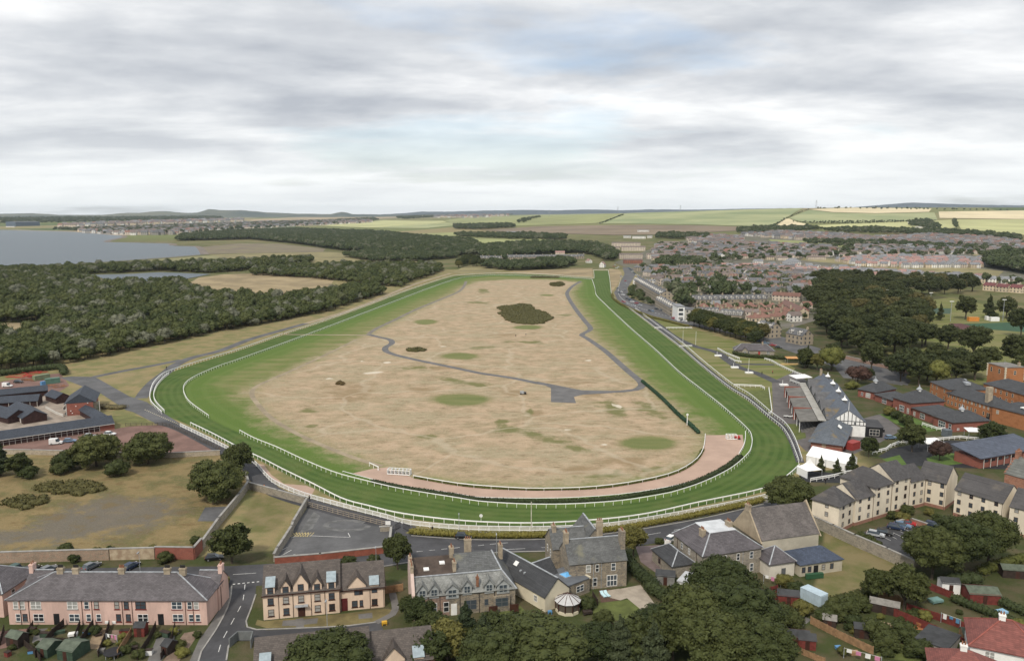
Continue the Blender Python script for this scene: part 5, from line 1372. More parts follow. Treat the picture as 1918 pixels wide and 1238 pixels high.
kerb([(770, 1003), (862, 1009.5), (941, 1011), (1050, 1008), (1187, 993), (1323, 969), (1430, 944)], 'kerb under the hedge')
kerb([(640, 1074), (780, 1051), (930, 1035), (1050, 1031), (1200, 1020)], 'kerb on the near side of the street')
def dashes(pix, length, gap, w=0.14, z=0.045, label='white dashes along the street'):
 ln = even(catmull(pp(pix), 1.0), 0.5); mb = MB(); i = 0
 while i + int(length * 2) < len(ln):
  a, c = ln[i], ln[i + int(length * 2)]; d = (c - a).normalized(); n = Vector((-d.y, d.x, 0)) * w / 2
  mb.add([(p.x, p.y, z) for p in (a - n, c - n, c + n, a + n)], [(0, 1, 2, 3)]); i += int((length + gap) * 2)
 o = mb.build('road_marking', PAINT); tag(o, label, kind='structure')
dashes([(780, 1033), (862, 1025), (941, 1017), (960, 1016)], 1.6, 1.6)
dashes([(945, 1029), (1050, 1023), (1150, 1012), (1300, 986)], 5, 4, .13, .045, 'long white dashes on the right of the street')
dashes([(0, 1090), (200, 1084), (430, 1076), (500, 1071)], 5, 5, .13, .045, 'white dashes behind the pink terrace')
dashes([(459, 1094), (455, 1125), (447, 1142), (432, 1170), (415, 1202), (405, 1238)], 2.6, 2.6, .14, .046, 'white centre dashes of the side street')
dashes([(436, 1094), (486, 1089)], .5, .5, .35, .046, 'give-way dashes at the junction')
dashes([(458, 1167), (446, 1182), (434, 1200)], .45, .45, .3, .046, 'give-way dots at the close')
for pts in ([(520, 1044), (546, 1030)], [(533, 1043), (553, 1038)], [(528, 1030), (538, 1025)], [(545, 1007), (560, 1003)], [(580, 1003), (625, 1005), (655, 1006)], [(656, 1006), (652, 998)]):
 ribbon('road_marking', pp(pts), .16, .046, PAINT, 'worn bay line on the old car park', 2)
YEL = M('yellow_hatching', (.42, .34, .16), .8, .3, .8)
for k in range(7): ribbon('road_marking', pp([(544 + k * 6, 1005), (556 + k * 5.4, 997)]), .2, .046, YEL, 'faded yellow hatching on the old car park', 2)
for k in range(6): ribbon('road_marking', pp([(548 + k * 6, 997), (556 + k * 4, 1005)]), .2, .048, YEL, 'faded yellow hatching on the old car park', 2)
ringp = [(600 + 40 * math.cos(a / 20 * 6.283) + 50, 984 + 9 * math.sin(a / 20 * 6.283)) for a in range(19)]
ribbon('tyre_mark', pp(ringp), 1.6, .04, M('pale_tyre_dust', (.14, .14, .138), .95, .3, .5), 'pale ring of tyre marks on the old car park', 2)
sheet('dust_patch', pp([(588, 958), (600, 966), (585, 990), (560, 1000), (572, 980)]), .038, MATS['pale_tyre_dust'], 'pale dusty corner of the old car park')
# pavements and garden plots
sheet('pavement', pp([(416, 1133), (430, 1100), (434, 1097), (427, 1138), (378, 1220), (368, 1260), (345, 1260), (372, 1200), (392, 1172)]), 0.05, PAVE, 'pavement beside the pink terrace')
sheet('lawn', pp([(482, 1160), (494, 1163), (640, 1149), (722, 1140), (738, 1142), (735, 1155), (700, 1166), (650, 1171), (500, 1176), (478, 1170)]), 0.03, M('dry_lawn', (.17, .14, .062), .95, .3, .3, fine=.25), 'dry lawn in front of the cream flats')
for q in ([(530, 1162), (557, 1160), (556, 1172), (528, 1172)], [(567, 1160), (596, 1157), (594, 1167), (566, 1170)], [(671, 1150), (697, 1147), (698, 1157), (672, 1159)]):
 sheet('paving', pp(q), .036, PAVE, 'square of grey paving in front of the cream flats')
ribbon('paving', pp([(561, 1158), (562, 1175)]), 1.5, .04, PAVE, 'paved path to the door of the cream flats', 2)
ribbon('paving', pp([(735, 1110), (741, 1140), (735, 1150), (704, 1166)]), 1.5, .04, PAVE, 'path at the end of the cream flats', 2)
sheet('drive', pp([(1190, 1023), (1240, 1020), (1262, 1062), (1232, 1075), (1200, 1052)]), .03, M('brick_paver_drive', (.17, .13, .125), .9, .2, .6, fine=.2), 'brown block drive beside the stone house')
sheet('patio', pp([(1158, 1103), (1200, 1095), (1228, 1133), (1200, 1141), (1172, 1118)]), .03, M('pale_gravel', (.36, .31, .25), .95, .15, .5, fine=.15), 'pale gravel patio below the villa')
sheet('patio', pp([(1124, 1108), (1160, 1102), (1180, 1118), (1162, 1124), (1130, 1116)]), .034, MATS['pale_gravel'], 'stone flags in front of the villa')
sheet('lawn', pp([(1112, 1130), (1184, 1122), (1200, 1141), (1180, 1160), (1110, 1165)]), .026, M('garden_lawn', (.105, .125, .036), .95, .25, .4, fine=.2), 'lawn below the tall stone villa')
sheet('lawn', pp([(930, 1142), (975, 1135), (990, 1150), (960, 1168), (900, 1165)]), .026, MATS['garden_lawn'], 'lawn in front of the double villa')
sheet('parking', pp([(1598, 1001), (1660, 985), (1770, 982), (1800, 985), (1780, 1000), (1712, 1055), (1660, 1035), (1640, 1015)]), .03, TARMAC, 'parking court of the cream flats')
sheet('forecourt', pp([(1446, 715), (1490, 695), (1510, 712), (1540, 790), (1592, 790), (1650, 775), (1690, 805), (1650, 828), (1600, 850), (1570, 858), (1510, 845), (1475, 812), (1448, 780)]), .02, M('brown_tarmac', (.125, .115, .112), .9, .2, .2, fine=.2), 'dark paved forecourt of the grandstands')
sheet('lawn', pp([(1400, 733), (1442, 730), (1446, 776), (1436, 774), (1402, 744)]), .03, MATS['garden_lawn'], 'bright lawn by the winning post')
sheet('lawn', pp([(1468, 793), (1505, 795), (1510, 820), (1490, 825), (1476, 812)]), .03, MATS['garden_lawn'], 'lawn below the red brick pavilion')
BGRASS = M('ring_grass', (.085, .14, .03), .95, .2, .3)
sheet('lawn', pp([(1650, 776), (1670, 768), (1700, 778), (1755, 800), (1770, 805), (1725, 810), (1690, 800), (1640, 772)]), .03, BGRASS, 'lawn triangle by the red brick pavilions')
sheet('parade_ring', pp([(1645, 855), (1670, 840), (1720, 830), (1780, 824), (1860, 830), (1918, 848), (1918, 880), (1800, 876), (1700, 872)]), .024, M('black_rubber', (.028, .029, .032), .85, .25, .5), 'black rubber walkway of the parade ring')
sheet('lawn', pp([(1735, 858), (1765, 848), (1810, 850), (1820, 866), (1770, 872), (1740, 868)]), .03, BGRASS, 'middle lawn of the parade ring')
sheet('lawn', pp([(1652, 860), (1685, 852), (1700, 872), (1670, 868)]), .03, BGRASS, 'small lawn at the left of the parade ring')
sheet('lawn', pp([(1795, 832), (1840, 828), (1918, 838), (1918, 846), (1820, 846)]), .03, BGRASS, 'upper lawn of the parade ring')
sheet('terrace_floor', pp([(1496, 880), (1585, 888), (1590, 905), (1498, 902)]), .03, MATS['black_rubber'], 'dark floor under the white tents')
ribbon('path', pp([(1216, 597), (1235, 610), (1262, 630), (1300, 648), (1345, 661), (1378, 685), (1420, 700), (1455, 716)]), 5, .03, TARMAC, 'tarmac path through the enclosure lawn')
ribbon('path', pp([(1345, 661), (1370, 680), (1400, 682), (1450, 683)]), 4, .034, TARMAC, 'side path to the lodge')
ribbon('path', pp([(1187, 581), (1230, 613.5), (1274, 647), (1313, 681), (1365, 723), (1401, 745.5), (1442, 780), (1467, 800), (1484, 826), (1499, 866)]), 2.6, .032, TARMAC, 'dark walkway between the double rails')
# the main road curving along the right of the course
sheet('road', pp([(1165, 498), (1170, 513), (1158, 536), (1150, 548), (1156, 561), (1175, 575), (1217, 592), (1285, 608), (1380, 628), (1450, 648), (1520, 672), (1600, 700), (1700, 722), (1706, 712), (1640, 690), (1560, 660), (1470, 632), (1400, 612), (1300, 590), (1257, 580), (1203, 567), (1178, 556), (1175, 540), (1190, 515), (1184, 499), (1172, 492), (1158, 492)]), .03, TARMAC2, 'main road curving past the town')
sheet('junction', pp([(1565, 690), (1600, 676), (1660, 688), (1700, 700), (1690, 722), (1630, 712), (1580, 708)]), .042, TARMAC2, 'road junction under the park trees')
dashes([(1165, 515), (1158, 545), (1172, 565), (1217, 583), (1285, 600)], 3, 3, .5, .05, 'white dashes of the main road')
ribbon('road', gg([(1184, 497), (1150, 488), (1120, 478), (1112, 472)]), 9, .05, TARMAC2, 'road leaving the far end of the course')

# RAILS, FENCES, WALLS, HEDGES
def post_mesh(w, h, m): return cached(('post', w, h, m.name), lambda: MB().box(-w / 2, -w / 2, -.1, w / 2, w / 2, h).mesh('post', m))
def rail(label, line, h=1.15, step=2.7, rw=.13, rh=.17, pw=.11, limit=80, cutoff=620, m=None, rails=1, name='running_rail', group=None, smooth=True, lean=0.0):
 m = m or RAILW
 ln = even(catmull(line, 2.0) if smooth else [Vector(p) for p in line], step)
 if (ln[-1] - Vector(line[-1])).length > .3: ln.append(Vector(line[-1]))
 c = ln[0]; root = thing(name, label, 'fence', c, 0, group)
 for k in range(rails):
  mb = MB(); z = h - k * h * .42
  for a, b_ in zip(ln, ln[1:]): mb.bar((a.x - c.x, a.y - c.y, z), (b_.x - c.x, b_.y - c.y, z), rw, rh if k == 0 else rh * .8)
  mb.build('rail', m, root)
 me = post_mesh(pw, h - .04, m); n = 0; rest = MB()
 order = sorted(ln, key=lambda p: p.length)
 for p in order:
  if n < limit and p.length < cutoff:
   link('post', me, root, p - c); n += 1
  else: rest.box(p.x - c.x - pw / 2, p.y - c.y - pw / 2, -.1, p.x - c.x + pw / 2, p.y - c.y + pw / 2, h - .04)
 if rest.v: tag(rest.build('far_posts', m, root), kind='stuff')
 return root
def world(pix): return pp(pix)
rail('white outer rail sweeping round the near turn beside the palisade', world(OUT_BOTTOM), 1.25, 2.9, .22, .26, .12, 110)
rail('white inner rail round the near turn', world(IN_BOTTOM + [] if True else []), 1.2, 2.7, .17, .2, .11, 90)
rail('white inner rail from the home bend up the right straight', world(IN_RIGHT[::-1]), 1.2, 2.7, .17, .2, .11, 120, 700)
rail('white inner rail curling round the left bend and back straight', world(IN_LEFT), 1.2, 2.7, .17, .2, .11, 130, 620)
rail('white outer rail of the back straight beyond the crossing', world(OUT_LEFT[8:]), 1.25, 2.7, .2, .24, .12, 60, 620)
rail('double white rail round the left hand bend', world(OUT_LEFT[:8] + [(530, 627.5)]), 1.25, 2.7, .22, .28, .13, 100)
rail('inner strand of the double rail on the left bend', world([(308, 773), (293, 757), (288, 743), (293, 726), (304, 712), (316, 702)]), 1.15, 2.0, .2, .24, .12, 60)
rail('white rail round the starting chute', world([(1113, 522), (1112, 507), (1139, 507), (1142, 523), (1145, 553), (1156, 566), (1186, 584)]), 1.25, 3.0, .22, .28, .12, 10, 100, smooth=False)
rail('white outer rail of the home straight', world(CHUTE[6:-3]), 1.2, 2.7, .14, .15, .11, 110, 700)
rail('second white rail beside the walkway of the home straight', world([(1190, 579), (1232, 611), (1276, 643), (1315, 677), (1368, 720), (1404, 742), (1444, 776), (1470, 796), (1488, 824), (1502, 864)]), 1.2, 2.7, .17, .18, .11, 100, 700)
rail('short white rail below the tents', world([(1497, 876), (1480, 892), (1462, 905)]), 1.2, 2.5, .2, .22, .12)
rail('white rail along the inside of the pink sand', world([(774, 896), (862, 911), (950, 918), (1000, 920), (1092, 918), (1175, 909), (1257, 891), (1300, 868), (1317, 845), (1321, 817)]), 1.0, 5.2, .17, .2, .09, 60)
rail('low white edging along the outside of the pink sand', world([(642, 884), (697, 899), (752, 911), (862, 927), (900, 933), (1037, 934.5), (1147, 928.5), (1229, 917.5), (1298, 902), (1353, 878), (1384, 855)]), .35, 6, .16, .12, .1, 30)
rail('short white rail at the right end of the pink sand', world([(1384, 854), (1393, 838), (1396, 824), (1396, 812)]), 1.0, 2.4, .18, .2, .12)
rail('stray length of white rail by the start of the pink sand', world([(692, 873), (709, 881)]), 1.2, 2.6, .2, .22, .14)
PAL = [(338, 799), (400, 829), (453, 856), (476, 869), (498, 893), (513, 906), (545, 921), (579, 933), (625, 946), (670, 958), (725, 972), (766, 983), (860, 992), (950, 994.5), (1037, 994), (1147, 987), (1257, 969), (1312, 959), (1400, 941), (1440, 932)]
def palisade(label, line, h=1.3, step=2.6, limit=160):
 ln = even(catmull(line, 2.0), step); c = ln[0]; root = thing('palisade_fence', label, 'fence', c)
 tr, brl, pk = MB(), MB(), MB()
 for a, b_ in zip(ln, ln[1:]):
  a, b_ = a - c, b_ - c
  tr.bar((a.x, a.y, h), (b_.x, b_.y, h), .14, .16); brl.bar((a.x, a.y, .3), (b_.x, b_.y, .3), .1, .14)
  n = 11
  for k in range(1, n):
   p = a.lerp(b_, k / n); d = (b_ - a).normalized() * .055
   pk.add([(p.x - d.x, p.y - d.y, .1), (p.x + d.x, p.y + d.y, .1), (p.x + d.x, p.y + d.y, h - .08), (p.x - d.x, p.y - d.y, h - .08)], [(0, 1, 2, 3)])
 tr.build('top_rail', RAILW, root); brl.build('bottom_rail', RAILW, root); tag(pk.build('pickets', RAILW, root), kind='stuff')
 me = post_mesh(.18, h + .08, RAILW)
 for p in ln[:limit]: link('post', me, root, p - c)
 return root
palisade('long white palisade fence curving along the outside of the near turn', world(PAL))
TIMB = M('weathered_timber', (.30, .255, .205), .9, .25, 1.2)
rail('grey post and rail fence of the old car park', world([(576, 948), (640, 965), (700, 980), (731, 988)]), 1.3, 1.9, .08, .16, .14, 60, m=TIMB, rails=3, name='timber_fence', smooth=False)
rail('dark post and rail fence round the red yard', world([(235, 798), (302, 797), (320, 800), (412, 844)]), 1.2, 2.0, .08, .14, .12, 60, m=M('dark_timber', (.085, .07, .055), .9, .3, 1), rails=3, name='timber_fence', smooth=False)
for lb, q in (('upper of the two white fences crossing the enclosure lawn', [(1248, 616), (1296, 616)]), ('stub of white fence by the double rail', [(1226, 616), (1240, 616)]), ('white fence stub lower down the enclosure lawn', [(1272, 651), (1296, 650)]),
   ('white fence round the winning post lawn', [(1375, 724), (1425, 726), (1432, 730)]), ('white fence along the forecourt edge', [(1440, 730), (1446, 776), (1440, 778)]), ('white fence climbing to the orange hut', [(1432, 674), (1445, 678), (1455, 684), (1480, 696), (1504, 706)]),
   ('white fence running down beside the grandstand', [(1480, 715), (1500, 722), (1515, 730)]), ('white fence at the top of the parade ring', [(1670, 838), (1690, 830), (1700, 833), (1740, 828), (1800, 822), (1812, 824), (1838, 826)]),
   ('curving white fence left of the parade ring', [(1634, 851), (1660, 845), (1668, 838)]), ('white fence under the tents and hedge', [(1518, 903), (1560, 896), (1600, 886)]), ('white fence in front of the pavilion steps', [(1727, 797), (1760, 808), (1770, 806)]),
   ('white fence beside the lodge gate', [(1344, 655), (1360, 664), (1385, 674)]), ('white wall edging the lawn bend', [(1365, 672), (1376, 678), (1388, 680)])):
 rail(lb, world(q), 1.2, 2.4, .2, .24, .14, 60, 900, rails=2, name='white_fence', smooth=False)
def wall(label, pix, h, m, t=.45, cap=True, name='stone_wall', cm=None):
 ln = [Vector(p) for p in world(pix)]; c = ln[0].copy(); root = thing(name, label, 'wall', c)
 w, k = MB(), MB()
 for a, b_ in zip(ln, ln[1:]):
  a, b_ = a - c, b_ - c
  w.bar((a.x, a.y, h / 2 - .15), (b_.x, b_.y, h / 2 - .15), t, h + .3)
  d = (b_ - a).normalized() * t * .5
  k.bar((a.x - d.x, a.y - d.y, h + .09), (b_.x + d.x, b_.y + d.y, h + .09), t + .14, .16)
 w.build('walling', m, root)
 if cap: k.build('coping', cm or KERB, root)
 return root
WALLB = rubble('old_brick_rubble', (.33, .21, .15), (.24, .19, .14), (.40, .34, .26), 2.6)
WALLW = M('flaking_limewash', (.50, .42, .30), .95, .3, .5, (.30, .22, .15))
wall('long crumbling brick and rubble wall behind the parked cars', [(-120, 1060), (0, 1054), (205, 1048)], 2.6, WALLB)
wall('limewashed stretch of the wall behind the parked cars', [(207, 1048), (290, 1046)], 2.7, WALLW)
wall('red brick corner of the waste ground wall', [(292, 1046), (364, 1047), (378, 1030)], 2.9, BRICKR)
wall('rubble wall between waste ground and grass plot', [(379, 1029), (410, 985), (448, 939), (466, 914), (460, 895)], 2.2, STONEG)
wall('rubble wall along the lane above the grass plot', [(468, 916), (520, 930), (572, 944)], 2.0, STONEG)
wall('rubble wall beside the old car park', [(575, 946), (549, 990), (547, 998), (520, 1040), (514, 1052)], 2.0, STONEG)
wall('long red brick wall in front of the cream flats', [(515, 1056), (600, 1049), (726, 1035)], 1.6, M('rust_brick', (.26, .085, .055), .9, .2, .8, fine=.2))
wall('short stone wall at the car park entrance', [(712, 995), (733, 994), (730, 1020)], 1.2, STONEG)
wall('rubble wall round the front of the red yard', [(-40, 850), (60, 851), (130, 853), (230, 856), (320, 857), (412, 852)], 1.6, rubble('pale_rubble', (.40, .335, .25), (.27, .23, .175), (.42, .37, .30), 2.2))
wall('tall stone wall between hall green and parking court', [(1519, 984), (1560, 1003), (1600, 1022), (1660, 1048), (1712, 1072)], 2.8, STONEG)
wall('low brick garden wall among the flats', [(1680, 985), (1705, 980), (1735, 990)], 1.4, BRICKP)
wall('red sandstone wall along the park road', [(1565, 668), (1600, 676), (1660, 690), (1700, 700)], 1.8, rubble('red_rubble', (.33, .20, .15), (.25, .16, .12), (.36, .27, .22), 2.2))
def hedge(label, pix, h, w, m, seed=1, step=None, leaf=.18, dens=60, name='hedge'):
 st = step or w * .55
 ln = even(catmull(world(pix), 2.0), st); c = ln[0].copy(); g = random.Random(seed); lob = []
 for p in ln:
  lob.append(((p.x - c.x, p.y - c.y, h * .5), (w * .62, w * .62, h * .52 * g.uniform(.92, 1.08))))
 V, Q, T = crown_arrays(seed, lob, int(len(lob) * dens), leaf, .93, ICO1, .07)
 return tag(link(name, np_mesh(name, V, Q, T, [m]), None, (c.x, c.y, 0)), label, 'hedge')
hedge('trimmed yellow-green hedge between palisade and street', [(772, 1000), (862, 1005), (941, 1007), (1037, 1005), (1147, 995), (1257, 977), (1312, 966), (1400, 947), (1430, 939)], 1.5, 1.5, leaf_mat('lime_hedge', (.13, .125, .030), (.20, .17, .042)), 5, leaf=.2, dens=55)
hedge('dark clipped hedge between the pink sand and the inner rail', [(700, 903), (752, 914), (862, 931), (900, 937), (982, 940), (1065, 940), (1147, 935), (1202, 927), (1257, 917), (1312, 900), (1360, 876), (1386, 856)], .8, 1.9, DHEDGE, 6, leaf=.2, dens=46)
hedge('low hedge under the inside rail of the pink sand', [(778, 895), (862, 909), (950, 916), (1092, 916), (1175, 907), (1257, 889), (1300, 866), (1317, 842)], .55, 1.0, leaf_mat('low_hedge', (.08, .10, .025), (.12, .13, .035)), 7, leaf=.18, dens=26)
hedge('dark green screen hedge beside the right hand path', [(1203, 716), (1216, 727), (1240, 748), (1270, 778), (1290, 795), (1308, 812)], 1.3, 1.3, leaf_mat('screen_hedge', (.022, .05, .03), (.035, .075, .04)), 8, leaf=.2, dens=40)
hedge('hedge along the main road below the houses', [(1146, 552), (1152, 563), (1175, 577), (1217, 594), (1240, 600), (1290, 613)], 1.6, 2.0, leaf_mat('road_hedge', (.10, .10, .028), (.15, .135, .04)), 9, leaf=.3, dens=20)
hedge('hedge round the gated lodge', [(1376, 664), (1400, 669), (1450, 672), (1510, 676), (1540, 680)], 2.0, 2.4, GARDM, 10, leaf=.3, dens=40)
hedge('tall dark hedge beside the brown drive', [(1168, 1052), (1184, 1068), (1200, 1085), (1225, 1104)], 2.6, 2.4, DHEDGE, 11, leaf=.2, dens=150)
hedge('tall dark hedge stepping down past the gravel patio', [(1218, 1108), (1240, 1122), (1272, 1140)], 2.4, 2.4, DHEDGE, 12, leaf=.2, dens=150)
# STABLES ON THE LEFT
def sz(x, y): return (x / 6.19, 660 + y / 6.19)
STW = M('stable_white_frame', (.55, .53, .49), .8, .12, 1); STD = M('stable_dark_board', (.045, .022, .02), .85, .3, 1)
b = Bld('stable_block', 'long navy roofed stable range with open boxes facing the red yard', 'stables', (-75, 847), sz(1328, 888))
L = b.L
b.body(8.4, 2.5, 'gable', 1.9, STD, SL_NAVY, .7, t=.14)
nb = 24; bw = (L - 5.0) / nb
fr_ = MB().box(-.07, -.1, -.1, .07, .06, 2.45).mesh('post', STW)
brd = MB().box(.1, -.05, 0, bw - .1, .02, 1.15).mesh('stable_door', STD)
lint = MB().box(-.05, -.06, 1.2, L - 5, .03, 1.3).mesh('mid_beam', STW)
b.put('mid_beam', lint)
for i in range(nb + 1):
 b.put('post', fr_, i * bw)
 if i < nb: b.put('stable_door', brd, i * bw)
b.put('brick_bay', MB().box(L - 4.85, -.08, -.2, L + .05, .2, 2.42).mesh('brick_bay', BRICKR))
b.put('eave_board', MB().box(-.1, -.76, 2.13, L + .1, -.70, 2.33).mesh('eave_board', STW), parent=b.roof)
def block(label, A, B, depth, h, rise, m=None, roof='gable', wm=None, over=.6, name='stable_block', cat='stables', cap=None):
 b = Bld(name, label, cat, A, B); b.body(depth, h, roof, rise, wm or STD, m or SL_NAVY, over, t=.14, cap=cap)
 return b
b = block('navy roofed stable block standing alone in the court', sz(75, 720), sz(275, 835), 8.2, 2.5, 2.2)
for i in range(7): b.put('stable_door', cached(('sd2',), lambda: MB().box(-.6, -.06, 0, .6, .02, 2.1).mesh('stable_door', STW)), 1.2 + i * (b.L - 2) / 7, 0, 0)
block('stable range cut by the left edge inside the court', sz(-330, 720), sz(100, 830), 8.0, 2.5, 2.2)
block('rear stable range along the storage yard', sz(-500, 610), sz(560, 500), 6.5, 2.6, 1.6)
b = block('second stable range in front of the rear one', sz(-400, 680), sz(445, 625), 7.5, 2.6, 1.8)
for i in range(5): b.put('post', fr_, b.L - .3 - i * 2.6, -.3)
block('short navy roofed link joining the red brick block', sz(530, 555), sz(660, 600), 5.5, 2.6, 1.7)
block('narrow navy roofed arm leading to the red gable', sz(930, 730), sz(1150, 860), 4.4, 2.6, 1.3, STW and SL_NAVY)
b = Bld('office_block', 'two storey red brick stable office with big navy gabled roof', 'building', sz(780, 737), sz(1088, 712))
L = b.L; dp = (P(156.7, 732, 8.0) - P(126, 720.6, 8.0)).length
b.body(dp, 5.3, 'gable_y', 3.1, BRICKR, SL_NAVY, 1.0, t=.2, x0=0, x1=L)
b.put('gable_board', MB().add([(-.9, -.12, 5.0), (L + .9, -.12, 5.0), (L / 2, -.12, 8.35), (-.9, -.06, 5.0), (L + .9, -.06, 5.0), (L / 2, -.06, 8.35)], [(0, 1, 2), (5, 4, 3), (0, 3, 4, 1), (1, 4, 5, 2), (2, 5, 3, 0)]).mesh('gable_board', SL_NAVY))
SLATM = M('green_grey_slats', (.13, .145, .11), .8, .3, .8)
for k in range(9): b.put('louvre', MB().box(L + .1, .1, .3 + k * .55, L + 2.2, .18, .62 + k * .55).mesh('louvre', SLATM))
b.put('corner_post', MB().box(L + 2.15, 0, 0, L + 2.35, .25, 5.2).mesh('corner_post', STW)); b.put('corner_post', MB().box(-.25, -.1, 0, -.05, .15, 5.2).mesh('corner_post', STW))
b.win('left', 3, 3.0, 2.6, 1.6, STW, 'big'); b.win('left', 7, 3.0, 2.6, 1.6, STW, 'big'); b.win('left', 3, .6, 2.6, 1.6, STW, 'big'); b.win('left', 7, .6, 2.6, 1.6, STW, 'big')
b.put('balcony_rail', MB().box(-1.3, 0, 2.5, -1.2, dp, 3.4).box(-1.3, 0, 2.4, 0, dp, 2.5).mesh('balcony_rail', STW))
for u, z in ((.35, 3.6), (.8, 4.6), (.2, .9), (.15, 1.9)): b.put('wall_lamp', cached(('wl',), lambda: MB().box(-.18, -.25, 0, .18, 0, .25).mesh('wall_lamp', WHITE)), L * u, 0, z)
wall('white panel fence at the foot of the red brick block', [sz(530, 650), sz(650, 715), sz(735, 745)], 1.0, STW, .2, False, 'panel_fence')
# containers, skips and heaps in the storage yard
def container(label, A, B, m, h=2.5, w=2.5, name='shipping_container', cat='container'):
 b = Bld(name, label, cat, A, B); L = b.L
 mb = MB(); n = int(L / .35)
 for i in range(n):
  x = i * L / n; mb.box(x, (i % 2) * .06, .05, x + L / n, w - (i % 2) * .06, h - .1)
 b.put('shell', mb.mesh('shell', m)); b.put('roof_panel', MB().box(0, 0, h - .1, L, w, h).mesh('roof_panel', m))
 b.put('door', MB().box(L, .15, .2, L + .06, w / 2 - .03, h - .2).box(L, w / 2 + .03, .2, L + .06, w - .15, h - .2).mesh('door', m))
 return b
container('pale green shipping container in the storage yard', sz(408, 335), sz(585, 305), M('container_pale_green', (.19, .23, .14), .6, .15, .6))
container('dark green shipping container in front of the pale one', sz(530, 372), sz(700, 352), M('container_dark_green', (.10, .19, .145), .6, .15, .6))
container('small blue and white site toilet by the containers', sz(488, 398), sz(534, 390), M('cabin_blue', (.10, .25, .45), .5, .1, 1), 2.3, 1.6, 'portable_toilet', 'toilet')
REDM = M('red_steel', (.42, .05, .04), .6, .3, 1); RUST = M('rust_timber', (.28, .13, .065), .85, .35, 1)
def heap(label, px, py, n, m, spread, ln_, seed, name='timber_stack', cat='stack'):
 g = random.Random(seed); c = P(px, py); root = thing(name, label, cat, c)
 for i in range(n):
  a = g.uniform(-.5, .5); x, y = g.uniform(-spread, spread), g.uniform(-spread * .5, spread * .5); z = .12 + .16 * (i % 5)
  d = Vector((math.cos(a), math.sin(a), 0)) * ln_ / 2 * g.uniform(.6, 1)
  MB().bar((x - d.x, y - d.y, z), (x + d.x, y + d.y, z + g.uniform(0, .3)), .25, .16).build('beam', m, root)
 return root
heap('heap of red steel barriers in the storage yard', *sz(290, 285), 26, REDM, 6, 6, 1, 'barrier_heap', 'heap')
heap('brown timber stacked left of the containers', *sz(345, 325), 18, RUST, 3.4, 4, 2)
heap('brown timber stacked in front of the dark container', *sz(640, 400), 16, RUST, 4, 3, 3)
heap('red barriers lying behind the pale green container', *sz(400, 245), 14, REDM, 5, 5, 4, 'barrier_heap', 'heap')
hedge('dark screen of trees behind the storage yard', [(-80, 715), (0, 704), (60, 697), (112, 692), (120, 703)], 3.2, 3.2, DHEDGE, 21, leaf=.3, dens=60, name='hedge')
hedge('planted rockery beside the stable road', [sz(1180, 640), sz(1260, 645), sz(1420, 650)], 1.3, 5.0, leaf_mat('rockery', (.07, .075, .03), (.16, .13, .07)), 22, leaf=.25, dens=120, name='shrub_bed')

# CREAM FLATS AROUND THE PARKING COURT
b = Bld('apartment_building', 'pale cream flats stepping round two sides of the parking court', 'flats', (1519, 983), (1569, 999))
first = b
DW = M('brown_window_frame', (.12, .075, .05), .6, .2, 1)
def flat_wins(b, xs_, rows, side='front', w=.85, h=1.15):
 for x in xs_:
  for z in rows: b.win(side, x, z, w, h, DW, 'sash')
da = (P(1598, 986) - P(1569, 999)).length
b.body(da, 7.3, 'pyr', 3.4, PALEH, SL_FLAT, .4, base=BRICKP, base_h=.9)
flat_wins(b, [b.L * .55], (1.3, 3.6, 5.9)); flat_wins(b, [da * .3, da * .75], (1.3, 3.6, 5.9), 'right')
def seg(A, B, depth, h, rise, x0=0, x1=None, roof='gable', cols=(), rows=(1.3, 3.6, 5.9), y0=0, rightw=()):
 s = Bld('wing', '', '', A, B, root=first)
 s.body(depth, h, roof, rise, PALEH, SL_FLAT, .4, base=BRICKP, base_h=.9, x0=x0, x1=s.L if x1 is None else x1 * s.L, y0=y0)
 flat_wins(s, [s.L * c for c in cols], rows); s.pipe('front', s.x1 - .3, h, DW)
 return s
lb = seg((1600, 985), (1668, 964), 8.5, 7.2, 3.0, 0.05, .50, cols=(.12, .36))
seg((1600, 985), (1668, 964), 10.5, 9.1, 3.2, lb.L * .5 + .02, 1.0, 'hip', cols=(.62, .88), rows=(1.3, 3.7, 6.0, 8.0))
lc = seg((1669, 963), (1731, 947), 9.5, 9.4, 3.3, .05, .52, cols=(.12, .38), rows=(1.3, 3.7, 6.0, 8.2))
seg((1669, 963), (1731, 947), 8.2, 8.0, 3.0, lc.L * .52 + .02, 1.0, cols=(.66, .88))
s_ = seg((1716, 942), (1769, 955), 9.0, 7.6, 3.6, 0, 1, cols=(.42, .86), rows=(1.3, 3.6, 6.0))
b = Bld('apartment_building', 'separate pale cream block of flats with brown roof right of the court', 'flats', (1785, 965), (1875, 993))
b.body(9.2, 7.4, 'gable', 3.6, PALEH, SL_FLAT, .4, base=BRICKP, base_h=.9)
flat_wins(b, [b.L * c for c in (.10, .35, .60, .86)], (1.3, 3.6, 6.0)); b.pipe('front', b.L - .2, 7.3, DW)
b = Bld('apartment_building', 'pale cream block cut off by the right edge', 'flats', (1887, 999), (1990, 1028))
b.body(9.2, 7.4, 'gable', 3.6, PALEH, SL_FLAT, .4, base=BRICKP, base_h=.9)
flat_wins(b, [b.L * c for c in (.13, .4)], (1.3, 3.6, 6.0))

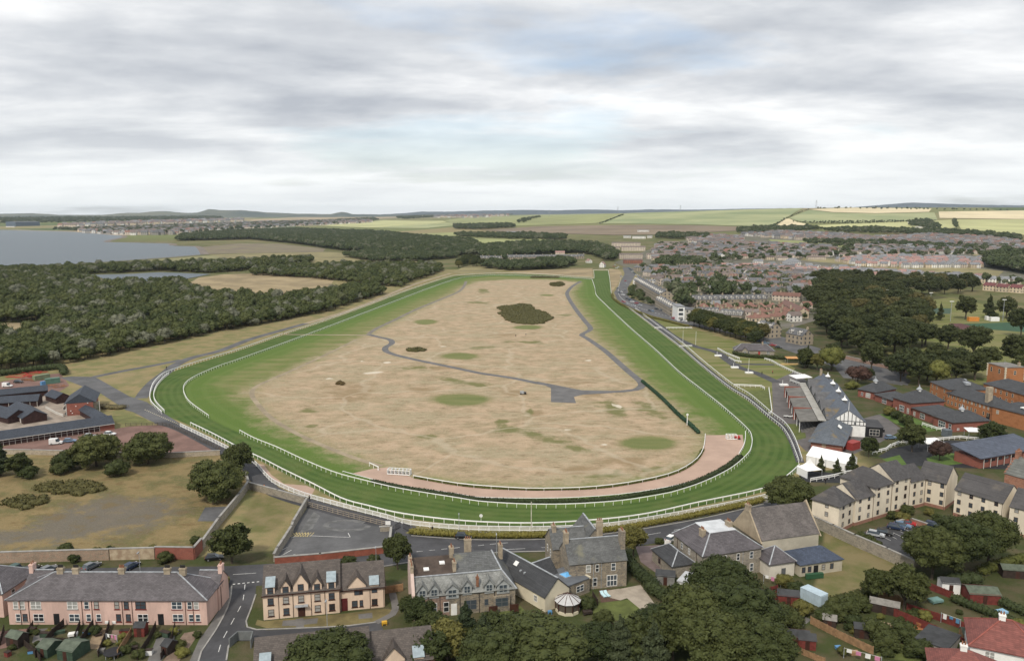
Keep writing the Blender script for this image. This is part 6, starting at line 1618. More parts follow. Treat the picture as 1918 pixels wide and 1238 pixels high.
# GRANDSTANDS AND PAVILIONS
def z8(x, y, z=None): return (1400 + x / 3.641, 660 + y / 3.641) if z is None else (1400 + x / 3.641, 660 + y / 3.641, z)
rn = P(*z8(690, 395), 9.6); rfar = P(*z8(515, 145), 9.6)
ax = (rfar - rn).normalized(); side = Vector((ax.y, -ax.x, 0))       # side: to the right of the ridge
wR = 6.0; wL = 6.0
An = rn - side * wL; Bn = rn + side * wR
b = Bld('grandstand', 'old grandstand with five slate gables, white cupolas and a half-timbered end', 'grandstand', unpix((An.x, An.y, 0)), unpix((Bn.x, Bn.y, 0)))
L = b.L; dp = (rfar - rn).length
b.body(dp, 5.4, 'gable_y', 4.2, WHITE, SL_BLUE, .4, t=.2)
# half-timbering on the near gable
for k in range(9):
 x = L * (k + .5) / 9; top = 5.4 + 4.2 * (1 - abs(x - L / 2) / (L / 2)) - .25
 b.put('timber', MB().box(x - .11, -.07, 4.2, x + .11, .02, max(top, 4.4)).mesh('timber', BLACK))
b.put('timber', MB().box(0, -.08, 4.1, L, .02, 4.35).mesh('timber', BLACK)); b.put('timber', MB().box(0, -.08, 5.5, L, .02, 5.7).mesh('timber', BLACK))
b.win('front', L * .3, 4.5, .8, .9); b.win('front', L * .7, 4.5, .8, .9)
b.put('finial', MB().cyl((L / 2, -.2, 9.6), .1, .07, 3.2, 6).mesh('finial', WHITE))
# cross gables on the course side, each with lichen-stained slates
n = 5
for k in range(n):
 y0 = 1.2 + k * (dp - 2) / n; yw = (dp - 2) / n - .3; ym = y0 + yw / 2
 mb = MB()
 mb.slab([(-1.2, y0, 5.3), (-1.2, ym, 8.4), (L * .46, ym, 8.9), (L * .40, y0, 6.6)], .18)
 mb.slab([(-1.2, y0 + yw, 5.3), (-1.2, ym, 8.4), (L * .46, ym, 8.9), (L * .40, y0 + yw, 6.6)], .18)
 b.put('cross_gable', mb.mesh('cross_gable', SL_MOSS), parent=b.roof)
 b.put('gable_face', MB().add([(-1.0, y0 + .1, 4.2), (-1.0, y0 + yw - .1, 4.2), (-1.0, y0 + yw - .1, 5.3), (-1.0, ym, 8.2), (-1.0, y0 + .1, 5.3)], [(0, 1, 2, 3, 4)]).mesh('gable_face', DGREY))
# the flat walkway strip, then the lower stand roofs
b.put('walkway_roof', MB().box(-4.0, .6, 5.0, -1.25, dp - .5, 5.25).mesh('walkway_roof', M('pale_walkway', (.34, .33, .30), .8, .15, .4)))
STROOF = M('weathered_felt', (.155, .148, .135), .9, .25, .35, fine=.15)
segs = 3
for k in range(segs):
 y0 = 1.0 + k * (dp * .86) / segs; y1 = y0 + dp * .86 / segs - .7
 b.put('stand_roof', MB().slab([(-10.5, y0, 4.3), (-10.5, y1, 4.3), (-4.05, y1, 4.9), (-4.05, y0, 4.9)], .25).mesh('stand_roof', STROOF))
 b.put('dividing_wall', MB().box(-10.8, y1 + .05, 0, -4.1, y1 + .55, 5.0).mesh('dividing_wall', BRICKR))
 for q in range(3): b.put('column', MB().box(-10.4, y0 + .4 + q * (y1 - y0 - .8) / 2, 0, -10.2, y0 + .6 + q * (y1 - y0 - .8) / 2, 4.1).mesh('column', WHITE))
 for q in range(5): b.put('terrace_step', MB().box(-9.6 + q * 1.05, y0, 0, -8.55 + q * 1.05, y1, .35 + q * .38).mesh('terrace_step', PAVE))
CUP = MB().box(-.75, -.75, 0, .75, .75, 1.1).mesh('cupola', DGREY)
cap_ = MB().add([(-1, -1, 1.1), (1, -1, 1.1), (1, 1, 1.1), (-1, 1, 1.1), (-.25, -.25, 1.9), (.25, -.25, 1.9), (.25, .25, 1.9), (-.25, .25, 1.9), (0, 0, 3.1)], [(0, 1, 5, 4), (1, 2, 6, 5), (2, 3, 7, 6), (3, 0, 4, 7), (4, 5, 8), (5, 6, 8), (6, 7, 8), (7, 4, 8), (3, 2, 1, 0)]).mesh('cupola_roof', WHITE)
for k in range(4):
 y = dp * (.22 + .22 * k); o = b.put('cupola', CUP, L / 2 + .9, y, 9.0); b.put('cupola_roof', cap_, L / 2 + .9, y, 9.0, parent=o)
b.chim(L / 2 - 1, dp - 1, 8.5, .9, 1.6, 3.2, CHST, 3)
# bar annexe on the right of the stand
w = Bld('annexe', '', '', (0, 0), (1, 0), root=b); w.fr = b.fr @ Matrix.Translation((L + .1, 1, 0))
w.body(11, 3.6, 'flat', 0, BLACK, M('dark_flat_roof', (.06, .06, .064), .85, .2, .4), .3, x0=0, x1=6.0); w.win('front', 3.2, .6, 3.2, 2.2, STW, 'big')

b = Bld('weighing_room', 'square red brick pavilion with low blue slate hipped roof by the bend', 'pavilion', z8(430, 672), z8(642, 700))
L = b.L; dp = (P(*z8(770, 582)) - P(*z8(642, 700))).length
b.body(dp, 3.9, 'hip', 3.2, BRICKR, slate('slate_blue_lichen', (.10, .115, .135), (.16, .125, .07), .25), .9)
b.win('front', L * .42, 2.0, 1.2, 1.3, M('buff_shutter', (.42, .34, .24), .7), 'sash', gm=MATS['buff_shutter'])
b.put('string_course', MB().box(-.03, -.04, 2.3, L + .03, .02, 2.5).mesh('string_course', M('buff_band', (.42, .26, .19), .85)))
for u in (.2, .4, .6, .8): b.win('right', dp * u, 1.2, 1.6, 1.6, WHITE, 'pair')
b.put('rooflight', MB().slab([(L * .70, dp * .50, 6.2), (L * .82, dp * .50, 5.4), (L * .82, dp * .62, 5.4), (L * .70, dp * .62, 6.2)], .12).mesh('rooflight', WHITE), 0, 0, .3)
# white marquee and pagoda tent
TENT = M('white_canvas', (.80, .80, .79), .6, .04, .6)
b = Bld('marquee', 'long white marquee beside the red brick pavilion', 'tent', z8(400, 752), z8(670, 812))
L = b.L; b.body(9, 2.4, 'gable', 2.2, TENT, TENT, .1, t=.08)
for i in range(5): b.put('leg', MB().box(i * L / 4 - .06, -.08, 0, i * L / 4 + .06, -.02, 2.4).mesh('leg', LEAD))
c = P(*z8(420, 838)); root = thing('pagoda_tent', 'small white pagoda tent with a pointed top', 'tent', c)
hp = 2.7; rows = [(2.7, 2.4), (2.3, 2.6), (1.5, 3.1), (.8, 3.9), (.3, 4.8), (.05, 5.5)]
mb = MB(); vs_ = []
for r, z in rows: vs_ += [(-r, -r, z), (r, -r, z), (r, r, z), (-r, r, z)]
mb.add(vs_, [(4 * i + j, 4 * i + (j + 1) % 4, 4 * i + 4 + (j + 1) % 4, 4 * i + 4 + j) for i in range(5) for j in range(4)]); mb.build('canopy', TENT, root, rz=.3)
for sx, sy in ((-1, -1), (1, -1), (1, 1), (-1, 1)): MB().bar((sx * 2.6, sy * 2.6, 0), (sx * 2.6, sy * 2.6, 2.45), .12, .12).build('leg', LEAD, root, rz=.3)
MB().box(-2.65, -2.6, 0, -2.6, 2.6, 2.4).build('side_wall', TENT, root, rz=.3)
# red brick hospitality pavilions
CUP2 = MB().cyl((0, 0, 0), .8, .75, .9, 8).mesh('cupola', WHITE)
cap2 = MB().cyl((0, 0, .9), 1.2, .3, 1.0, 8).cyl((0, 0, 1.9), .25, .03, 1.2, 6).mesh('cupola_roof', LEAD)
b = Bld('hospitality_pavilion', 'red brick hospitality range with three hipped dark roofs and cupolas', 'pavilion', z8(752, 300), z8(868, 325))
hp_root = b
b.body(15, 3.6, 'hip', 2.8, BRICKR, SL_DARK, .5, cap=None); b.win('front', b.L * .25, .8, .8, 1.4); b.win('front', b.L * .6, .5, 2.0, 1.9, WHITE, 'big')
o = b.put('cupola', CUP2, b.L / 2, 6, 6.2); b.put('cupola_roof', cap2, b.L / 2, 6, 6.2, parent=o)
def hwing(A, B, depth, h, rise, wins, roof='hip', cup=False, rightw=()):
 s = Bld('wing', '', '', A, B, root=hp_root); s.body(depth, h, roof, rise, BRICKR, SL_DARK, .5)
 for u, w_, h_ in wins: s.win('front', s.L * u, .4, w_, h_, WHITE, 'big' if w_ > 1.4 else 'sash')
 for u, w_, h_ in rightw: s.win('right', s.depth * u, .6, w_, h_, WHITE)
 if cup: o = s.put('cupola', CUP2, s.L / 2, s.depth / 2, h + rise - .4); s.put('cupola_roof', cap2, s.L / 2, s.depth / 2, h + rise - .4, parent=o)
 return s
hwing(z8(868, 330), z8(985, 372), 11, 3.0, 2.2, [(.55, 2.6, 2.0)])
hwing(z8(990, 386), z8(1112, 428), 15.5, 5.2, 3.4, [(.2, .6, .8), (.5, 2.6, 2.4), (.85, 1.0, 2.0)], cup=True)
hwing(z8(1122, 432), z8(1280, 492), 13, 3.4, 2.4, [(.1, 1, 1.6), (.45, 2.6, 2.0)])
s3 = hwing(z8(1265, 495), z8(1398, 543), 15.5, 3.8, 2.8, [(.45, 3.4, 2.3), (.86, 1.2, 2.3)], cup=True, rightw=[(.15, .8, .7), (.5, 1.4, .9)])
# orange brick former hospital
QUO = M('cream_quoin', (.62, .55, .42), .85, .1, .5)
b = Bld('brick_building', 'large orange brick institution with white windows, dark roofs and a square tower', 'building', z8(1352, 362), z8(1662, 465))
ob = b; L = b.L
b.body(10, 5.6, 'hip', 2.8, BRICKO, SL_DARK, .35)
for i in range(11):
 u = L * (i + .6) / 11.5
 b.win('front', u, 3.9, .8, 1.2, QUO, 'sash')
 if i not in (8,): b.win('front', u, 1.2, .8, 1.4, QUO, 'sash')
b.door('front', L * .93, 1.6, 2.4, BLACK)
b.put('chimney', MB().box(L * .80, .8, 4, L * .86, 3.0, 12.4).mesh('chimney', CHST))
def owing(A, B, depth, h, rise, cols, rows, roof='hip', off=0, rm=None):
 s = Bld('wing', '', '', A, B, root=ob); s.body(depth, h, roof, rise, BRICKO, rm or SL_DARK, .35)
 for u in cols:
  for z in rows: s.win('front', s.L * u, z, .85, 1.5, QUO, 'sash')
 return s
s1 = owing(z8(1240, 305), z8(1370, 365), 17, 7.0, 3.2, (.12, .36, .75), (4.8, 1.6))
s1.put('roof_plant', MB().box(s1.L * .4, 8, 8.4, s1.L * .85, 10, 9.4).box(s1.L * .5, 9.6, 9.4, s1.L * .62, 10.2, 10.1).mesh('roof_plant', LEAD))
s2 = owing(z8(1662, 470), z8(1990, 560), 12, 6.0, 2.6, (), (), rm=SL_DARK); s2.win('front', 2.4, 3.6, 1.0, 1.4, QUO)
s2.put('rooflight', MB().box(s2.L * .5, 2.0, 7.5, s2.L * .8, 3.5, 7.9).mesh('rooflight', WHITE))
s3 = owing(z8(1600, 345), z8(1930, 450), 12, 8.6, 3.0, (.15, .27, .38, .50, .62), (6.2, 3.4))
tw = Bld('tower', '', '', z8(1625, 262), z8(1745, 300), root=ob)
tw.body(9, 12.8, 'flat', 0, BRICKO, M('tower_deck', (.19, .18, .165), .9, .2, .5), .15, t=.35)
for u in (.22, .66): tw.win('front', tw.L * u, 9.6, 1.0, 2.0, QUO, 'sash')
tw.win('right', 4.5, 9.6, 1.0, 1.8, QUO)
for x_, y_ in ((0, 0), (tw.L, 0), (tw.L, 9)):
 for k in range(10): tw.put('quoin', cached(('quoin', k % 2), lambda: MB().box(-.22 - .1 * (k % 2), -.22 - .1 * (k % 2), 0, .22 + .1 * (k % 2), .22 + .1 * (k % 2), .55).mesh('quoin', QUO)), x_, y_, 7.2 + k * .58)
tw.chim(tw.L * .85, 7.5, 12.8, .9, .9, 1.9, CHST, 1); tw.put('aerial', MB().cyl((tw.L * .35, 5, 13.1), .06, .03, 2.6, 5).mesh('aerial', LEAD))
# navy roofed stable by the parade ring, red sandstone house behind the flats
b = Bld('saddling_shed', 'red brick saddling range with a navy mono-pitch roof', 'building', z8(1582, 792), z8(1990, 716))
L = b.L; b.body(9, 3.2, 'flat', 0, BRICKR, SL_NAVY, -.2, t=.02); bpy.data.objects.remove(b.roof)
b.put('roof', MB().slab([(-1, -1, 3.6), (L + 1, -1, 3.6), (L + 1, 10, 5.6), (-1, 10, 5.6)], .25).mesh('roof', slate('slate_navy_pale', (.075, .088, .12), None, .2)))
for i in range(9): b.put('post', cached(('sshed',), lambda: MB().box(-.08, -.7, 0, .08, -.55, 3.4).mesh('post', STW)), i * L / 9 + 1); b.win('front', i * L / 9 + 3, 1.8, 1.6, .8, BROWNF, 'double')
SANDR = rubble('red_sandstone', (.36, .17, .105), (.26, .12, .08), (.36, .22, .16), 2.2)
b = Bld('house', 'red sandstone house with crow-stepped gable behind the flats', 'house', z8(1740, 985), z8(1960, 1050))
b.body(11, 7.0, 'gable', 4.2, SANDR, slate('slate_grey_green', (.13, .135, .125), (.12, .13, .09), .3), .2)
b.chim(.4, 5.5, 10.0, .9, 1.8, 3.0, SANDR, 3); b.chim(2.5, 5.5, 10.5, 1.0, .9, 2.0, SANDR, 2)
for k in range(7):
 for sgn in (-1, 1): b.put('crow_step', MB().box(-.35, 5.5 + sgn * (k * .82) - .45, 10.6 - k * .62, .2, 5.5 + sgn * (k * .82) + .45, 11.3 - k * .62).mesh('crow_step', SANDR))
b.win('left', 4, 4, .8, 1.5); b.put('skylight', MB().box(b.L * .6, 1.6, 9.0, b.L * .66, 2.8, 9.4).mesh('skylight', WHITE))
b = Bld('house', 'flat white roofed red house at the right edge', 'house', z8(1835, 1000), z8(1990, 1040))
b.body(7, 6.4, 'flat', 0, M('pink_brick', (.42, .15, .13), .85, .15, .6), WHITE, .5, t=.35); b.win('front', 3, 3.6, 1.2, 1.2, WHITE, 'pair')
# lodge by the gates
b = Bld('lodge', 'grey slated stone lodge with a gabled bay behind the hedge', 'house', (1376, 664), (1450, 666))
b.body(8, 2.8, 'hip', 3.0, STONEG, SL_PURP, .4, cap=LEAD); b.chim(b.L * .72, 4, 5.2, .8, 1.4, 1.8, CHST, 3); b.win('front', b.L * .35, .8, .9, 1.3); b.door('front', b.L * .62, .9, 2.1, M('red_door', (.30, .03, .03), .5)); b.win('front', b.L * .85, .7, 1.5, 1.5, WHITE, 'pair')
b.dormer(b.L * .25, 3.4, 0, 2.6, 1.8, STONEG, SL_PURP, y=-1.4, back=3.0, ww=1.4, wh=1.3, wz=.8, style='pair')
# tented canopies and the racecourse clutter
def canopy(label, px, py, w, d, h, m, rz=0, name='canopy_tent'):
 root = thing(name, label, 'tent', P(px, py), rz)
 MB().slab([(-w / 2, -d / 2, h), (w / 2, -d / 2, h), (w / 2, d / 2, h + .5), (-w / 2, d / 2, h + .5)], .12).build('canopy', m, root)
 for sx, sy in ((-1, -1), (1, -1), (1, 1), (-1, 1)): MB().bar((sx * w * .45, sy * d * .45, 0), (sx * w * .45, sy * d * .45, h), .1, .1).build('leg', LEAD, root)
 return root
canopy('white sail canopy at the end of the grandstand', *z8(360, 205), 9, 6, 2.8, TENT, .3)
canopy('white parasol roof in the parade ring', *z8(1250, 660), 7, 5, 2.8, TENT, .2)
canopy('orange roofed hut with yellow benches', *z8(310, 70), 8, 4, 2.6, M('orange_canvas', (.52, .27, .10), .7, .1, .6), 0, 'hut')
canopy('white topped black kiosk by the parade ring', *z8(1545, 590), 6, 4, 3.2, TENT, -.1, 'kiosk')
container('red horsebox kiosk beside the pavilion', z8(715, 672), z8(770, 655), M('kiosk_red', (.30, .05, .045), .6, .1, 1), 2.6, 3, 'kiosk', 'kiosk')
container('grey container by the pavilion wall', z8(1360, 580), z8(1395, 575), M('container_grey', (.12, .14, .155), .6, .1, 1), 2.6, 2.4)
wall('yellow bench wall by the orange hut', [z8(225, 85), z8(345, 85)], .8, M('yellow_timber', (.50, .36, .16), .8), .8, False, 'bench')
wall('second yellow bench by the orange hut', [z8(365, 83), z8(430, 83)], .8, M('yellow_timber', (.50, .36, .16), .8), .8, False, 'bench')
# THE TOWN
def far_wall(name, c, c2=None, bay=3.4, storey=2.75, win=(.05, .055, .065)):
 if name in MATS: return MATS[name]
 m, nt, b = node_mat(name); t = NT(nt)
 src = nt.nodes.new('ShaderNodeTexCoord').outputs['Object']; sp = nt.nodes.new('ShaderNodeSeparateXYZ'); nt.links.new(src, sp.inputs[0])
 fx = t.math('FRACT', t.math('DIVIDE', t.math('ADD', sp.outputs[0], sp.outputs[1]), bay)); fz_ = t.math('FRACT', t.math('DIVIDE', sp.outputs[2], storey))
 wx = t.math('MULTIPLY', t.math('GREATER_THAN', fx, .33), t.math('LESS_THAN', fx, .67)); wz = t.math('MULTIPLY', t.math('GREATER_THAN', fz_, .32), t.math('LESS_THAN', fz_, .82))
 n = t.noise(t.pos(), .3, 4); base = t.mix(t.ss(n, .35, .65), shade(c, 1.05), c2 or shade(c, .85))
 k = t.math('ADD', t.math('MULTIPLY', t.rand(), .3), .82)
 mu = nt.nodes.new('ShaderNodeVectorMath'); mu.operation = 'SCALE'; nt.links.new(base, mu.inputs[0]); nt.links.new(k, mu.inputs['Scale'])
 nt.links.new(t.mix(t.math('MULTIPLY', wx, wz), mu.outputs[0], win), b.inputs['Base Color']); b.inputs['Roughness'].default_value = .85
 MATS[name] = m
 return m
WST = far_wall('far_stone', (.33, .28, .21)); WPL = far_wall('far_pale', (.58, .50, .41)); WWH = far_wall('far_white', (.76, .74, .69)); WCR = far_wall('far_cream', (.60, .50, .36)); WGR = far_wall('far_grey', (.36, .34, .31)); WRB = far_wall('far_red_brick', (.28, .12, .08))
RSL = slate('far_slate', (.125, .127, .132), None, .3, .3, .22); RBR = slate('far_brown_tile_hazed', (.165, .13, .115), None, .25, .3, .2); RRD = slate('far_red_tile', (.32, .195, .17), None, .25, .3, .15); RGT = slate('far_grey_tile_hazed', (.20, .205, .215), None, .25, .3, .15); RTC = slate('far_terracotta', (.20, .105, .08), None, .25, .3, .2)  # brown and grey tiles lightened in colour for haze over the far roofs
def house_meshes(w, d, h, rise, hip, wm, rm):
 def mk():
  W, Rf = MB(), MB(); t, o = .2, .3
  W.add([(x, y, z) for z in (-1.5, h) for x, y in ((-w / 2, -d / 2), (w / 2, -d / 2), (w / 2, d / 2), (-w / 2, d / 2))], [(0, 1, 5, 4), (1, 2, 6, 5), (2, 3, 7, 6), (3, 0, 4, 7), (4, 5, 6, 7)])
  zo = h - rise * o / (d / 2)
  if hip:
   k = min(d / 2, w / 2 - .3); q = [(-w / 2 - o, -d / 2 - o, zo + t), (w / 2 + o, -d / 2 - o, zo + t), (w / 2 + o, d / 2 + o, zo + t), (-w / 2 - o, d / 2 + o, zo + t), (-w / 2 + k, 0, h + rise + t), (w / 2 - k, 0, h + rise + t)]
   Rf.add(q, [(0, 1, 5, 4), (1, 2, 5), (2, 3, 4, 5), (3, 0, 4), (3, 2, 1, 0)])
  else:
   for s in (-1, 1):
    W.add([(s * w / 2, -d / 2, h), (s * w / 2, d / 2, h), (s * w / 2, 0, h + rise)], [(0, 1, 2)])
    Rf.slab([(-w / 2 - .15, s * (d / 2 + o), zo + t), (w / 2 + .15, s * (d / 2 + o), zo + t), (w / 2 + .15, 0, h + rise + t), (-w / 2 - .15, 0, h + rise + t)], t)
  return W.mesh('wall', wm), Rf.mesh('roof', rm)
 return cached(('house', w, d, h, rise, hip, wm.name, rm.name), mk)
CHM = MB().box(-.6, -.4, -1.6, .6, .4, 1.3).box(-.45, -.25, 1.3, .45, .25, 1.75).mesh('chimney', CHST)
STUFF_H = []
HP = []
def fhouse(p, rz, w, d, h, rise, hip, wm, rm, label, group, chims=(), name='house', cat='house'):
 wme, rme = house_meshes(w, d, h, rise, hip, wm, rm)
 for k in range(-int(w / 24), int(w / 24) + 1): HP.append((p[0] + math.cos(rz) * k * 11, p[1] + math.sin(rz) * k * 11))
 o = empty(name, (p[0], p[1], terr(p[0], p[1]) - .2), rz, label, cat, group)
 link('wall', wme, o); link('roof', rme, o)
 for x in chims: link('chimney', CHM, o, (x, 0, h + rise))
 return o
gt = random.Random(77)
def row(px0, py0, px1, py1, n, kind, label, group, turn=0.0, jit=1.5, name='house', cat='house', along=True, ends=False):
 a, c = G(px0, py0), G(px1, py1); d = c - a; base = math.atan2(d.y, d.x) if along else 0.0
 for i in range(n):
  t = (i + .5) / n; p = a.lerp(c, t)
  w, dp, h, rise, hip, wms, rms, ch = kind
  fit = d.length / n
  w_ = round(min(w, fit * .98) if w < 60 else fit * .985, 0) if along else w
  w_ = max(w_, 5.0)
  chims = [x * (w_ / 2 - .6) for x in ch]
  fhouse((p.x + gt.uniform(-jit, jit), p.y + gt.uniform(-jit, jit)), base + turn, w_, dp, h, rise, hip, gt.choice(wms), gt.choice(rms), label, group, chims, name, cat)
SLATED = (10, 8, 5.6, 3.4, False, [WST, WGR, WST, WPL], [RSL], (-1, 1))
SLHIP = (11, 9, 5.4, 3.4, True, [WST, WGR], [RSL], (-.5, .5))
FLATS = (99, 10, 8.2, 1.8, False, [WPL], [RBR], ())
PALET = (99, 8, 5.2, 2.2, False, [WPL, WCR], [RBR], ())
NEWRED = (9, 8, 5.3, 3.2, False, [WWH, WCR, WPL], [RRD, RRD, RGT], ())
NEWGREY = (9, 8, 5.3, 3.2, False, [WWH, WCR, WPL], [RGT], ())
NEWMIX = (9, 8, 5.3, 3.2, False, [WWH, WPL, WCR], [RRD, RGT], ())
BUNG = (11, 9, 3.0, 3.2, True, [WCR, WST], [RTC], (-.6,))
BROWN = (8, 7.5, 5.0, 2.8, False, [WPL, WCR, WWH], [RBR], ())
WHITEB = (99, 11, 6.0, 1.0, False, [WWH], [RGT], ())
def one(px0, py0, px1, py1, kind, label, cat='house', name='house', **k): row(px0, py0, px1, py1, 1, kind, label, None, jit=0, name=name, cat=cat, **k)
# four storey blocks and long flats past the end of the road
for q, lb in (((1122, 471, 1161, 471), 'cream long block of flats left of the white hall'), ((1163, 470, 1209, 470), 'long pale block of flats behind the white hall'), ((1159, 485, 1204, 485), 'pale long block above the red brick one'), ((1210, 485, 1279, 485), 'longest pale block in the middle of the town'),
   ((1222, 476, 1262, 476), 'pale block behind the longest one'), ((1145, 462, 1200, 462), 'pale block furthest back on the left'), ((1234, 460, 1272, 461), 'pale block with stepped front further back'), ((1312, 464, 1352, 464), 'low pale terrace behind the poplars'), ((1310, 471, 1398, 471), 'long low terrace with brown roof on the rise'),
   ((1330, 479, 1402, 479), 'second long low terrace with brown roof'), ((1340, 485, 1379, 485), 'pale terrace above the orange roofed rows'), ((1383, 484, 1412, 484), 'short pale terrace right of the previous one'), ((1413, 487, 1450, 487), 'cream three storey block beside the green'), ((1455, 488, 1474, 488), 'small cream three storey block'),
   ((1511, 487, 1545, 487), 'low white terrace by the grass bank')): one(*q, FLATS if q[1] > 459 and q[0] < 1300 else PALET, lb, 'flats', 'apartment_building')
one(1167, 494, 1203, 494, (99, 9, 6.5, 1.5, False, [WRB], [RBR], ()), 'red brick block in front of the pale flats', 'flats', 'apartment_building')
one(1125, 479, 1156, 478, WHITEB, 'long white hall at the road end', 'hall', 'hall'); one(1252, 496, 1272, 495, (99, 12, 8, .8, False, [WWH], [RGT], ()), 'white modern building with curved front', 'building', 'building')
one(1168, 446, 1182, 446, WHITEB, 'left of the white sheds on the rise', 'shed', 'shed'); one(1184, 447, 1210, 447, WHITEB, 'middle white shed on the rise', 'shed', 'shed'); one(1212, 446, 1222, 446, WHITEB, 'right of the white sheds on the rise', 'shed', 'shed'); one(1194, 435, 1216, 435, WHITEB, 'pale sheds on the brown field', 'shed', 'shed')
one(1366, 446, 1390, 446, (99, 14, 7, 2, False, [far_wall('far_ochre', (.50, .31, .12))], [RBR], ()), 'ochre coloured hall on the rise', 'hall', 'hall')
row(1292, 500, 1322, 478, 6, (9, 9, 5.4, 3, False, [WCR, WPL], [RBR], ()), 'cream gabled house stepping up the side street', 'gabled houses up the side street', turn=1.2, jit=0)
# slated old town
k_ = 0
for q, n in (((1190, 506, 1215, 512), 2), ((1205, 516, 1238, 520), 3), ((1262, 508, 1300, 506), 3), ((1300, 507, 1345, 512), 3), ((1245, 518, 1290, 520), 3), ((1292, 521, 1330, 520), 3), ((1335, 519, 1390, 522), 4), ((1395, 517, 1450, 519), 4), ((1300, 529, 1345, 530), 3), ((1455, 520, 1480, 521), 2),
   ((1240, 534, 1270, 536), 2), ((1275, 527, 1298, 528), 2), ((1350, 530, 1400, 531), 4), ((1405, 530, 1460, 531), 4), ((1395, 541, 1440, 541), 3), ((1445, 540, 1480, 542), 2), ((1448, 550, 1470, 552), 2), ((1505, 520, 1560, 522), 3), ((1270, 538, 1322, 540), 4), ((1470, 528, 1500, 530), 2), ((1530, 514, 1570, 515), 2)):
 row(*q, n, SLATED if k_ % 2 else SLHIP, 'slate roofed stone house in the old town beyond the main road', 'slate roofed houses of the old town', turn=gt.choice((0, 0, .25, -.3, 1.4))); k_ += 1
# new estates with red roofs
for q, n, kd in (((1350, 503, 1410, 504), 5, NEWRED), ((1345, 512, 1400, 511), 4, NEWRED), ((1402, 508, 1440, 507), 3, NEWGREY), ((1410, 517, 1500, 515), 6, NEWRED), ((1440, 501, 1475, 500), 2, NEWGREY), ((1500, 512, 1545, 510), 3, NEWRED), ((1560, 512, 1605, 514), 4, NEWRED), ((1605, 521, 1720, 523), 8, NEWRED), ((1605, 514, 1650, 515), 3, NEWGREY), ((1655, 515, 1715, 517), 4, NEWMIX), ((1720, 522, 1790, 524), 5, NEWGREY)):
 row(*q, n, kd, 'pale house with red or grey tiles in the new estate below the grass bank', 'new houses below the bank', jit=3)
for q, n, kd in (((1600, 499, 1690, 501), 8, NEWRED), ((1690, 502, 1838, 502), 11, NEWGREY), ((1565, 490, 1600, 494), 3, NEWGREY), ((1605, 494, 1690, 492), 6, NEWRED), ((1690, 494, 1830, 494), 8, NEWRED), ((1615, 486, 1720, 484), 7, NEWRED), ((1700, 487, 1770, 486), 5, NEWGREY), ((1640, 480, 1700, 478), 3, NEWGREY)):
 row(*q, n, kd, 'pale house with red or grey tiles in the new estate above the grass bank', 'new houses above the bank', jit=3)
one(1411, 496, 1428, 496, (14, 10, 6, 3, False, [WWH], [RGT], ()), 'white house with grey roof left of the bank'); one(1466, 497, 1500, 496, (25, 14, 5, 6, True, [WWH], [RGT], ()), 'big white house with pyramid grey roof')
one(1675, 487, 1705, 486, (26, 24, 4, 8, True, [WPL], [RGT], ()), 'nursery with a large grey pyramid roof', 'school', 'school')
row(1845, 543, 1918, 549, 3, (12, 9, 5.2, 3, False, [WCR], [slate('far_plum_tile', (.15, .05, .05), None, .2)], (.5,)), 'cream house with plum red roof at the right edge', 'plum roofed houses at the right', jit=2)
row(1820, 530, 1918, 532, 4, NEWGREY, 'pale grey roofed house behind the plum roofed ones', 'grey roofed houses at the right', jit=2)
# brown roofed estates farther up
for q, n in (((1352, 467, 1410, 466), 5), ((1405, 474, 1460, 470), 6), ((1462, 474, 1510, 472), 5), ((1515, 477, 1560, 475), 4), ((1350, 474, 1400, 474), 3), ((1425, 480, 1500, 481), 6), ((1560, 481, 1600, 482), 4), ((1580, 470, 1620, 472), 4)):
 row(*q, n, BROWN, 'brown roofed pale house on the middle estate', 'brown roofed houses of the middle estate', jit=4, turn=gt.choice((0, .5, -.4)))
for q, n in (((1620, 463, 1700, 463), 5), ((1700, 462, 1800, 466), 6), ((1800, 468, 1918, 476), 9), ((1830, 474, 1918, 480), 7), ((1720, 457, 1800, 460), 5), ((1800, 460, 1918, 466), 7)):
 row(*q, n, BROWN, 'brown roofed white house on the estate at the right under the hill', 'houses of the right estate', jit=6, turn=gt.choice((0, .5, -.4)))
# terracotta bungalows and long dormered terraces
def dormer_terrace(px0, py0, px1, py1, n, label, h=6.0, wm=WST, rm=RSL, d=9, rise=3.6):
 a, c = P(px0, py0), P(px1, py1); dv = c - a; mid_ = (a + c) / 2; w = round(dv.length, 0)
 o = fhouse(mid_, math.atan2(dv.y, dv.x), w, d, h, rise, False, wm, rm, label, None, [x * (w / 2 - .6) for x in [-1 + 2 * i / n for i in range(n + 1)]], 'terraced_house', 'terrace')
 dm = cached(('tdorm', wm.name), lambda: MB().box(-1.1, -1.0, 0, 1.1, 1.8, 1.5).add([(-1.3, -1.2, 1.5), (1.3, -1.2, 1.5), (0, -1.2, 2.5), (-1.3, 2.4, 1.5), (1.3, 2.4, 1.5), (0, 2.4, 2.5)], [(0, 1, 2), (5, 4, 3), (1, 4, 5, 2), (0, 2, 5, 3)]).mesh('dormer', far_wall('far_dormer', (.50, .48, .44), None, 2.2, 1.5)))
 for i in range(n * 2):
  x = -w / 2 + w * (i + .5) / (n * 2); link('dormer', dm, o, (x, -d * .36, h + .3))
 return o
dormer_terrace(1292, 573, 1432, 571, 7, 'long stone terrace with white dormers and many chimneys')
dormer_terrace(1322, 553, 1400, 551, 4, 'stone terrace with chimneys behind the dormered one')
dormer_terrace(1350, 603, 1392, 606, 3, 'grey stone terrace above the roadside trees', 6.5)
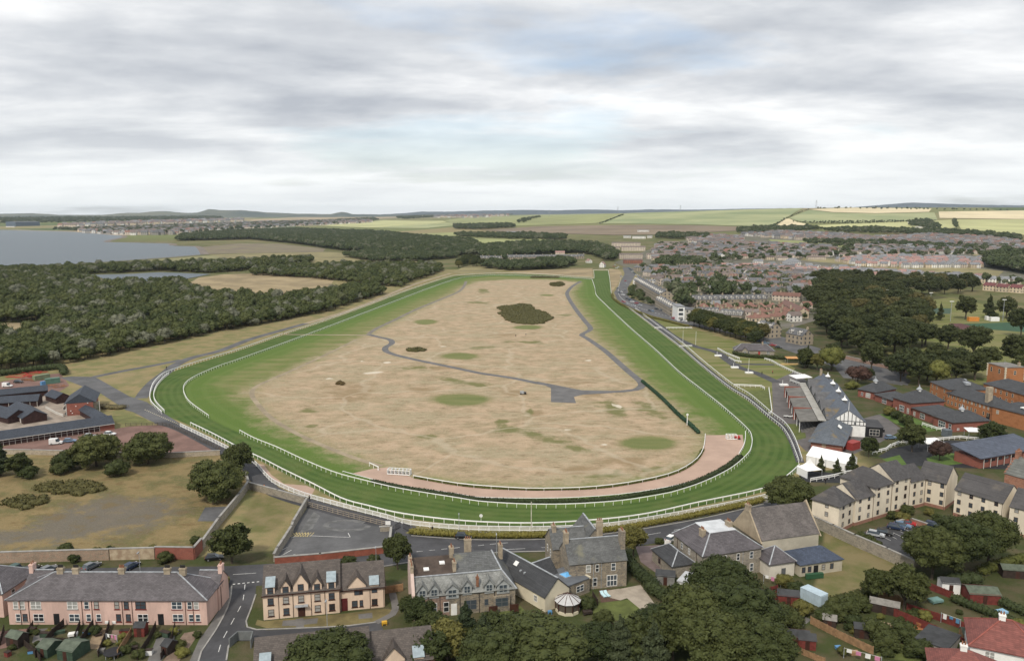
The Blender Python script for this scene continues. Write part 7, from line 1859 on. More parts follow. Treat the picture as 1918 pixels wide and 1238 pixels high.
dormer_terrace(1425, 627, 1452, 633, 2, 'grey stone villa pair among the trees', 6.5); dormer_terrace(1482, 640, 1512, 646, 1, 'hipped grey stone villa in the trees', 6)
dormer_terrace(1197, 540, 1248, 572, 8, 'tall curving stone terrace along the main road', 9.5, WST, RSL, 13, 3.8)
dormer_terrace(1237, 574, 1266, 592, 4, 'lower gabled stone terrace next to the white block', 6.5, WST, RSL, 9, 3.2)
one(1186, 541, 1227, 542, (99, 12, 10, .6, False, [WWH], [RGT], ()), 'long white hotel block behind the tall terrace', 'hotel', 'building')
b = Bld('office_building', 'modern white block with dark glass bands by the main road', 'building', (1269, 601), (1282, 601))
b.body(20, 10.5, 'flat', 0, WHITE, RGT, .4, t=.3)
for z in (1.0, 4.2, 7.4): b.win('front', b.L * .45, z, b.L * .6, 1.8, DGREY, 'big')
for u in (.2, .4, .6, .8): b.win('right', 20 * u, 4.4, 1.6, 4.6, DGREY, 'sash')
w = Bld('wing', '', '', (1283, 601), (1303, 600), root=b); w.body(14, 8.5, 'flat', 0, far_wall('far_limewhite', (.52, .50, .44)), RSL, .3, t=.3)
dormer_terrace(1303, 597, 1345, 597, 3, 'grey stone houses running on from the white block', 5.5)
for q, n in (((1310, 581, 1395, 580), 4), ((1400, 580, 1490, 580), 5), ((1420, 590, 1480, 588), 3), ((1400, 602, 1440, 600), 2), ((1445, 598, 1500, 594), 3), ((1480, 588, 1520, 590), 2), ((1340, 587, 1390, 588), 3)):
 row(*q, n, BUNG, 'terracotta roofed bungalow between the terraces and the park', 'terracotta bungalows', jit=3)
one(1500, 565, 1448, 562, (99, 8, 5, 3, False, [WPL], [RTC], (-.5, .5)), 'terracotta terrace along the park edge', 'terrace', 'terraced_house')
one(1505, 596, 1470, 578, (99, 8, 5, 3, False, [WCR], [RTC], (-.8, 0, .8)), 'second terracotta terrace down the park street', 'terrace', 'terraced_house')
# cottages at the far end of the course
dormer_terrace(950, 488, 1082, 487, 8, 'stone terrace with dormers at the far end of the course', 5.5); dormer_terrace(892, 489, 940, 490, 4, 'pale terrace behind the paddock', 5.5, WPL)
dormer_terrace(965, 500, 1006, 500, 3, 'grey stone houses in front of the far terrace', 5); dormer_terrace(1081, 486, 1094, 486, 1, 'grey dormered house by the road end', 5)
one(1123, 501, 1134, 501, (11, 8, 5, 4, False, [WWH], [RRD], ()), 'white house with red gable at the end of the chute', turn=1.2); one(1098, 492, 1108, 493, (9, 7, 3.5, 3, False, [WWH], [RRD], ()), 'small white and red cottage left of the road end')
one(1010, 459, 1018, 459, (14, 9, 5, 4, False, [WWH], [RRD], ()), 'white house with red roof among the far trees'); one(1104, 460, 1116, 460, (16, 9, 5, 4, False, [WRB], [RRD], ()), 'red roofed house among the far trees'); one(1040, 478, 1058, 478, (99, 8, 5, 3, False, [WPL], [RRD], ()), 'red roofed house behind the far terrace')
one(700, 469, 735, 469, (60, 14, 5, 2, False, [WWH], [RGT], ()), 'white pavilion in front of the long wood', 'building', 'building')
one(948, 441, 985, 440, (99, 30, 8, 4, False, [far_wall('far_green_shed', (.19, .22, .19))], [RGT], ()), 'grey green farm shed in the trees', 'shed', 'shed'); one(993, 441, 1004, 441, WHITEB, 'small white shed by the farm', 'shed', 'shed'); one(1026, 443, 1048, 442, WHITEB, 'white glasshouse by the farm', 'shed', 'shed')
one(1702, 419, 1716, 419, (60, 18, 7, 5, False, [WWH], [RBR], ()), 'farmhouse in trees on the hillside'); one(1715, 428, 1740, 428, WHITEB, 'pale farm sheds on the hillside', 'shed', 'shed')
one(20, 424, 66, 423, (99, 90, 26, 2, False, [far_wall('far_blue_shed', (.10, .14, .19))], [RGT], ()), 'big blue grey shed on the far shore', 'shed', 'shed'); one(12, 426, 28, 426, WHITEB, 'white shed beside the big blue one', 'shed', 'shed')
# roofs too far off to tell apart
def town_proto(key, wm, rm, w, d, h, rise):
 wme, rme = house_meshes(w, d, h, rise, False, wm, rm); bm = bmesh.new(); bm.from_mesh(wme); n0 = len(bm.faces); bm.from_mesh(rme); bm.faces.ensure_lookup_table()
 for f in bm.faces[n0:]: f.material_index = 1
 me = bpy.data.meshes.new(key); bm.to_mesh(me); bm.free(); me.materials.append(wm); me.materials.append(rm); PROTO[key] = (me, None); return key
TK = [town_proto('tk0', WWH, RBR, 10, 8, 5.4, 3), town_proto('tk5', WCR, RBR, 16, 8, 5.6, 2.6), town_proto('tk6', WPL, RSL, 12, 8, 5.6, 3), town_proto('tk1', WPL, RTC, 9, 8, 5.4, 3), town_proto('tk2', WPL, RBR, 24, 8, 5.4, 2.4), town_proto('tk3', WGR, RSL, 11, 9, 5.4, 3.4), town_proto('tk4', WWH, RGT, 9, 8, 5.4, 3)]
tp = []
te = []
def town(pix, sp, seed, s0=1.0, out=tp):
 g = random.Random(seed)
 for x, y in fill(pix, sp, (), True, seed):
  if any((x - a) ** 2 + (y - c) ** 2 < 150 for a, c in HP): continue
  s = s0 * g.uniform(.85, 1.3); out.append((x, y, terr(x, y) - .3, s, s))
town([(1380, 442), (1440, 436), (1560, 440), (1640, 448), (1640, 462), (1540, 452), (1440, 446)], 16, 1)
town([(1640, 447), (1740, 442), (1860, 448), (1918, 458), (2000, 466), (2000, 476), (1918, 474), (1800, 462), (1700, 458), (1640, 460)], 15, 2)
town([(1290, 446), (1330, 443), (1390, 446), (1390, 458), (1300, 460)], 17, 3)
town([(1225, 470), (1300, 462), (1400, 462), (1400, 480), (1300, 478)], 20, 4)
town([(1205, 508), (1330, 504), (1480, 506), (1530, 528), (1490, 556), (1440, 558), (1300, 545), (1240, 545)], 14, 11, .95)
town([(1222, 492), (1300, 488), (1560, 482), (1560, 466), (1390, 458), (1230, 464)], 15, 12)
town([(1560, 490), (1640, 484), (1840, 488), (1840, 501), (1700, 500), (1600, 497)], 13, 13, .9, te)
town([(1350, 502), (1500, 504), (1600, 510), (1720, 516), (1840, 526), (1830, 531), (1700, 523), (1500, 516), (1360, 512)], 13, 14, .9, te)
town([(1295, 575), (1520, 577), (1525, 602), (1440, 606), (1330, 592)], 15, 15, .7)
town([(1600, 478), (1918, 476), (1918, 466), (1600, 464)], 18, 16)
town([(150, 437), (250, 441), (330, 440), (420, 431), (560, 424), (700, 417), (690, 413), (500, 417), (330, 424), (150, 430)], 34, 5, 1.6)
town([(110, 427), (200, 424), (330, 420), (460, 415), (450, 412), (260, 417), (120, 423)], 60, 6, 2.2)
town([(780, 408), (880, 405), (960, 405), (900, 409)], 120, 7, 2.6)
scatter('far_town', 'distant roofs of the towns, too small to tell apart', tp, TK, 'town', (.12, .12, -.05, .12, 1.65))
TE = [town_proto('te0', WWH, RRD, 10, 8, 5.4, 3), town_proto('te1', WCR, RRD, 14, 8, 5.4, 3), town_proto('te2', WWH, RGT, 10, 8, 5.6, 3), town_proto('te3', WPL, RGT, 9, 8, 5.6, 3)]
scatter('new_estate', 'more red and grey roofs packed into the new estates', te, TE, 'town', (.1, .1, 1.6))
tg = []
for pix, sp, s0, sd_ in (([(1190, 506), (1350, 500), (1480, 512), (1535, 530), (1520, 560), (1400, 560), (1280, 548)], 13, .95, 1), ([(1225, 490), (1290, 498), (1400, 490), (1560, 485), (1560, 470), (1400, 462), (1230, 462)], 22, 1.1, 2), ([(1560, 485), (1918, 482), (1918, 462), (1560, 462)], 26, 1.1, 3), ([(1600, 525), (1918, 540), (1918, 530), (1800, 522), (1600, 516)], 22, 1.0, 4), ([(1300, 590), (1420, 600), (1520, 600), (1530, 575), (1300, 570)], 15, .6, 5), ([(1215, 500), (1300, 505), (1330, 498), (1250, 490)], 11, 1.3, 6), ([(1240, 545), (1290, 552), (1300, 578), (1270, 580)], 10, 1.3, 7), ([(1300, 545), (1350, 540), (1400, 556), (1330, 560)], 10, 1.3, 8), ([(150, 440), (330, 440), (560, 425), (700, 418), (500, 418), (330, 425)], 75, 1.8, 9), ([(1178, 560), (1180, 545), (1192, 545), (1215, 565), (1230, 578)], 8, .7, 10)):
 g = random.Random(sd_ + 300)
 for x, y in fill(pix, sp, (), True, sd_ + 300):
  s = s0 * g.uniform(.6, 1.3); tg.append((x, y, terr(x, y) - .4, s, s * g.uniform(.9, 1.2)))
scatter('street_trees', 'garden and street trees among the far houses', tg, K_FAR, 'woodland')
# TREES THAT STAND ALONE
def T(key, px, py, s, label, sz=None, cat='tree', name='tree', grp=None): return tree(key, P(px, py), s, label, grp, cat, name, sz)
T(K_DOME[0], 181, 873, 1.05, 'large round tree in front of the stable yard, left of the pair'); T(K_DOME[1], 278, 868, 1.02, 'large round tree in front of the stable yard, right of the pair')
T(K_DOME[0], 405, 934, 1.12, 'large round tree at the right of the waste ground'); T(K_BUSH[0], 219, 891, 1.6, 'small round bush below the stable yard trees', cat='bush', name='bush')
T(K_BUSH[1], 128, 878, 2.0, 'spreading bush left of the stable yard trees', cat='bush', name='bush'); T(K_BUSH[1], 112, 888, 1.2, 'low olive bush beside the spreading one', cat='bush', name='bush')
T(K_GARD[0], 452, 893, .95, 'slim tree beside the lane at the wall corner', 1.1); T(K_GARD[2], 437, 880, .7, 'small tree tucked behind the round one by the lane')
T(K_PINE[0], 2, 890, .75, 'dark conifer at the left edge by the yard'); T(K_GARD[1], 35, 893, .8, 'dark tree at the left edge below the yard', .75); T(K_BUSH[1], 55, 895, 1.3, 'dark bush under the left edge conifer', cat='bush', name='bush')
T(K_GARD[1], 434, 1055, 1.0, 'leafy tree on the grass plot beside the rubble wall', .95)
for i, (x, y, s) in enumerate(((123, 1036, .8), (180, 1038, .55), (205, 1036, .55), (285, 1034, .6), (140, 1052, .6), (310, 1053, .8), (365, 1018, .6))): T(K_BUSH[0], x, y, s, f'{("self-sown bush against the old wall", "tiny bush on the wall top", "second tiny bush on the wall top", "low scrub by the limewashed wall", "ivy clump on the car side of the wall", "dark bush before the red brick corner", "scrub at the end of the waste ground")[i]}', cat='bush', name='bush')
T(K_GARD[0], 745, 1066, .75, 'tree between the cream flats and the pink gable', .85); T(K_BUSH[0], 655, 1060, .8, 'bush behind the cream flats', cat='bush', name='bush'); T(K_BUSH[0], 700, 1056, .7, 'second bush behind the cream flats', cat='bush', name='bush')
T(K_SYC[0], 618, 1310, 1.0, 'round sycamore before the brown tiled roof at bottom edge', .80)
T(K_SYC[1], 1012, 1275, 1.1, 'broad yellow-green tree at the bottom centre', .72); T(K_SYC[2], 925, 1290, .7, 'smaller tree left of the broad one', .7)
for i, (x, y, s, h) in enumerate(((788, 1185, .7, .7), (812, 1210, .75, .65), (772, 1160, .5, .5), (838, 1240, .9, .8), (800, 1260, .9, .8))): T(K_GARD[i % 3], x, y, s, ('dark tree at the head of the garden row by the pink gable', 'second tree of the garden row', 'small tree against the pink gable', 'tree low in the garden row', 'tree at the foot of the garden row')[i], h)
T(K_PINE[0], 872, 1225, .72, 'conifer in the garden before the double villa', .7); T(K_PINE[1], 905, 1250, .75, 'second conifer left of the broad tree', .7); T(K_PINE[1], 1160, 1262, .78, 'soft needled pine left of the pair at the bottom', .75); T(K_PINE[0], 1222, 1275, .78, 'soft needled pine right of the pair at the bottom', .75)
T(K_SYC[0], 1350, 1150, .95, 'wide dark evergreen hiding the garden room', .80); T(K_SYC[1], 1300, 1215, .85, 'tree below the wide evergreen', .8); T(K_SYC[2], 1385, 1215, .9, 'full crowned tree beside the miniature golf lawn', .85); T(K_SYC[0], 1340, 1270, .9, 'tree at the bottom edge under the evergreen', .8); T(K_GARD[1], 1260, 1235, .95, 'olive tree left of the evergreen group', 1.0); T(K_SYC[1], 1420, 1275, .8, 'tree at the bottom edge beside the red hut', .75)
T(K_BUSH[0], 1100, 1140, .8, 'round shrub by the conservatory', cat='bush', name='bush'); T(K_BUSH[1], 1130, 1168, .9, 'shrub at the foot of the villa lawn', cat='bush', name='bush'); T(K_BUSH[1], 1235, 1018, .5, 'yellowish shrub beside the street sign', cat='bush', name='bush')
T(K_GARD[0], 1186, 1043, .72, 'small neat tree beside the tall villa', .78); T(K_SYC[0], 1476, 968, .86, 'big dark tree at the corner of the street and flats', .76)
for i, (k, x, y, s, h) in enumerate(((K_SYC[1], 1745, 1085, .72, .82), (K_SYC[2], 1800, 1072, .80, .86), (K_SYC[0], 1850, 1058, .82, .86), (K_SYC[2], 1725, 1060, .52, .6), (K_GARD[0], 1692, 1142, .95, .95), (K_GARD[2], 1642, 1128, .6, .72), (K_GARD[1], 1715, 1130, .6, .6))): T(k, x, y, s, ('front tree of the group by the parking court', 'middle tree of the group by the parking court', 'rear tree of the group by the parking court', 'small tree at the court entrance', 'tree behind the red fenced gardens', 'yellowish tree on the corner of the hall green', 'small tree beside the garden sheds')[i], h)
for i, (x, y, s) in enumerate(((1470, 1098, .9), (1490, 1110, .8), (1505, 1150, .9), (1590, 1150, 1.1), (1565, 1158, 1.1), (1610, 1142, 1.0), (1545, 1165, 1.0), (1640, 1195, 1.2), (1690, 1200, 1.2), (1660, 1215, 1.1), (1600, 1180, .9), (1455, 1165, 1.3), (1480, 1175, 1.1), (1720, 1230, 1.1))): T(K_BUSH[i % 2], x, y, s, 'leafy shrub along the garden boundaries at bottom right', cat='bush', name='bush', grp='shrubs of the right hand gardens')
for i, (x, y, s) in enumerate(((1612, 1012, .7), (1628, 1018, .7), (1640, 1028, .7), (1690, 978, .9), (1672, 972, .7), (1755, 978, .7), (1772, 985, .7), (1700, 962, .8), (1740, 965, .6), (1790, 995, .8))): T(K_BUSH[i % 2], x, y, s, 'shrub planted round the parking court', cat='bush', name='bush', grp='shrubs of the parking court')
hedge('hedge beside the gardens at the right edge', [(1840, 1075), (1880, 1060), (1925, 1050)], 2.0, 2.4, HEDGEM, 31, leaf=.2, dens=90); hedge('dark clipped block hedge by the white shed', [(1790, 1092), (1825, 1092)], 2.6, 3.4, DHEDGE, 32, leaf=.2, dens=160)
hedge('long dark hedge between the right hand gardens', [(1790, 1128), (1840, 1148), (1895, 1170)], 1.7, 1.8, DHEDGE, 33, leaf=.2, dens=70); hedge('second dark hedge at the right edge', [(1858, 1124), (1925, 1155)], 1.7, 1.8, DHEDGE, 34, leaf=.2, dens=70); hedge('hedge below the hall green', [(1560, 1132), (1600, 1122), (1640, 1112)], 1.6, 2.2, GARDM, 35, leaf=.2, dens=90)
hedge('bright yellow hedge at the end of the pink terrace', [(418, 1108), (424, 1092)], 1.8, 1.2, YELLM, 36, leaf=.16, dens=90)
for i, (k, x, y, s, h) in enumerate(((K_CONE[0], 1537, 886, .34, .32), (K_CONE[1], 1567, 890, .36, .30), (K_CONE[0], 1595, 885, .42, .36), (K_GARD[0], 1627, 856, .6, .7), (K_GARD[1], 1708, 846, .95, 1.0), (K_COPP[0], 1760, 862, .5, .6), (K_GARD[2], 1856, 838, .85, .9), (K_BUSH[0], 1664, 778, 1.1, 1.2), (K_BUSH[0], 1679, 785, 1.0, 1.1), (K_BUSH[0], 1697, 797, 1.2, 1.3), (K_BUSH[1], 1618, 742, 1.2, 1.2), (K_GARD[0], 1530, 694, .8, .9), (K_YELL[0], 1556, 695, .95, .9), (K_GARD[1], 1508, 690, 1.0, 1.1), (K_COPP[0], 1606, 718, .85, .75), (K_GARD[2], 1625, 712, .6, .6), (K_BUSH[2], 1596, 728, 1.4, 1.2), (K_PINE[0], 1512, 688, .85, .8))):
 T(k, x, y, s, ('small conifer left of the three before the marquee', 'middle small conifer before the marquee', 'dark conifer right of the three before the marquee', 'small tree beside the red pavilion', 'leafy tree in the middle of the parade ring', 'dark copper tree on the parade ring lawn', 'tree at the right of the parade ring', 'first shrub on the pavilion lawn', 'second shrub on the pavilion lawn', 'third shrub on the pavilion lawn', 'shrub before the first pavilion', 'tree behind the grandstand gate', 'yellow-green tree at the road junction', 'dark tree beside the lodge garden', 'copper beech at the road junction', 'green tree right of the copper beech', 'pale shrub below the copper beech', 'spruce by the lodge garden')[i], h)
ORD = 'first second third fourth fifth sixth seventh eighth ninth tenth eleventh twelfth thirteenth fourteenth fifteenth'.split()
# avenue beside the main road
gk = random.Random(5)
for r_ in range(2):
 for i in range(13):
  t = i / 12; T(gk.choice(K_GARD), 1300 + 116 * t + r_ * 6, 611 + 33 * t - r_ * 8, 1.0 * gk.uniform(.95, 1.15), f'tree in the {("nearer", "farther")[r_]} roadside row along the main road, {ORD[i]} from the left', 1.05, grp='double row of roadside trees')
# the park
PARKL = 'dark broad tree in the mass of park trees on the right'
for x, y in fill([(1487, 560), (1560, 548), (1620, 552), (1660, 562), (1716, 580), (1740, 600), (1748, 640), (1740, 668), (1700, 690), (1655, 690), (1610, 672), (1565, 652), (1545, 625), (1528, 590)], 18, (), False, 17):
 tree(gk.choice(K_PARK), (x, y, 0), gk.uniform(.85, 1.35), PARKL, 'mass of park trees', sz=gk.uniform(.8, 1.2))
for x, y in fill([(1500, 532), (1560, 524), (1640, 527), (1760, 532), (1828, 537), (1826, 549), (1740, 553), (1640, 558), (1560, 546)], 21, (), False, 18):
 tree(gk.choice(K_PARK), (x, y, 0), gk.uniform(.85, 1.2), 'dark tree of the belt along the far side of the park', 'belt of trees beyond the park', sz=gk.uniform(.75, 1.0))
for x, y in fill([(1650, 712), (1700, 722), (1800, 722), (1842, 712), (1830, 698), (1740, 690), (1660, 694)], 12, (), False, 19):
 tree(gk.choice(K_PARK + K_YELL[:0]), (x, y, 0), gk.uniform(.7, .9), 'tree of the belt behind the red and orange brick buildings', 'belt of trees behind the brick buildings', sz=gk.uniform(.7, .9))
for i, (k, x, y, s, h) in enumerate(((K_CONE[0], 1729, 600, .95, .95), (K_CONE[1], 1761, 600, .65, .75), (K_PARK[0], 1808, 598, 1.15, 1.1), (K_CONE[1], 1852, 596, 1.2, 1.0), (K_PARK[1], 1884, 596, 1.0, 1.0), (K_PARK[2], 1912, 632, 1.0, 1.2), (K_PARK[3], 1822, 672, 1.05, 1.15), (K_PARK[0], 1902, 690, 1.1, 1.1), (K_PARK[1], 1775, 655, .9, .9), (K_PARK[2], 1850, 690, .8, .7), (K_PARK[3], 1560, 690, .6, .8), (K_PARK[0], 1632, 698, .85, 1.0), (K_PARK[1], 1430, 640, .6, .7), (K_PARK[2], 1445, 630, .7, .7), (K_PARK[3], 1412, 650, .55, .6), (K_YELL[0], 1752, 722, .9, .85), (K_PARK[1], 1917, 715, .8, .8))):
 T(k, x, y, s, ('tall dark pointed tree beyond the pitch', 'thin pointed tree right of it', 'wide dark tree behind the orange cabin', 'pointed dark tree behind the white cabin', 'round dark tree behind the floodlight', 'dark tree at the right edge by the pitch', 'tall tree standing alone on the park grass', 'tall tree at the right edge of the park', 'tree at the inner edge of the park wood', 'low tree behind the brick tower', 'slim tree at the junction', 'tree standing on the junction island', 'tree before the grey stone villas', 'second tree before the grey villas', 'dark conifer like tree beside the lodge cars', 'autumn tinted tree behind the pavilions', 'tree behind the brick tower at right edge')[i], h)
sheet('sports_pitch', pp([(1740, 588), (1780, 588), (1781, 578), (1738, 577)]), .05, M('far_pitch', (.05, .085, .055), .9, .15, .1), 'far green pitch between the pointed trees')
sheet('sports_pitch', pp([(1800, 607), (1918, 603), (1980, 606), (1980, 625), (1918, 622), (1850, 617), (1800, 612)]), .05, M('astro_pitch', (.035, .085, .045), .9, .15, .1), 'green artificial pitch with dark surround')
sheet('track_surround', pp([(1776, 606), (1800, 606), (1850, 618), (1828, 620), (1795, 616)]), .056, M('maroon_rubber', (.10, .045, .045), .9, .15, .3), 'maroon surround of the pitch')
# CARS
def car_parts(col, van=False, length=4.2):
 def mk():
  w, L = .86, length / 2; hz = 1.0 if van else .82; top = 2.1 if van else 1.45
  body = MB()
  prof = [(-L, .35), (-L + .05, hz), (-L + .9, hz + .06), (L - .75, hz), (L - .1, hz - .14), (L, .4)]
  n = len(prof); ys_ = [(-w + .06, .97), (-w, 1), (w, 1), (w - .06, .97)]
  v = [(x * k, y, z) for y, k in ys_ for x, z in prof]; f = []
  for j in range(3):
   for i in range(n): f.append((j * n + i, j * n + (i + 1) % n, (j + 1) * n + (i + 1) % n, (j + 1) * n + i))
  f += [tuple(range(n - 1, -1, -1)), tuple(range(3 * n, 4 * n))]; body.add(v, f)
  x0, x1, t0, t1 = (-L + .05, L - .95, -L + .1, L - 1.5) if van else (-L + .15, L - 1.15, -L + .6, L - 1.95)
  ww = .84 if van else .8; tw = .76 if van else .64; zz = top - .06
  gl = MB().add([(x0, -ww, hz), (x1, -ww, hz), (x1, ww, hz), (x0, ww, hz), (t0, -tw, zz), (t1, -tw, zz), (t1, tw, zz), (t0, tw, zz)], [(0, 1, 5, 4), (1, 2, 6, 5), (2, 3, 7, 6), (3, 0, 4, 7), (4, 5, 6, 7)])
  rf = MB().box(t0 - .04, -tw - .02, zz, t1 + .04, tw + .02, top)
  if van: rf.add([(x0 - .01, s * (ww + .015), hz) for s in (1,)] + [(L - 1.9, ww + .015, hz), (L - 2.0, tw + .02, zz), (t0, tw + .02, zz)], [(0, 1, 2, 3)]).add([(x0 - .01, -ww - .015, hz), (L - 1.9, -ww - .015, hz), (L - 2.0, -tw - .02, zz), (t0, -tw - .02, zz)], [(3, 2, 1, 0)]).add([(x0 - .02, -ww, hz), (x0 - .02, ww, hz), (t0 - .03, tw, zz), (t0 - .03, -tw, zz)], [(0, 1, 2, 3)])
  return body.mesh('body', col), gl.mesh('windows', GLASS), rf.mesh('roof', col)
 return cached(('car', col.name, van, length), mk)
TYRE = M('tyre', (.02, .02, .02), .85, .2, 2); RIM = M('rim', (.35, .35, .36), .4, .1, 2, metal=.6)
WH = MB().cyl((0, -.1, 0), .31, .31, .2, 12, axis='y').mesh('tyre', TYRE); RM = MB().cyl((0, -.115, 0), .19, .19, .23, 10, axis='y').mesh('rim', RIM)
HL = MB().box(-.03, -.16, -.07, .04, .16, .07).mesh('headlight', M('lamp_glass', (.7, .7, .68), .2, .05, 1)); TL = MB().box(-.04, -.12, -.12, .03, .12, .12).mesh('tail_light', M('red_lamp', (.35, .02, .02), .3, .1, 1))
def paint(n, c): return M('paint_' + n, c, .28, .06, 1, spec=.5)
CARC = dict(black=paint('black', (.015, .016, .018)), white=paint('white', (.75, .75, .74)), silver=paint('silver', (.42, .44, .46)), blue=paint('navy', (.025, .04, .085)), grey=paint('grey', (.16, .17, .18)), red=paint('red', (.42, .03, .035)), green=paint('green', (.03, .07, .055)), lblue=paint('steel_blue', (.14, .22, .33)))
def car(px, py, ang, col, label, van=False, full=True, group=None, L=4.2):
 p = P(px, py) if py > 505 else G(px, py)
 o = empty('van' if van else 'car', (p.x, p.y, p.z + .045), R(ang), label, 'van' if van else 'car', group)
 b_, g_2, r_2 = car_parts(CARC[col], van, L); link('body', b_, o); link('windows', g_2, o); link('roof', r_2, o)
 if full:
  for x in (-L * .31, L * .31):
   for y in (-.78, .78): w = link('wheel', WH, o, (x, y, .31)); link('rim', RM, w)
  for y in (-.58, .58): link('headlight', HL, o, (L / 2 - .02, y, .66)); link('tail_light', TL, o, (-L / 2 + .02, y, .74))
 return o
car(868, 1008, -4, 'black', 'black hatchback driving along the street'); car(1258, 1012, 50, 'white', 'white car on the street beside the stone house')
for x, y, a, c, lb, v in ((30, 1073, 72, 'green', 'dark green van parked first from the left by the wall', True), (59, 1070, 62, 'black', 'black car parked second by the wall', False), (92, 1070, 65, 'grey', 'grey car parked third by the wall', False), (172, 1064, 68, 'grey', 'grey estate parked alone by the wall', False), (246, 1064, 70, 'blue', 'navy saloon parked by the limewashed wall', False), (402, 1048, 15, 'black', 'black car half hidden under the plot tree', False)): car(x, y, a, c, lb, v)
for x, y, a, c, lb in ((1640, 1004, -32, 'silver', 'silver car at the entrance of the parking court'), (1656, 1001, -32, 'black', 'black car beside the silver one in the court'), (1678, 991, -32, 'blue', 'navy car in the row of the parking court'), (1690, 987, -32, 'lblue', 'steel blue car in the row of the parking court'), (1700, 983, -32, 'red', 'red car in the row of the parking court'), (1747, 987, -50, 'blue', 'navy car alone across the parking court'), (1690, 1052, -20, 'grey', 'grey car under the court trees')): car(x, y, a, c, lb)
for k in range(8): ribbon('road_marking', pp([(1650 + 12 * k, 1003 - 2.6 * k), (1668 + 12 * k, 1012 - 2.6 * k)]), .12, .05, PAINT, 'white bay line in the parking court', 2)
for x, y, a, c, lb, v in ((105, 832, 15, 'white', 'white van with its door open in the red yard', True), (131, 828, 10, 'lblue', 'steel blue car beside the white van', False), (169, 819, 5, 'silver', 'silver car half behind the round tree', False), (206, 815, -8, 'white', 'white saloon at the end of the stable range', False), (14, 725, 5, 'white', 'white van in the storage yard', True), (133, 777, 10, 'grey', 'grey car by the red brick office', False), (35, 717, 0, 'black', 'black vehicle parked in the storage yard', False)): car(x, y, a, c, lb, v)
for x, y, a, c, lb in ((1423, 641, -20, 'blue', 'navy car left of those behind the lodge'), (1434, 644, -20, 'lblue', 'steel blue car behind the lodge'), (1448, 648, -20, 'red', 'red car behind the lodge'), (1458, 652, -20, 'black', 'black car behind the lodge'), (1668, 822, 5, 'lblue', 'steel blue car parked by the parade ring'), (1160, 1082, 80, 'black', 'black car beside the tall villa')): car(x, y, a, c, lb)
cg = random.Random(9); names_ = list(CARC)
for i, (x, y) in enumerate(((1158, 541), (1163, 548), (1167, 553), (1159, 549), (1170, 545), (1173, 560), (1180, 563), (1184, 566), (1168, 566), (1175, 570), (1187, 574), (1199, 573), (1192, 569), (1218, 583), (1222, 584), (1230, 580), (1238, 582), (1261, 597), (1272, 599), (1276, 601), (1282, 603), (1171, 527), (1164, 519), (1172, 532), (1150, 500), (1155, 503), (1158, 501), (1152, 497))):
 car(x, y, cg.choice((100, -60, 120, -50)), cg.choice(['white', 'silver', 'white', 'red', 'lblue', 'grey', 'black', 'blue']), 'car in the traffic on the main road along the course', full=False, group='cars on the main road')
for i in range(12): car(1178 + i * 2.4, 503 + i * 2.1, 20, cg.choice(names_), 'car parked in the lay-by at the end of the main road', full=False, group='cars in the lay-by')
# PEOPLE
def person_mesh(seed, walk):
 g = random.Random(seed); s = .22 if walk else .06; a = .25 if walk else .06
 J = dict(p=(0, 0, .95), c=(0, .02, 1.28), n=(0, .02, 1.48), h=(0, .04, 1.58), t=(0, .05, 1.74), hl=(-.1, 0, .9), kl=(-.1, s, .5), fl=(-.1, s * .5 - .12, .07), tl=(-.1, s * .5 + .1, .03), hr=(.1, 0, .9), kr=(.1, -s * .4, .5), fr=(.1, -s * 1.2, .07), tr=(.1, -s * 1.2 + .2, .03),
   sl=(-.19, 0, 1.42), el=(-.25, -a, 1.14), wl=(-.25, .1 - a, .9), ml=(-.25, .13 - a, .8), sr=(.19, 0, 1.42), er=(.25, a, 1.14), wr=(.24, .12 + a, .92), mr=(.23, .16 + a, .83))
 E = [('p', 'c'), ('c', 'n'), ('n', 'h'), ('h', 't'), ('p', 'hl'), ('hl', 'kl'), ('kl', 'fl'), ('fl', 'tl'), ('p', 'hr'), ('hr', 'kr'), ('kr', 'fr'), ('fr', 'tr'), ('c', 'sl'), ('sl', 'el'), ('el', 'wl'), ('wl', 'ml'), ('c', 'sr'), ('sr', 'er'), ('er', 'wr'), ('wr', 'mr')]
 rad = dict(p=.15, c=.16, n=.065, h=.10, t=.085, hl=.1, hr=.1, kl=.065, kr=.065, fl=.05, fr=.05, tl=.04, tr=.04, sl=.075, sr=.075, el=.05, er=.05, wl=.036, wr=.036, ml=.03, mr=.03)
 ks = list(J); me = bpy.data.meshes.new('person'); me.from_pydata([J[k] for k in ks], [(ks.index(x), ks.index(y)) for x, y in E], [])
 o = bpy.data.objects.new('person_rig', me); COL.objects.link(o); o.modifiers.new('skin', 'SKIN'); o.modifiers.new('sub', 'SUBSURF').levels = 1
 for i, k in enumerate(ks): sv = me.skin_vertices[0].data[i]; sv.radius = (rad[k], rad[k]); sv.use_root = (k == 'p')
 out = bpy.data.meshes.new_from_object(o.evaluated_get(bpy.context.evaluated_depsgraph_get())); bpy.data.objects.remove(o)
 return out
PM = [person_mesh(1, True), person_mesh(2, False)]
SKIN = M('skin', (.45, .28, .20), .6, .1, 3); TROU = M('dark_trousers', (.02, .022, .028), .9, .2, 3)
HAIR = MB().cyl((0, .03, 1.66), .105, .07, .12, 8).mesh('hair', M('dark_hair', (.03, .02, .015), .8, .2, 4))
def person(px, py, ang, top, walk, label):
 me = PM[0 if walk else 1].copy(); me.materials.clear()
 for m in (TROU, top, SKIN): me.materials.append(m)
 for f in me.polygons: z = f.center.z; f.material_index = 2 if z > 1.5 or (z < .93 and abs(f.center.x) > .19) else (1 if z > .95 else 0)
 o = empty('person', P(px, py), R(ang), label, 'person'); link('body', me, o); link('hair', HAIR, o)
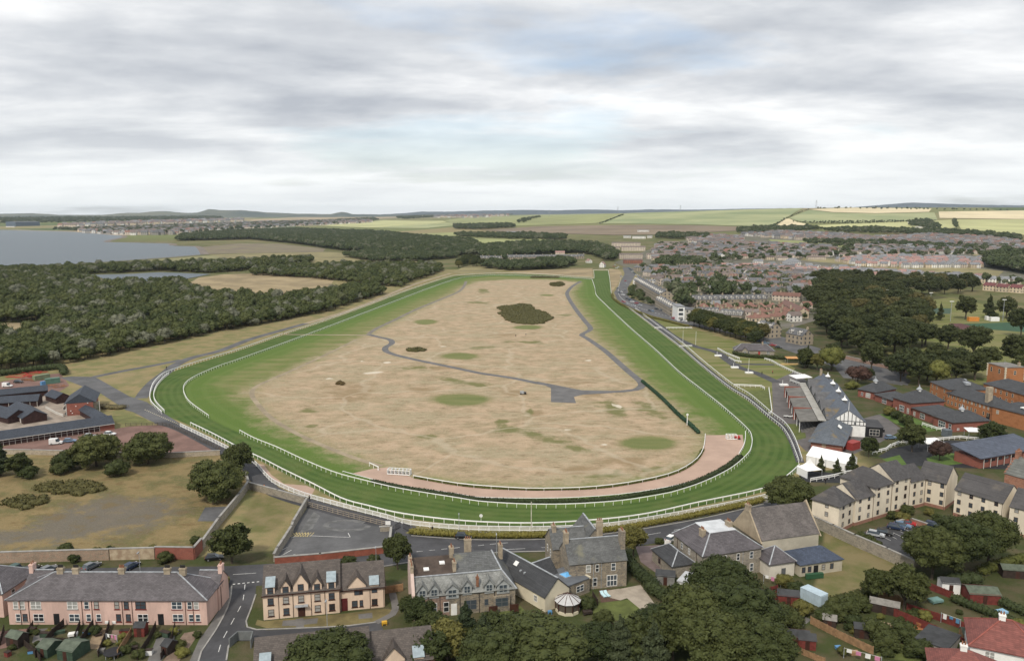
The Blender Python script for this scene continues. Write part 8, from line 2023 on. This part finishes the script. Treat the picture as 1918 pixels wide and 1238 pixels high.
COATK = M('black_coat', (.015, .015, .017), .9, .2, 3); COATO = M('orange_vest', (.60, .18, .03), .8, .1, 3); COATG = M('grey_jacket', (.12, .12, .13), .9, .2, 3); COATR = M('red_top', (.35, .05, .05), .9, .2, 3)
for a in ((495, 917, 40, COATO, True, 'person in orange top walking down the lane'), (580, 938, 20, COATK, False, 'person in black standing by the palisade'), (810, 996, -10, COATK, False, 'person in black behind the hedge at the palisade'), (412, 848, 60, COATK, True, 'person in dark clothes on the lane by the yard fence'), (312, 692, 30, COATK, True, 'person walking on the perimeter track'), (1427, 702, -30, COATK, True, 'person walking on the enclosure path'), (966, 631, 0, COATK, True, 'golfer in dark clothes on the links'), (985, 629, 0, COATG, False, 'second golfer in grey on the links'), (1546, 906, 20, COATK, False, 'person in black by the white tents'), (1447, 700, 0, COATR, True, 'person in red on the enclosure lawn')): person(*a)
# COURSE FURNITURE
def pole(label, px, py, h, m, r=.08, head=None, name='lamp_post', cat='lamp post'):
 o = thing(name, label, cat, P(px, py)); MB().cyl((0, 0, -.1), r, r * .7, h, 6).build('pole', m, o)
 if head == 'disc': MB().cyl((0, -.12, h - .1), .45, .45, .12, 12, axis='y').build('disc', WHITE, o)
 elif head == 'lamp': MB().box(-.12, -.9, h - .12, .12, .1, h + .04).build('lantern', LEAD, o)
 elif head == 'flood': MB().box(-1.5, -.3, h - .2, 1.5, .2, h + .25).build('floodlight', WHITE, o)
 elif head == 'ball': MB().cyl((0, 0, h - .2), .25, .3, .4, 8).build('globe', WHITE, o)
 return o
pole('tall pale pole across the near turn', 995, 1003, 9.0, M('pale_wood', (.55, .52, .42), .7), .14, None, 'flagpole', 'pole')
pole('white winning post disc beside the inner rail', 1287, 796, 4.2, WHITE, .2, 'disc', 'winning_post', 'post'); pole('white disc post by the palisade', 901, 977, 1.8, WHITE, .06, 'disc', 'marker_post', 'post')
for x, y, h in ((1279, 642, 8), (1303, 646, 8.5), (1402, 700, 8)): pole({1279: 'left white flagpole on the enclosure lawn', 1303: 'middle white flagpole on the enclosure lawn', 1402: 'right white flagpole by the white plinth'}[x], x, y, h, WHITE, .09, None, 'flagpole', 'pole')
for x, y, h, lb in ((1780, 602, 15, 'floodlight mast left of the artificial pitch'), (1878, 601, 16, 'floodlight mast right of the white cabin'), (1742, 577, 13, 'floodlight mast beyond the far pitch'), (1662, 568, 12, 'floodlight mast in front of the tree belt')): pole(lb, x, y, h, LEAD, .2, 'flood', 'floodlight_mast', 'mast')
for x, y, lb in ((1121, 1029, 'street lamp near the double villa'), (930, 1040, 'street lamp before the stone villas'), (613, 1172, 'street lamp before the cream flats'), (705, 1066, 'street lamp behind the cream flats'), (263, 1077, 'street lamp behind the pink terrace'), (1440, 1000, 'street lamp beside the hall'), (860, 1000, 'street lamp by the yellow hedge')): pole(lb, x, y, 5.5, LEAD, .07, 'lamp')
for i, (x, y) in enumerate(((1345, 667), (1376, 689), (1403, 699), (1468, 722))):
 o = thing('podium', ('white railed podium nearest the lodge gate', 'second white railed podium on the lawn', 'white railed podium below the flagpole', 'white podium at the forecourt corner')[i], 'podium', P(x, y))
 MB().box(-1.9, -1, 0, 1.9, 1, .7).build('plinth', WHITE, o); MB().bar((-.6, 0, .9), (-.6, 0, 2.6), .14, .14).build('post', WHITE, o)
for lb, q in (('white stalls frame standing on the start of the pink sand', (748, 888)), ('white stalls frame at the right end of the pink sand', (1370, 822))):
 o = thing('starting_stalls', lb, 'stalls', P(*q), -.18 if q[0] < 900 else 0)
 n_ = 6 if q[0] < 900 else 3
 for k in range(n_ + 1): MB().box(-n_ * .6 + k * 1.2 - .06, -1, 0, -n_ * .6 + k * 1.2 + .06, 1, 1.7).build('partition', WHITE, o)
 for y in (-1, 1): MB().box(-n_ * .6, y - .06, 1.5, n_ * .6, y + .06, 1.7).build('beam', WHITE, o)
 for y in (-1, 1): MB().box(-n_ * .6, y - .1, .15, n_ * .6, y + .1, .4).build('wheel_rail', WHITE, o)
o = thing('tractor', 'dark red harrow parked on the pink sand', 'harrow', P(1380, 822)); MB().box(-1, -.8, .3, 1, .8, 1.1).build('frame', REDM, o); link('wheel', WH, o, (-.8, -.9, .31)); link('wheel', WH, o, (.8, -.9, .31))
o = thing('roller', 'small machine parked on the links below the apron', 'machine', P(979, 738)); MB().box(-1.2, -.6, .3, .6, .6, 1.3).build('body', LEAD, o); MB().box(.6, -.7, .2, 1.6, .7, .9).build('bonnet', BLACK, o); link('wheel', WH, o, (-.8, -.8, .31)); link('wheel', WH, o, (1.1, -.8, .31))
for lb, q, w_, t_ in (('white board sign at the lane entrance', (727, 991), 1.3, 1.6), ('white board sign at the hall street corner', (1249, 1028), 1.2, 1.6)):
 o = thing('sign_board', lb, 'sign', P(*q)); MB().box(-w_ / 2, -.05, 1.2, w_ / 2, .05, t_ + .6).build('board', WHITE, o)
 for s in (-1, 1): MB().box(s * w_ * .42 - .06, .05, 0, s * w_ * .42 + .06, .15, t_ + .6).build('leg', LEAD, o)
for lb, a, c in (('black iron gate leaf on the left of the lane entrance', (740, 994), (750, 988)), ('black iron gate leaf on the right of the lane entrance', (755, 990), (768, 997))):
 a, c = P(*a), P(*c); o = thing('iron_gate', lb, 'gate', a); d = c - a
 for k in range(9): p = d * (k / 8); MB().bar((p.x, p.y, 0), (p.x, p.y, 1.8), .06, .06).build('bar', BLACK, o)
 for z in (.25, 1.6): MB().bar((0, 0, z), (d.x, d.y, z), .06, .08).build('rail', BLACK, o)
for i in range(20): o = tag(MB().box(-.15, -.15, 0, .15, .15, .25).build('marker_block', M('cream_block', (.60, .55, .42), .8, .1, 1), loc=P(272 + i * 3.4, 768 + i * 1.48)), 'small cream marker block along the lane where the rail is open', 'marker', 'cream marker blocks')
for i in range(5): o = thing('table', 'dark picnic table on the grandstand forecourt', 'table', P(1472 + i * 8, 782 + (i % 2)), 0, 'forecourt tables'); MB().box(-.9, -.4, .7, .9, .4, .78).build('top', WHITE, o); MB().box(-.7, -.3, 0, -.6, .3, .7).build('leg', BLACK, o); MB().box(.6, -.3, 0, .7, .3, .7).build('leg', BLACK, o)
for i in range(7): o = thing('barrel_table', 'black barrel table beside the grandstand', 'table', P(1634 + i * 3.5, 790 + i * 3.2), 0, 'barrel tables by the stand'); MB().cyl((0, 0, 0), .4, .4, 1.0, 8).build('barrel', BLACK, o)
for x, y in ((1508, 738), (1512, 750), (1517, 762), (1523, 776)): tag(MB().box(-.7, -.7, 0, .7, .7, 1.3).build('bin_store', BLACK, loc=P(x - 6, y)), 'black box in the row along the front of the stand', 'box', 'black boxes before the stand')
container('orange site cabin beside the pitch', (1815, 602), (1834, 602), M('cabin_orange', (.60, .24, .05), .6, .1, 1), 3, 3, 'cabin', 'cabin'); container('white site cabin beside the pitch', (1856, 602), (1872, 602), WHITE, 3, 3, 'cabin', 'cabin'); container('small white cabin left of the other', (1848, 600), (1852, 600), WHITE, 3, 3, 'cabin', 'cabin')
# GARDENS
def shed(label, px, py, w, d, h, ang, m, rm=None, rise=.7, name='shed', cat='shed'):
 o = thing(name, label, cat, P(px, py), R(ang)); W = MB().box(-w / 2, -d / 2, 0, w / 2, d / 2, h)
 for s in (-1, 1): W.add([(s * w / 2, -d / 2, h), (s * w / 2, d / 2, h), (s * w / 2, 0, h + rise)], [(0, 1, 2)])
 W.build('wall', m, o); Rf = MB()
 for s in (-1, 1): Rf.slab([(-w / 2 - .15, s * (d / 2 + .15), h - .1), (w / 2 + .15, s * (d / 2 + .15), h - .1), (w / 2 + .15, 0, h + rise + .06), (-w / 2 - .15, 0, h + rise + .06)], .06)
 Rf.build('roof', rm or MATS['dark_felt'], o); MB().box(-.4, -d / 2 - .04, 0, .4, -d / 2, h * .85).build('door', BROWNF, o)
 return o
REDW = M('red_stained_wood', (.155, .035, .028), .8, .25, 1.5); DKW = M('dark_stained_wood', (.04, .028, .022), .85, .3, 1.5); GRW = M('green_stained_wood', (.045, .075, .05), .85, .25, 1.5); TANW = M('larch_boards', (.30, .185, .10), .85, .25, 1.5); FELTG = M('green_felt', (.10, .12, .09), .9, .25, 1)
for a in (('grey green shed in the terrace gardens', 94, 1222, 2.6, 3.2, 1.9, -20, GRW, FELTG), ('larger dark green shed in the terrace gardens', 139, 1226, 3.4, 4.2, 2.1, -15, GRW, FELTG), ('black shed at the left of the terrace gardens', 34, 1206, 3, 2.4, 2, -20, DKW, FELTG), ('red playhouse below the terrace', 265, 1188, 2.0, 1.8, 2.0, 0, REDW, None), ('dark lean-to shed beside the paved plot', 318, 1220, 1.6, 2.4, 1.8, -25, DKW, None),
  ('white walled shed in the right gardens', 1776, 1106, 3.6, 3.0, 2.4, -10, WHITE, None), ('brown cabin with grey roof in the right gardens', 1836, 1122, 6.0, 4.4, 2.2, -8, REDW, FELTG), ('long dark shed behind the red fence', 1656, 1145, 5.4, 2.4, 2.0, -28, DKW, M('grey_felt', (.22, .21, .19), .9, .2, 1)), ('red hut with lean-to at the bottom right', 1488, 1204, 5.0, 3.0, 2.1, -12, REDW, None), ('second red hut beside the bunting', 1510, 1210, 3.0, 2.6, 2.0, -12, REDW, None), ('small brown shed among the shrubs', 1612, 1190, 2.6, 2.2, 2.0, -15, DKW, None), ('little shed with pointed roof', 1812, 1200, 2.4, 2.2, 2.0, -10, TANW, FELTG), ('red shed by the miniature golf lawn', 1475, 1128, 4.2, 3.0, 2.2, -12, REDW, None), ('pale roofed shed along the light fence', 1553, 1172, 2.4, 2.0, 1.8, -20, DKW, MATS['grey_felt']), ('dark greenhouse frame at the right edge', 1900, 1078, 6, 3, 2, -10, DKW, FELTG), ('low grey hut by the brown drive', 1246, 1090, 4, 3, 2.2, -12, M('grey_hut', (.20, .20, .19), .8), None)): shed(*a)
g = Bld('garage', 'wide grey flat roofed garage at the bottom right', 'garage', (1713, 1218), (1772, 1240)); g.body(7, 2.4, 'flat', 0, M('concrete_wall', (.30, .28, .25), .9, .2, .8), MATS['dark_felt'], .15, t=.2)
container('pale blue goods container with maroon marks on the hall green', (1498, 1120), (1536, 1138), M('container_ice', (.42, .52, .58), .5, .1, 1), 2.5, 2.5)
for i in range(5): o = thing('wheelie_bin', 'green wheelie bin in the row below the hall annexe', 'bin', P(1512 + i * 6.5, 1084 - i * .6), 0, 'green bins below the hall'); MB().box(-.38, -.4, .1, .38, .4, 1.1).build('bin_body', M('bin_green', (.03, .09, .045), .5, .1, 2), o); MB().box(-.4, -.45, 1.1, .4, .42, 1.18).build('lid', MATS['bin_green'], o)
def pfence(label, pix, h, m, panel=1.9):
 ln = even([Vector(p) for p in world(pix)], panel); c = ln[0].copy(); o = thing('garden_fence', label, 'fence', c); d = (ln[-1] - ln[0]).normalized(); rz = math.atan2(d.y, d.x)
 pm = cached(('pan', h, m.name, panel), lambda: MB().box(.08, -.03, .05, panel - .06, .03, h).box(.08, -.05, h * .3, panel - .06, .05, h * .3 + .09).box(.08, -.05, h * .8, panel - .06, .05, h * .8 + .09).mesh('panel', m))
 for a, b_ in zip(ln, ln[1:]):
  r = math.atan2((b_ - a).y, (b_ - a).x); link('panel', pm, o, a - c, r)
 for a in ln: link('post', post_mesh(.12, h + .1, m), o, a - c)
for lb, q, h, m in (('red brown fence dividing the right gardens', [(1628, 1136), (1690, 1160), (1760, 1190), (1816, 1216)], 1.7, REDW), ('second red brown fence in the right gardens', [(1698, 1143), (1760, 1163), (1852, 1196)], 1.6, REDW), ('larch fence end behind the shrubs', [(1645, 1122), (1680, 1128), (1700, 1142)], 1.7, TANW), ('pinkish fence above the long shed', [(1578, 1150), (1627, 1136)], 1.5, M('pink_fence', (.30, .15, .12), .85, .2, 1)), ('light brown fence in the bottom right gardens', [(1518, 1168), (1560, 1190), (1601, 1210), (1640, 1228)], 1.6, TANW), ('red fence beside the red sheds', [(1424, 1130), (1450, 1120), (1475, 1132), (1500, 1142)], 1.6, REDW), ('maroon fence below the hall annexe', [(1412, 1104), (1425, 1116), (1462, 1106)], 1.5, REDW), ('fence at the bottom right by the washing line', [(1440, 1195), (1500, 1225), (1560, 1250)], 1.2, TANW),
    ('larch fence crossing the terrace gardens', [(246, 1190), (232, 1212), (215, 1240)], 1.5, TANW), ('dark fence left in the terrace gardens', [(120, 1172), (95, 1195), (60, 1240)], 1.5, DKW), ('dark fence in the middle of the terrace gardens', [(175, 1172), (160, 1195), (125, 1240)], 1.5, DKW), ('dark fence below the left sheds', [(40, 1205), (70, 1230), (80, 1245)], 1.3, DKW), ('brown fence right of the playhouse', [(292, 1176), (278, 1205), (255, 1240)], 1.4, DKW), ('larch fence beside the cream flats', [(722, 1112), (756, 1106)], 1.7, TANW), ('dark fence of the bungalow', [(967, 1098), (990, 1120), (1010, 1142)], 1.6, DKW), ('brown fence at the end of the brown roofed block', [(735, 1238), (772, 1232)], 1.5, TANW), ('timber yard fence by the villa', [(1110, 1118), (1120, 1135)], 1.4, DKW), ('fence at the top of the right edge gardens', [(1735, 1102), (1760, 1112), (1800, 1128)], 1.6, REDW)): pfence(lb, q, h, m)
for lb, q, m in (('grey paved plot in the terrace gardens', [(296, 1188), (330, 1184), (322, 1212), (300, 1240), (275, 1240)], PAVE), ('brown path at the end of the terrace gardens', [(345, 1185), (375, 1180), (360, 1205), (330, 1245), (300, 1245)], M('brown_chips', (.20, .145, .11), .95, .25, .6)), ('miniature golf green beside the red shed', [(1425, 1140), (1470, 1150), (1500, 1168), (1470, 1172), (1430, 1160)], M('golf_turf', (.045, .075, .04), .9, .15, .5)), ('pale path round the miniature golf', [(1424, 1128), (1480, 1142), (1520, 1160), (1500, 1176), (1420, 1168)], PAVE), ('orange deck in the right gardens', [(1705, 1160), (1740, 1165), (1748, 1182), (1712, 1178)], M('orange_deck', (.33, .14, .06), .85, .2, 1)), ('dark deck with loungers by the villa', [(1121, 1104), (1143, 1103), (1160, 1124), (1126, 1128)], DECK), ('sandy yard in the right gardens', [(1640, 1160), (1700, 1175), (1720, 1190), (1660, 1180)], M('sandy_earth', (.27, .20, .13), .95, .25, .6)), ('grass of the garden behind the red fence', [(1650, 1200), (1750, 1215), (1720, 1240), (1640, 1230)], MATS['garden_lawn'])): sheet('garden_plot', pp(q), .03 if 'pale path' not in lb else .024, m, lb)
def washing(label, a, c, seed):
 a, c = P(*a), P(*c); o = thing('washing_line', label, 'washing', a); d = c - a; g = random.Random(seed)
 for p in (Vector((0, 0, 0)), d): MB().bar((p.x, p.y, 0), (p.x, p.y, 2.1), .09, .09).build('post', LEAD, o)
 MB().bar((0, 0, 2.0), (d.x, d.y, 2.0), .03, .03).build('line', WHITE, o); n = max(3, int(d.length / 1.3))
 for i in range(n):
  p = d * ((i + .3) / n); q = d * ((i + .85) / n); h = g.uniform(.6, 1.1); col = g.choice([WHITE, WHITE, M('cloth_blue', (.10, .25, .42), .9, .1, 2), M('cloth_pink', (.55, .22, .35), .9, .1, 2)])
  MB().add([(p.x, p.y, 2.0), (q.x, q.y, 2.0), (q.x, q.y + .05, 2.0 - h), (p.x, p.y + .06, 2.0 - h), (p.x, p.y + .03, 2.0), (q.x, q.y + .03, 2.0), (q.x, q.y + .08, 2.0 - h), (p.x, p.y + .09, 2.0 - h)], [(0, 1, 2, 3), (7, 6, 5, 4), (0, 3, 7, 4), (1, 5, 6, 2), (3, 2, 6, 7)]).build('laundry', col, o)
washing('washing on the line in the terrace gardens', (200, 1205), (220, 1208), 1); washing('white washing on the line in the right gardens', (1762, 1165), (1798, 1178), 2); washing('coloured washing along the bottom right fence', (1580, 1232), (1650, 1250), 3); washing('small line of washing beside the red hut', (1430, 1092), (1462, 1100), 4)
for lb, x, y, r in (('trampoline in the terrace gardens', 213, 1228, 1.7), ('trampoline at the bottom edge by the red hut', 1470, 1236, 1.7)):
 o = thing('trampoline', lb, 'trampoline', P(x, y)); MB().cyl((0, 0, .8), r, r, .1, 20).build('bed', BLACK, o)
 for k in range(6): a = k * 1.047; MB().bar((r * .9 * math.cos(a), r * .9 * math.sin(a), 0), (r * .9 * math.cos(a), r * .9 * math.sin(a), .85), .06, .06).build('leg', LEAD, o)
for i, (x, y) in enumerate(((1130, 1116), (1137, 1115))):
 o = thing('sun_lounger', ('pale blue sun lounger on the left of the deck', 'pale blue sun lounger on the right of the deck')[i], 'lounger', P(x, y), .4); MB().slab([(-.35, -1, .35), (.35, -1, .35), (.35, .4, .35), (-.35, .4, .35)], .08).slab([(-.35, .4, .35), (.35, .4, .35), (.35, 1, .8), (-.35, 1, .8)], .08).build('cushion', M('ice_blue_cloth', (.50, .68, .74), .9, .1, 2), o); MB().box(-.3, -.9, 0, -.22, .4, .27).box(.22, -.9, 0, .3, .4, .27).build('frame', LEAD, o)
for lb, x, y, m, w_ in (('white garden table left in the terrace gardens', 137, 1192, WHITE, 1.6), ('blue water butt below the conservatory', 1030, 1150, MATS['cabin_blue'], .8), ('yellow grit bin beside the close', 720, 1170, M('grit_yellow', (.62, .36, .04), .6), 1.0), ('orange garden bench on the deck', 1725, 1172, MATS['orange_deck'], 1.6), ('blue tarpaulin in the right gardens', 1875, 1150, M('tarp_blue', (.25, .42, .58), .6), 2.2), ('dark garden pond cover by the yard', 1100, 1150, DKW, 1.8), ('teal water tank in the right gardens', 1752, 1128, M('teal_tank', (.16, .27, .25), .6), 2.6)):
 o = thing('garden_object', lb, 'garden item', P(x, y), .3); MB().box(-w_ / 2, -w_ / 3, .35, w_ / 2, w_ / 3, .8).build('top', m, o)
 for sx in (-1, 1): MB().box(sx * w_ * .4 - .06, -w_ * .25, 0, sx * w_ * .4 + .06, w_ * .25, .35).build('leg', m, o)
for i, (x, y, s, h) in enumerate(((870, 1240, .5, .45), (905, 1230, .5, .4), (940, 1235, .7, .6), (1120, 1245, .7, .5), (1190, 1245, .7, .6), (1235, 1210, .6, .5), (1280, 1190, .7, .7))): T(K_SYC[i % 3] if i % 2 else K_GARD[i % 3], x, y, s * (1 if i % 2 else 1.5), 'leafy tree filling the back gardens at the bottom centre', h * (1 if i % 2 else 1.4), grp='trees of the bottom centre gardens')
gq = random.Random(4)
for i in range(26): T(K_BUSH[i % 3], gq.uniform(5, 370), gq.uniform(1182, 1238), gq.uniform(.25, .55), 'small shrub in the back gardens of the pink terrace', cat='bush', name='bush', grp='shrubs of the terrace gardens')
for i in range(22): T(K_BUSH[i % 3], gq.uniform(1560, 1910), gq.uniform(1135, 1232), gq.uniform(.3, .6), 'small shrub scattered in the right hand gardens', cat='bush', name='bush', grp='small shrubs of the right gardens')
for i, (x, y) in enumerate(((20, 1190), (60, 1185), (85, 1192), (110, 1186), (150, 1200), (165, 1186), (185, 1190), (190, 1222), (235, 1184), (250, 1215), (280, 1225), (310, 1192), (330, 1186), (60, 1222), (15, 1228), (1640, 1178), (1760, 1205), (1690, 1190), (1850, 1160), (1570, 1215), (1600, 1225))):
 o = thing('garden_box', 'planter, bin or bench in the crowded back gardens', 'garden item', P(x, y), gq.uniform(-.5, .5), 'garden clutter'); w_, h_ = gq.uniform(.4, 1.1), gq.uniform(.4, 1.1); m = gq.choice([WHITE, DKW, DKW, TANW, GRW, REDW, PAVE, MATS['cabin_blue']]); MB().box(-w_, -.4, 0, w_, .4, h_).build('box', m, o); MB().box(-w_ - .05, -.45, h_, w_ + .05, .45, h_ + .08).build('lid', gq.choice([m, DKW]), o)
for i, q in enumerate(([(8, 1182), (0, 1210)], [(62, 1174), (48, 1198)], [(150, 1172), (140, 1200)], [(205, 1173), (196, 1200), (180, 1240)], [(328, 1176), (322, 1200), (300, 1238)], [(100, 1205), (150, 1208)])): pfence(('dark fence by the left edge of the gardens', 'short dark fence beside the black shed', 'dark fence above the green sheds', 'dark fence beside the washing line', 'brown fence beside the brown path', 'low dark fence between the sheds')[i], q, 1.3, DKW)
for i, q in enumerate(([(0, 1182), (60, 1176), (50, 1205), (0, 1215)], [(66, 1178), (118, 1174), (95, 1196), (60, 1204)], [(180, 1178), (200, 1176), (185, 1215), (160, 1215)], [(210, 1180), (245, 1178), (230, 1200), (205, 1205)])): sheet('garden_plot', pp(q), .028, (CHIPP, PAVE, MATS['sandy_earth'], MATS['brown_chips'])[i], ('reddish plot at the left edge', 'paved plot behind the terrace', 'bare earth strip in the gardens', 'chipped path by the playhouse')[i])
for i, q in enumerate(([(800, 1016), (838, 1013), (845, 1020), (805, 1024)], [(880, 1019), (935, 1016), (940, 1027), (888, 1030)], [(560, 1062), (620, 1056), (622, 1062), (562, 1068)], [(220, 1078), (280, 1076), (282, 1084), (222, 1086)], [(420, 1150), (436, 1146), (425, 1172), (412, 1174)], [(1230, 1000), (1290, 990), (1292, 996), (1232, 1007)])): sheet('road_patch', pp(q), .0385, M('patch_tarmac', (.062, .062, .066), .9, .2, .3), 'darker repaired patch of tarmac')
# red roofed houses in the bottom right corner
p0 = P(1818, 1206, 5.2)
b = Bld('house', 'white house with red tiled hipped roof in the bottom right corner', 'house', (*unpix((p0.x, p0.y, 0)),), (*unpix((p0.x + 10.5, p0.y - 5.0, 0)),)); b.body(10, 5.2, 'hip', 3.4, WHITE, TILE_RED, .4, cap=M('red_ridge', (.28, .09, .07), .8)); b.win('front', 3, 3.2, 1.4, 1.3, WHITE, 'pair'); b.chim(5, 5, 8, 1, .8, 1.6, WHITE, 2)
p1 = P(1735, 1245, 5.2)
b = Bld('house', 'second red roofed house cut by the bottom edge', 'house', (*unpix((p1.x, p1.y - 2, 0)),), (*unpix((p1.x + 9.5, p1.y - 6, 0)),)); b.body(9, 4.6, 'hip', 3.2, WHITE, TILE_RED, .4); b.chim(4.8, 4.5, 7.2, 1, .8, 1.6, WHITE, 2)
# bin store in the close
wall('grey walled bin store in the side street', [(430, 1212), (446, 1198), (474, 1198), (470, 1214)], 1.8, M('grey_block', (.16, .17, .17), .9, .2, .8), .2, False, 'bin_store')
# pylons on the skyline
for i, (x, d_) in enumerate(((1028, 5200), (1155, 5200), (844, 6000), (1522, 4600), (870, 6000), (1271, 5400))):
 gx = (x - 959) / F_PX * d_; o = thing('pylon', 'thin electricity pylon on the skyline', 'pylon', (gx, d_, terr(gx, d_) - 1), 0, 'skyline pylons'); mb = MB()
 for s in (-1, 1):
  for t in (-1, 1): mb.bar((s * 4, t * 4, 0), (s * .5, t * .5, 46), .5, .5)
 mb.build('tower', LEAD, o)
 for z, w_ in ((30, 9), (37, 7.5), (43, 6)): MB().box(-w_, -.3, z, w_, .3, z + .6).build('cross_arm', LEAD, o)
# which one of a line
for gname in ('gabled houses up the side street', 'plum roofed houses at the right', 'grey roofed houses at the right', 'cars in the lay-by', 'forecourt tables', 'barrel tables by the stand', 'black boxes before the stand', 'green bins below the hall', 'skyline pylons', 'trees of the bottom centre gardens', 'shrubs of the parking court', 'shrubs of the right hand gardens'):
 ms = sorted([o for o in COL.objects if o.get('group') == gname], key=lambda o: unpix(o.location)[0])
 for i, o in enumerate(ms[:15]): o['label'] = o['label'] + f', {ORD[i]} from the left'
# THE AIR
hz_me = MB().box(-14000, -600, -62, 14000, 21500, 260).mesh('haze', bpy.data.materials.new('haze_air'))
hm = hz_me.materials[0]; hm.use_nodes = True; hm.node_tree.nodes.clear()
ho = hm.node_tree.nodes.new('ShaderNodeOutputMaterial'); hv = hm.node_tree.nodes.new('ShaderNodeVolumePrincipled')
hv.inputs['Color'].default_value = (.78, .89, 1.0, 1); hv.inputs['Density'].default_value = 0.000026; hv.inputs['Anisotropy'].default_value = 0.0
hm.node_tree.links.new(hv.outputs[0], ho.inputs['Volume'])
tag(link('haze', hz_me), 'thin blue haze over the far country', kind='stuff')
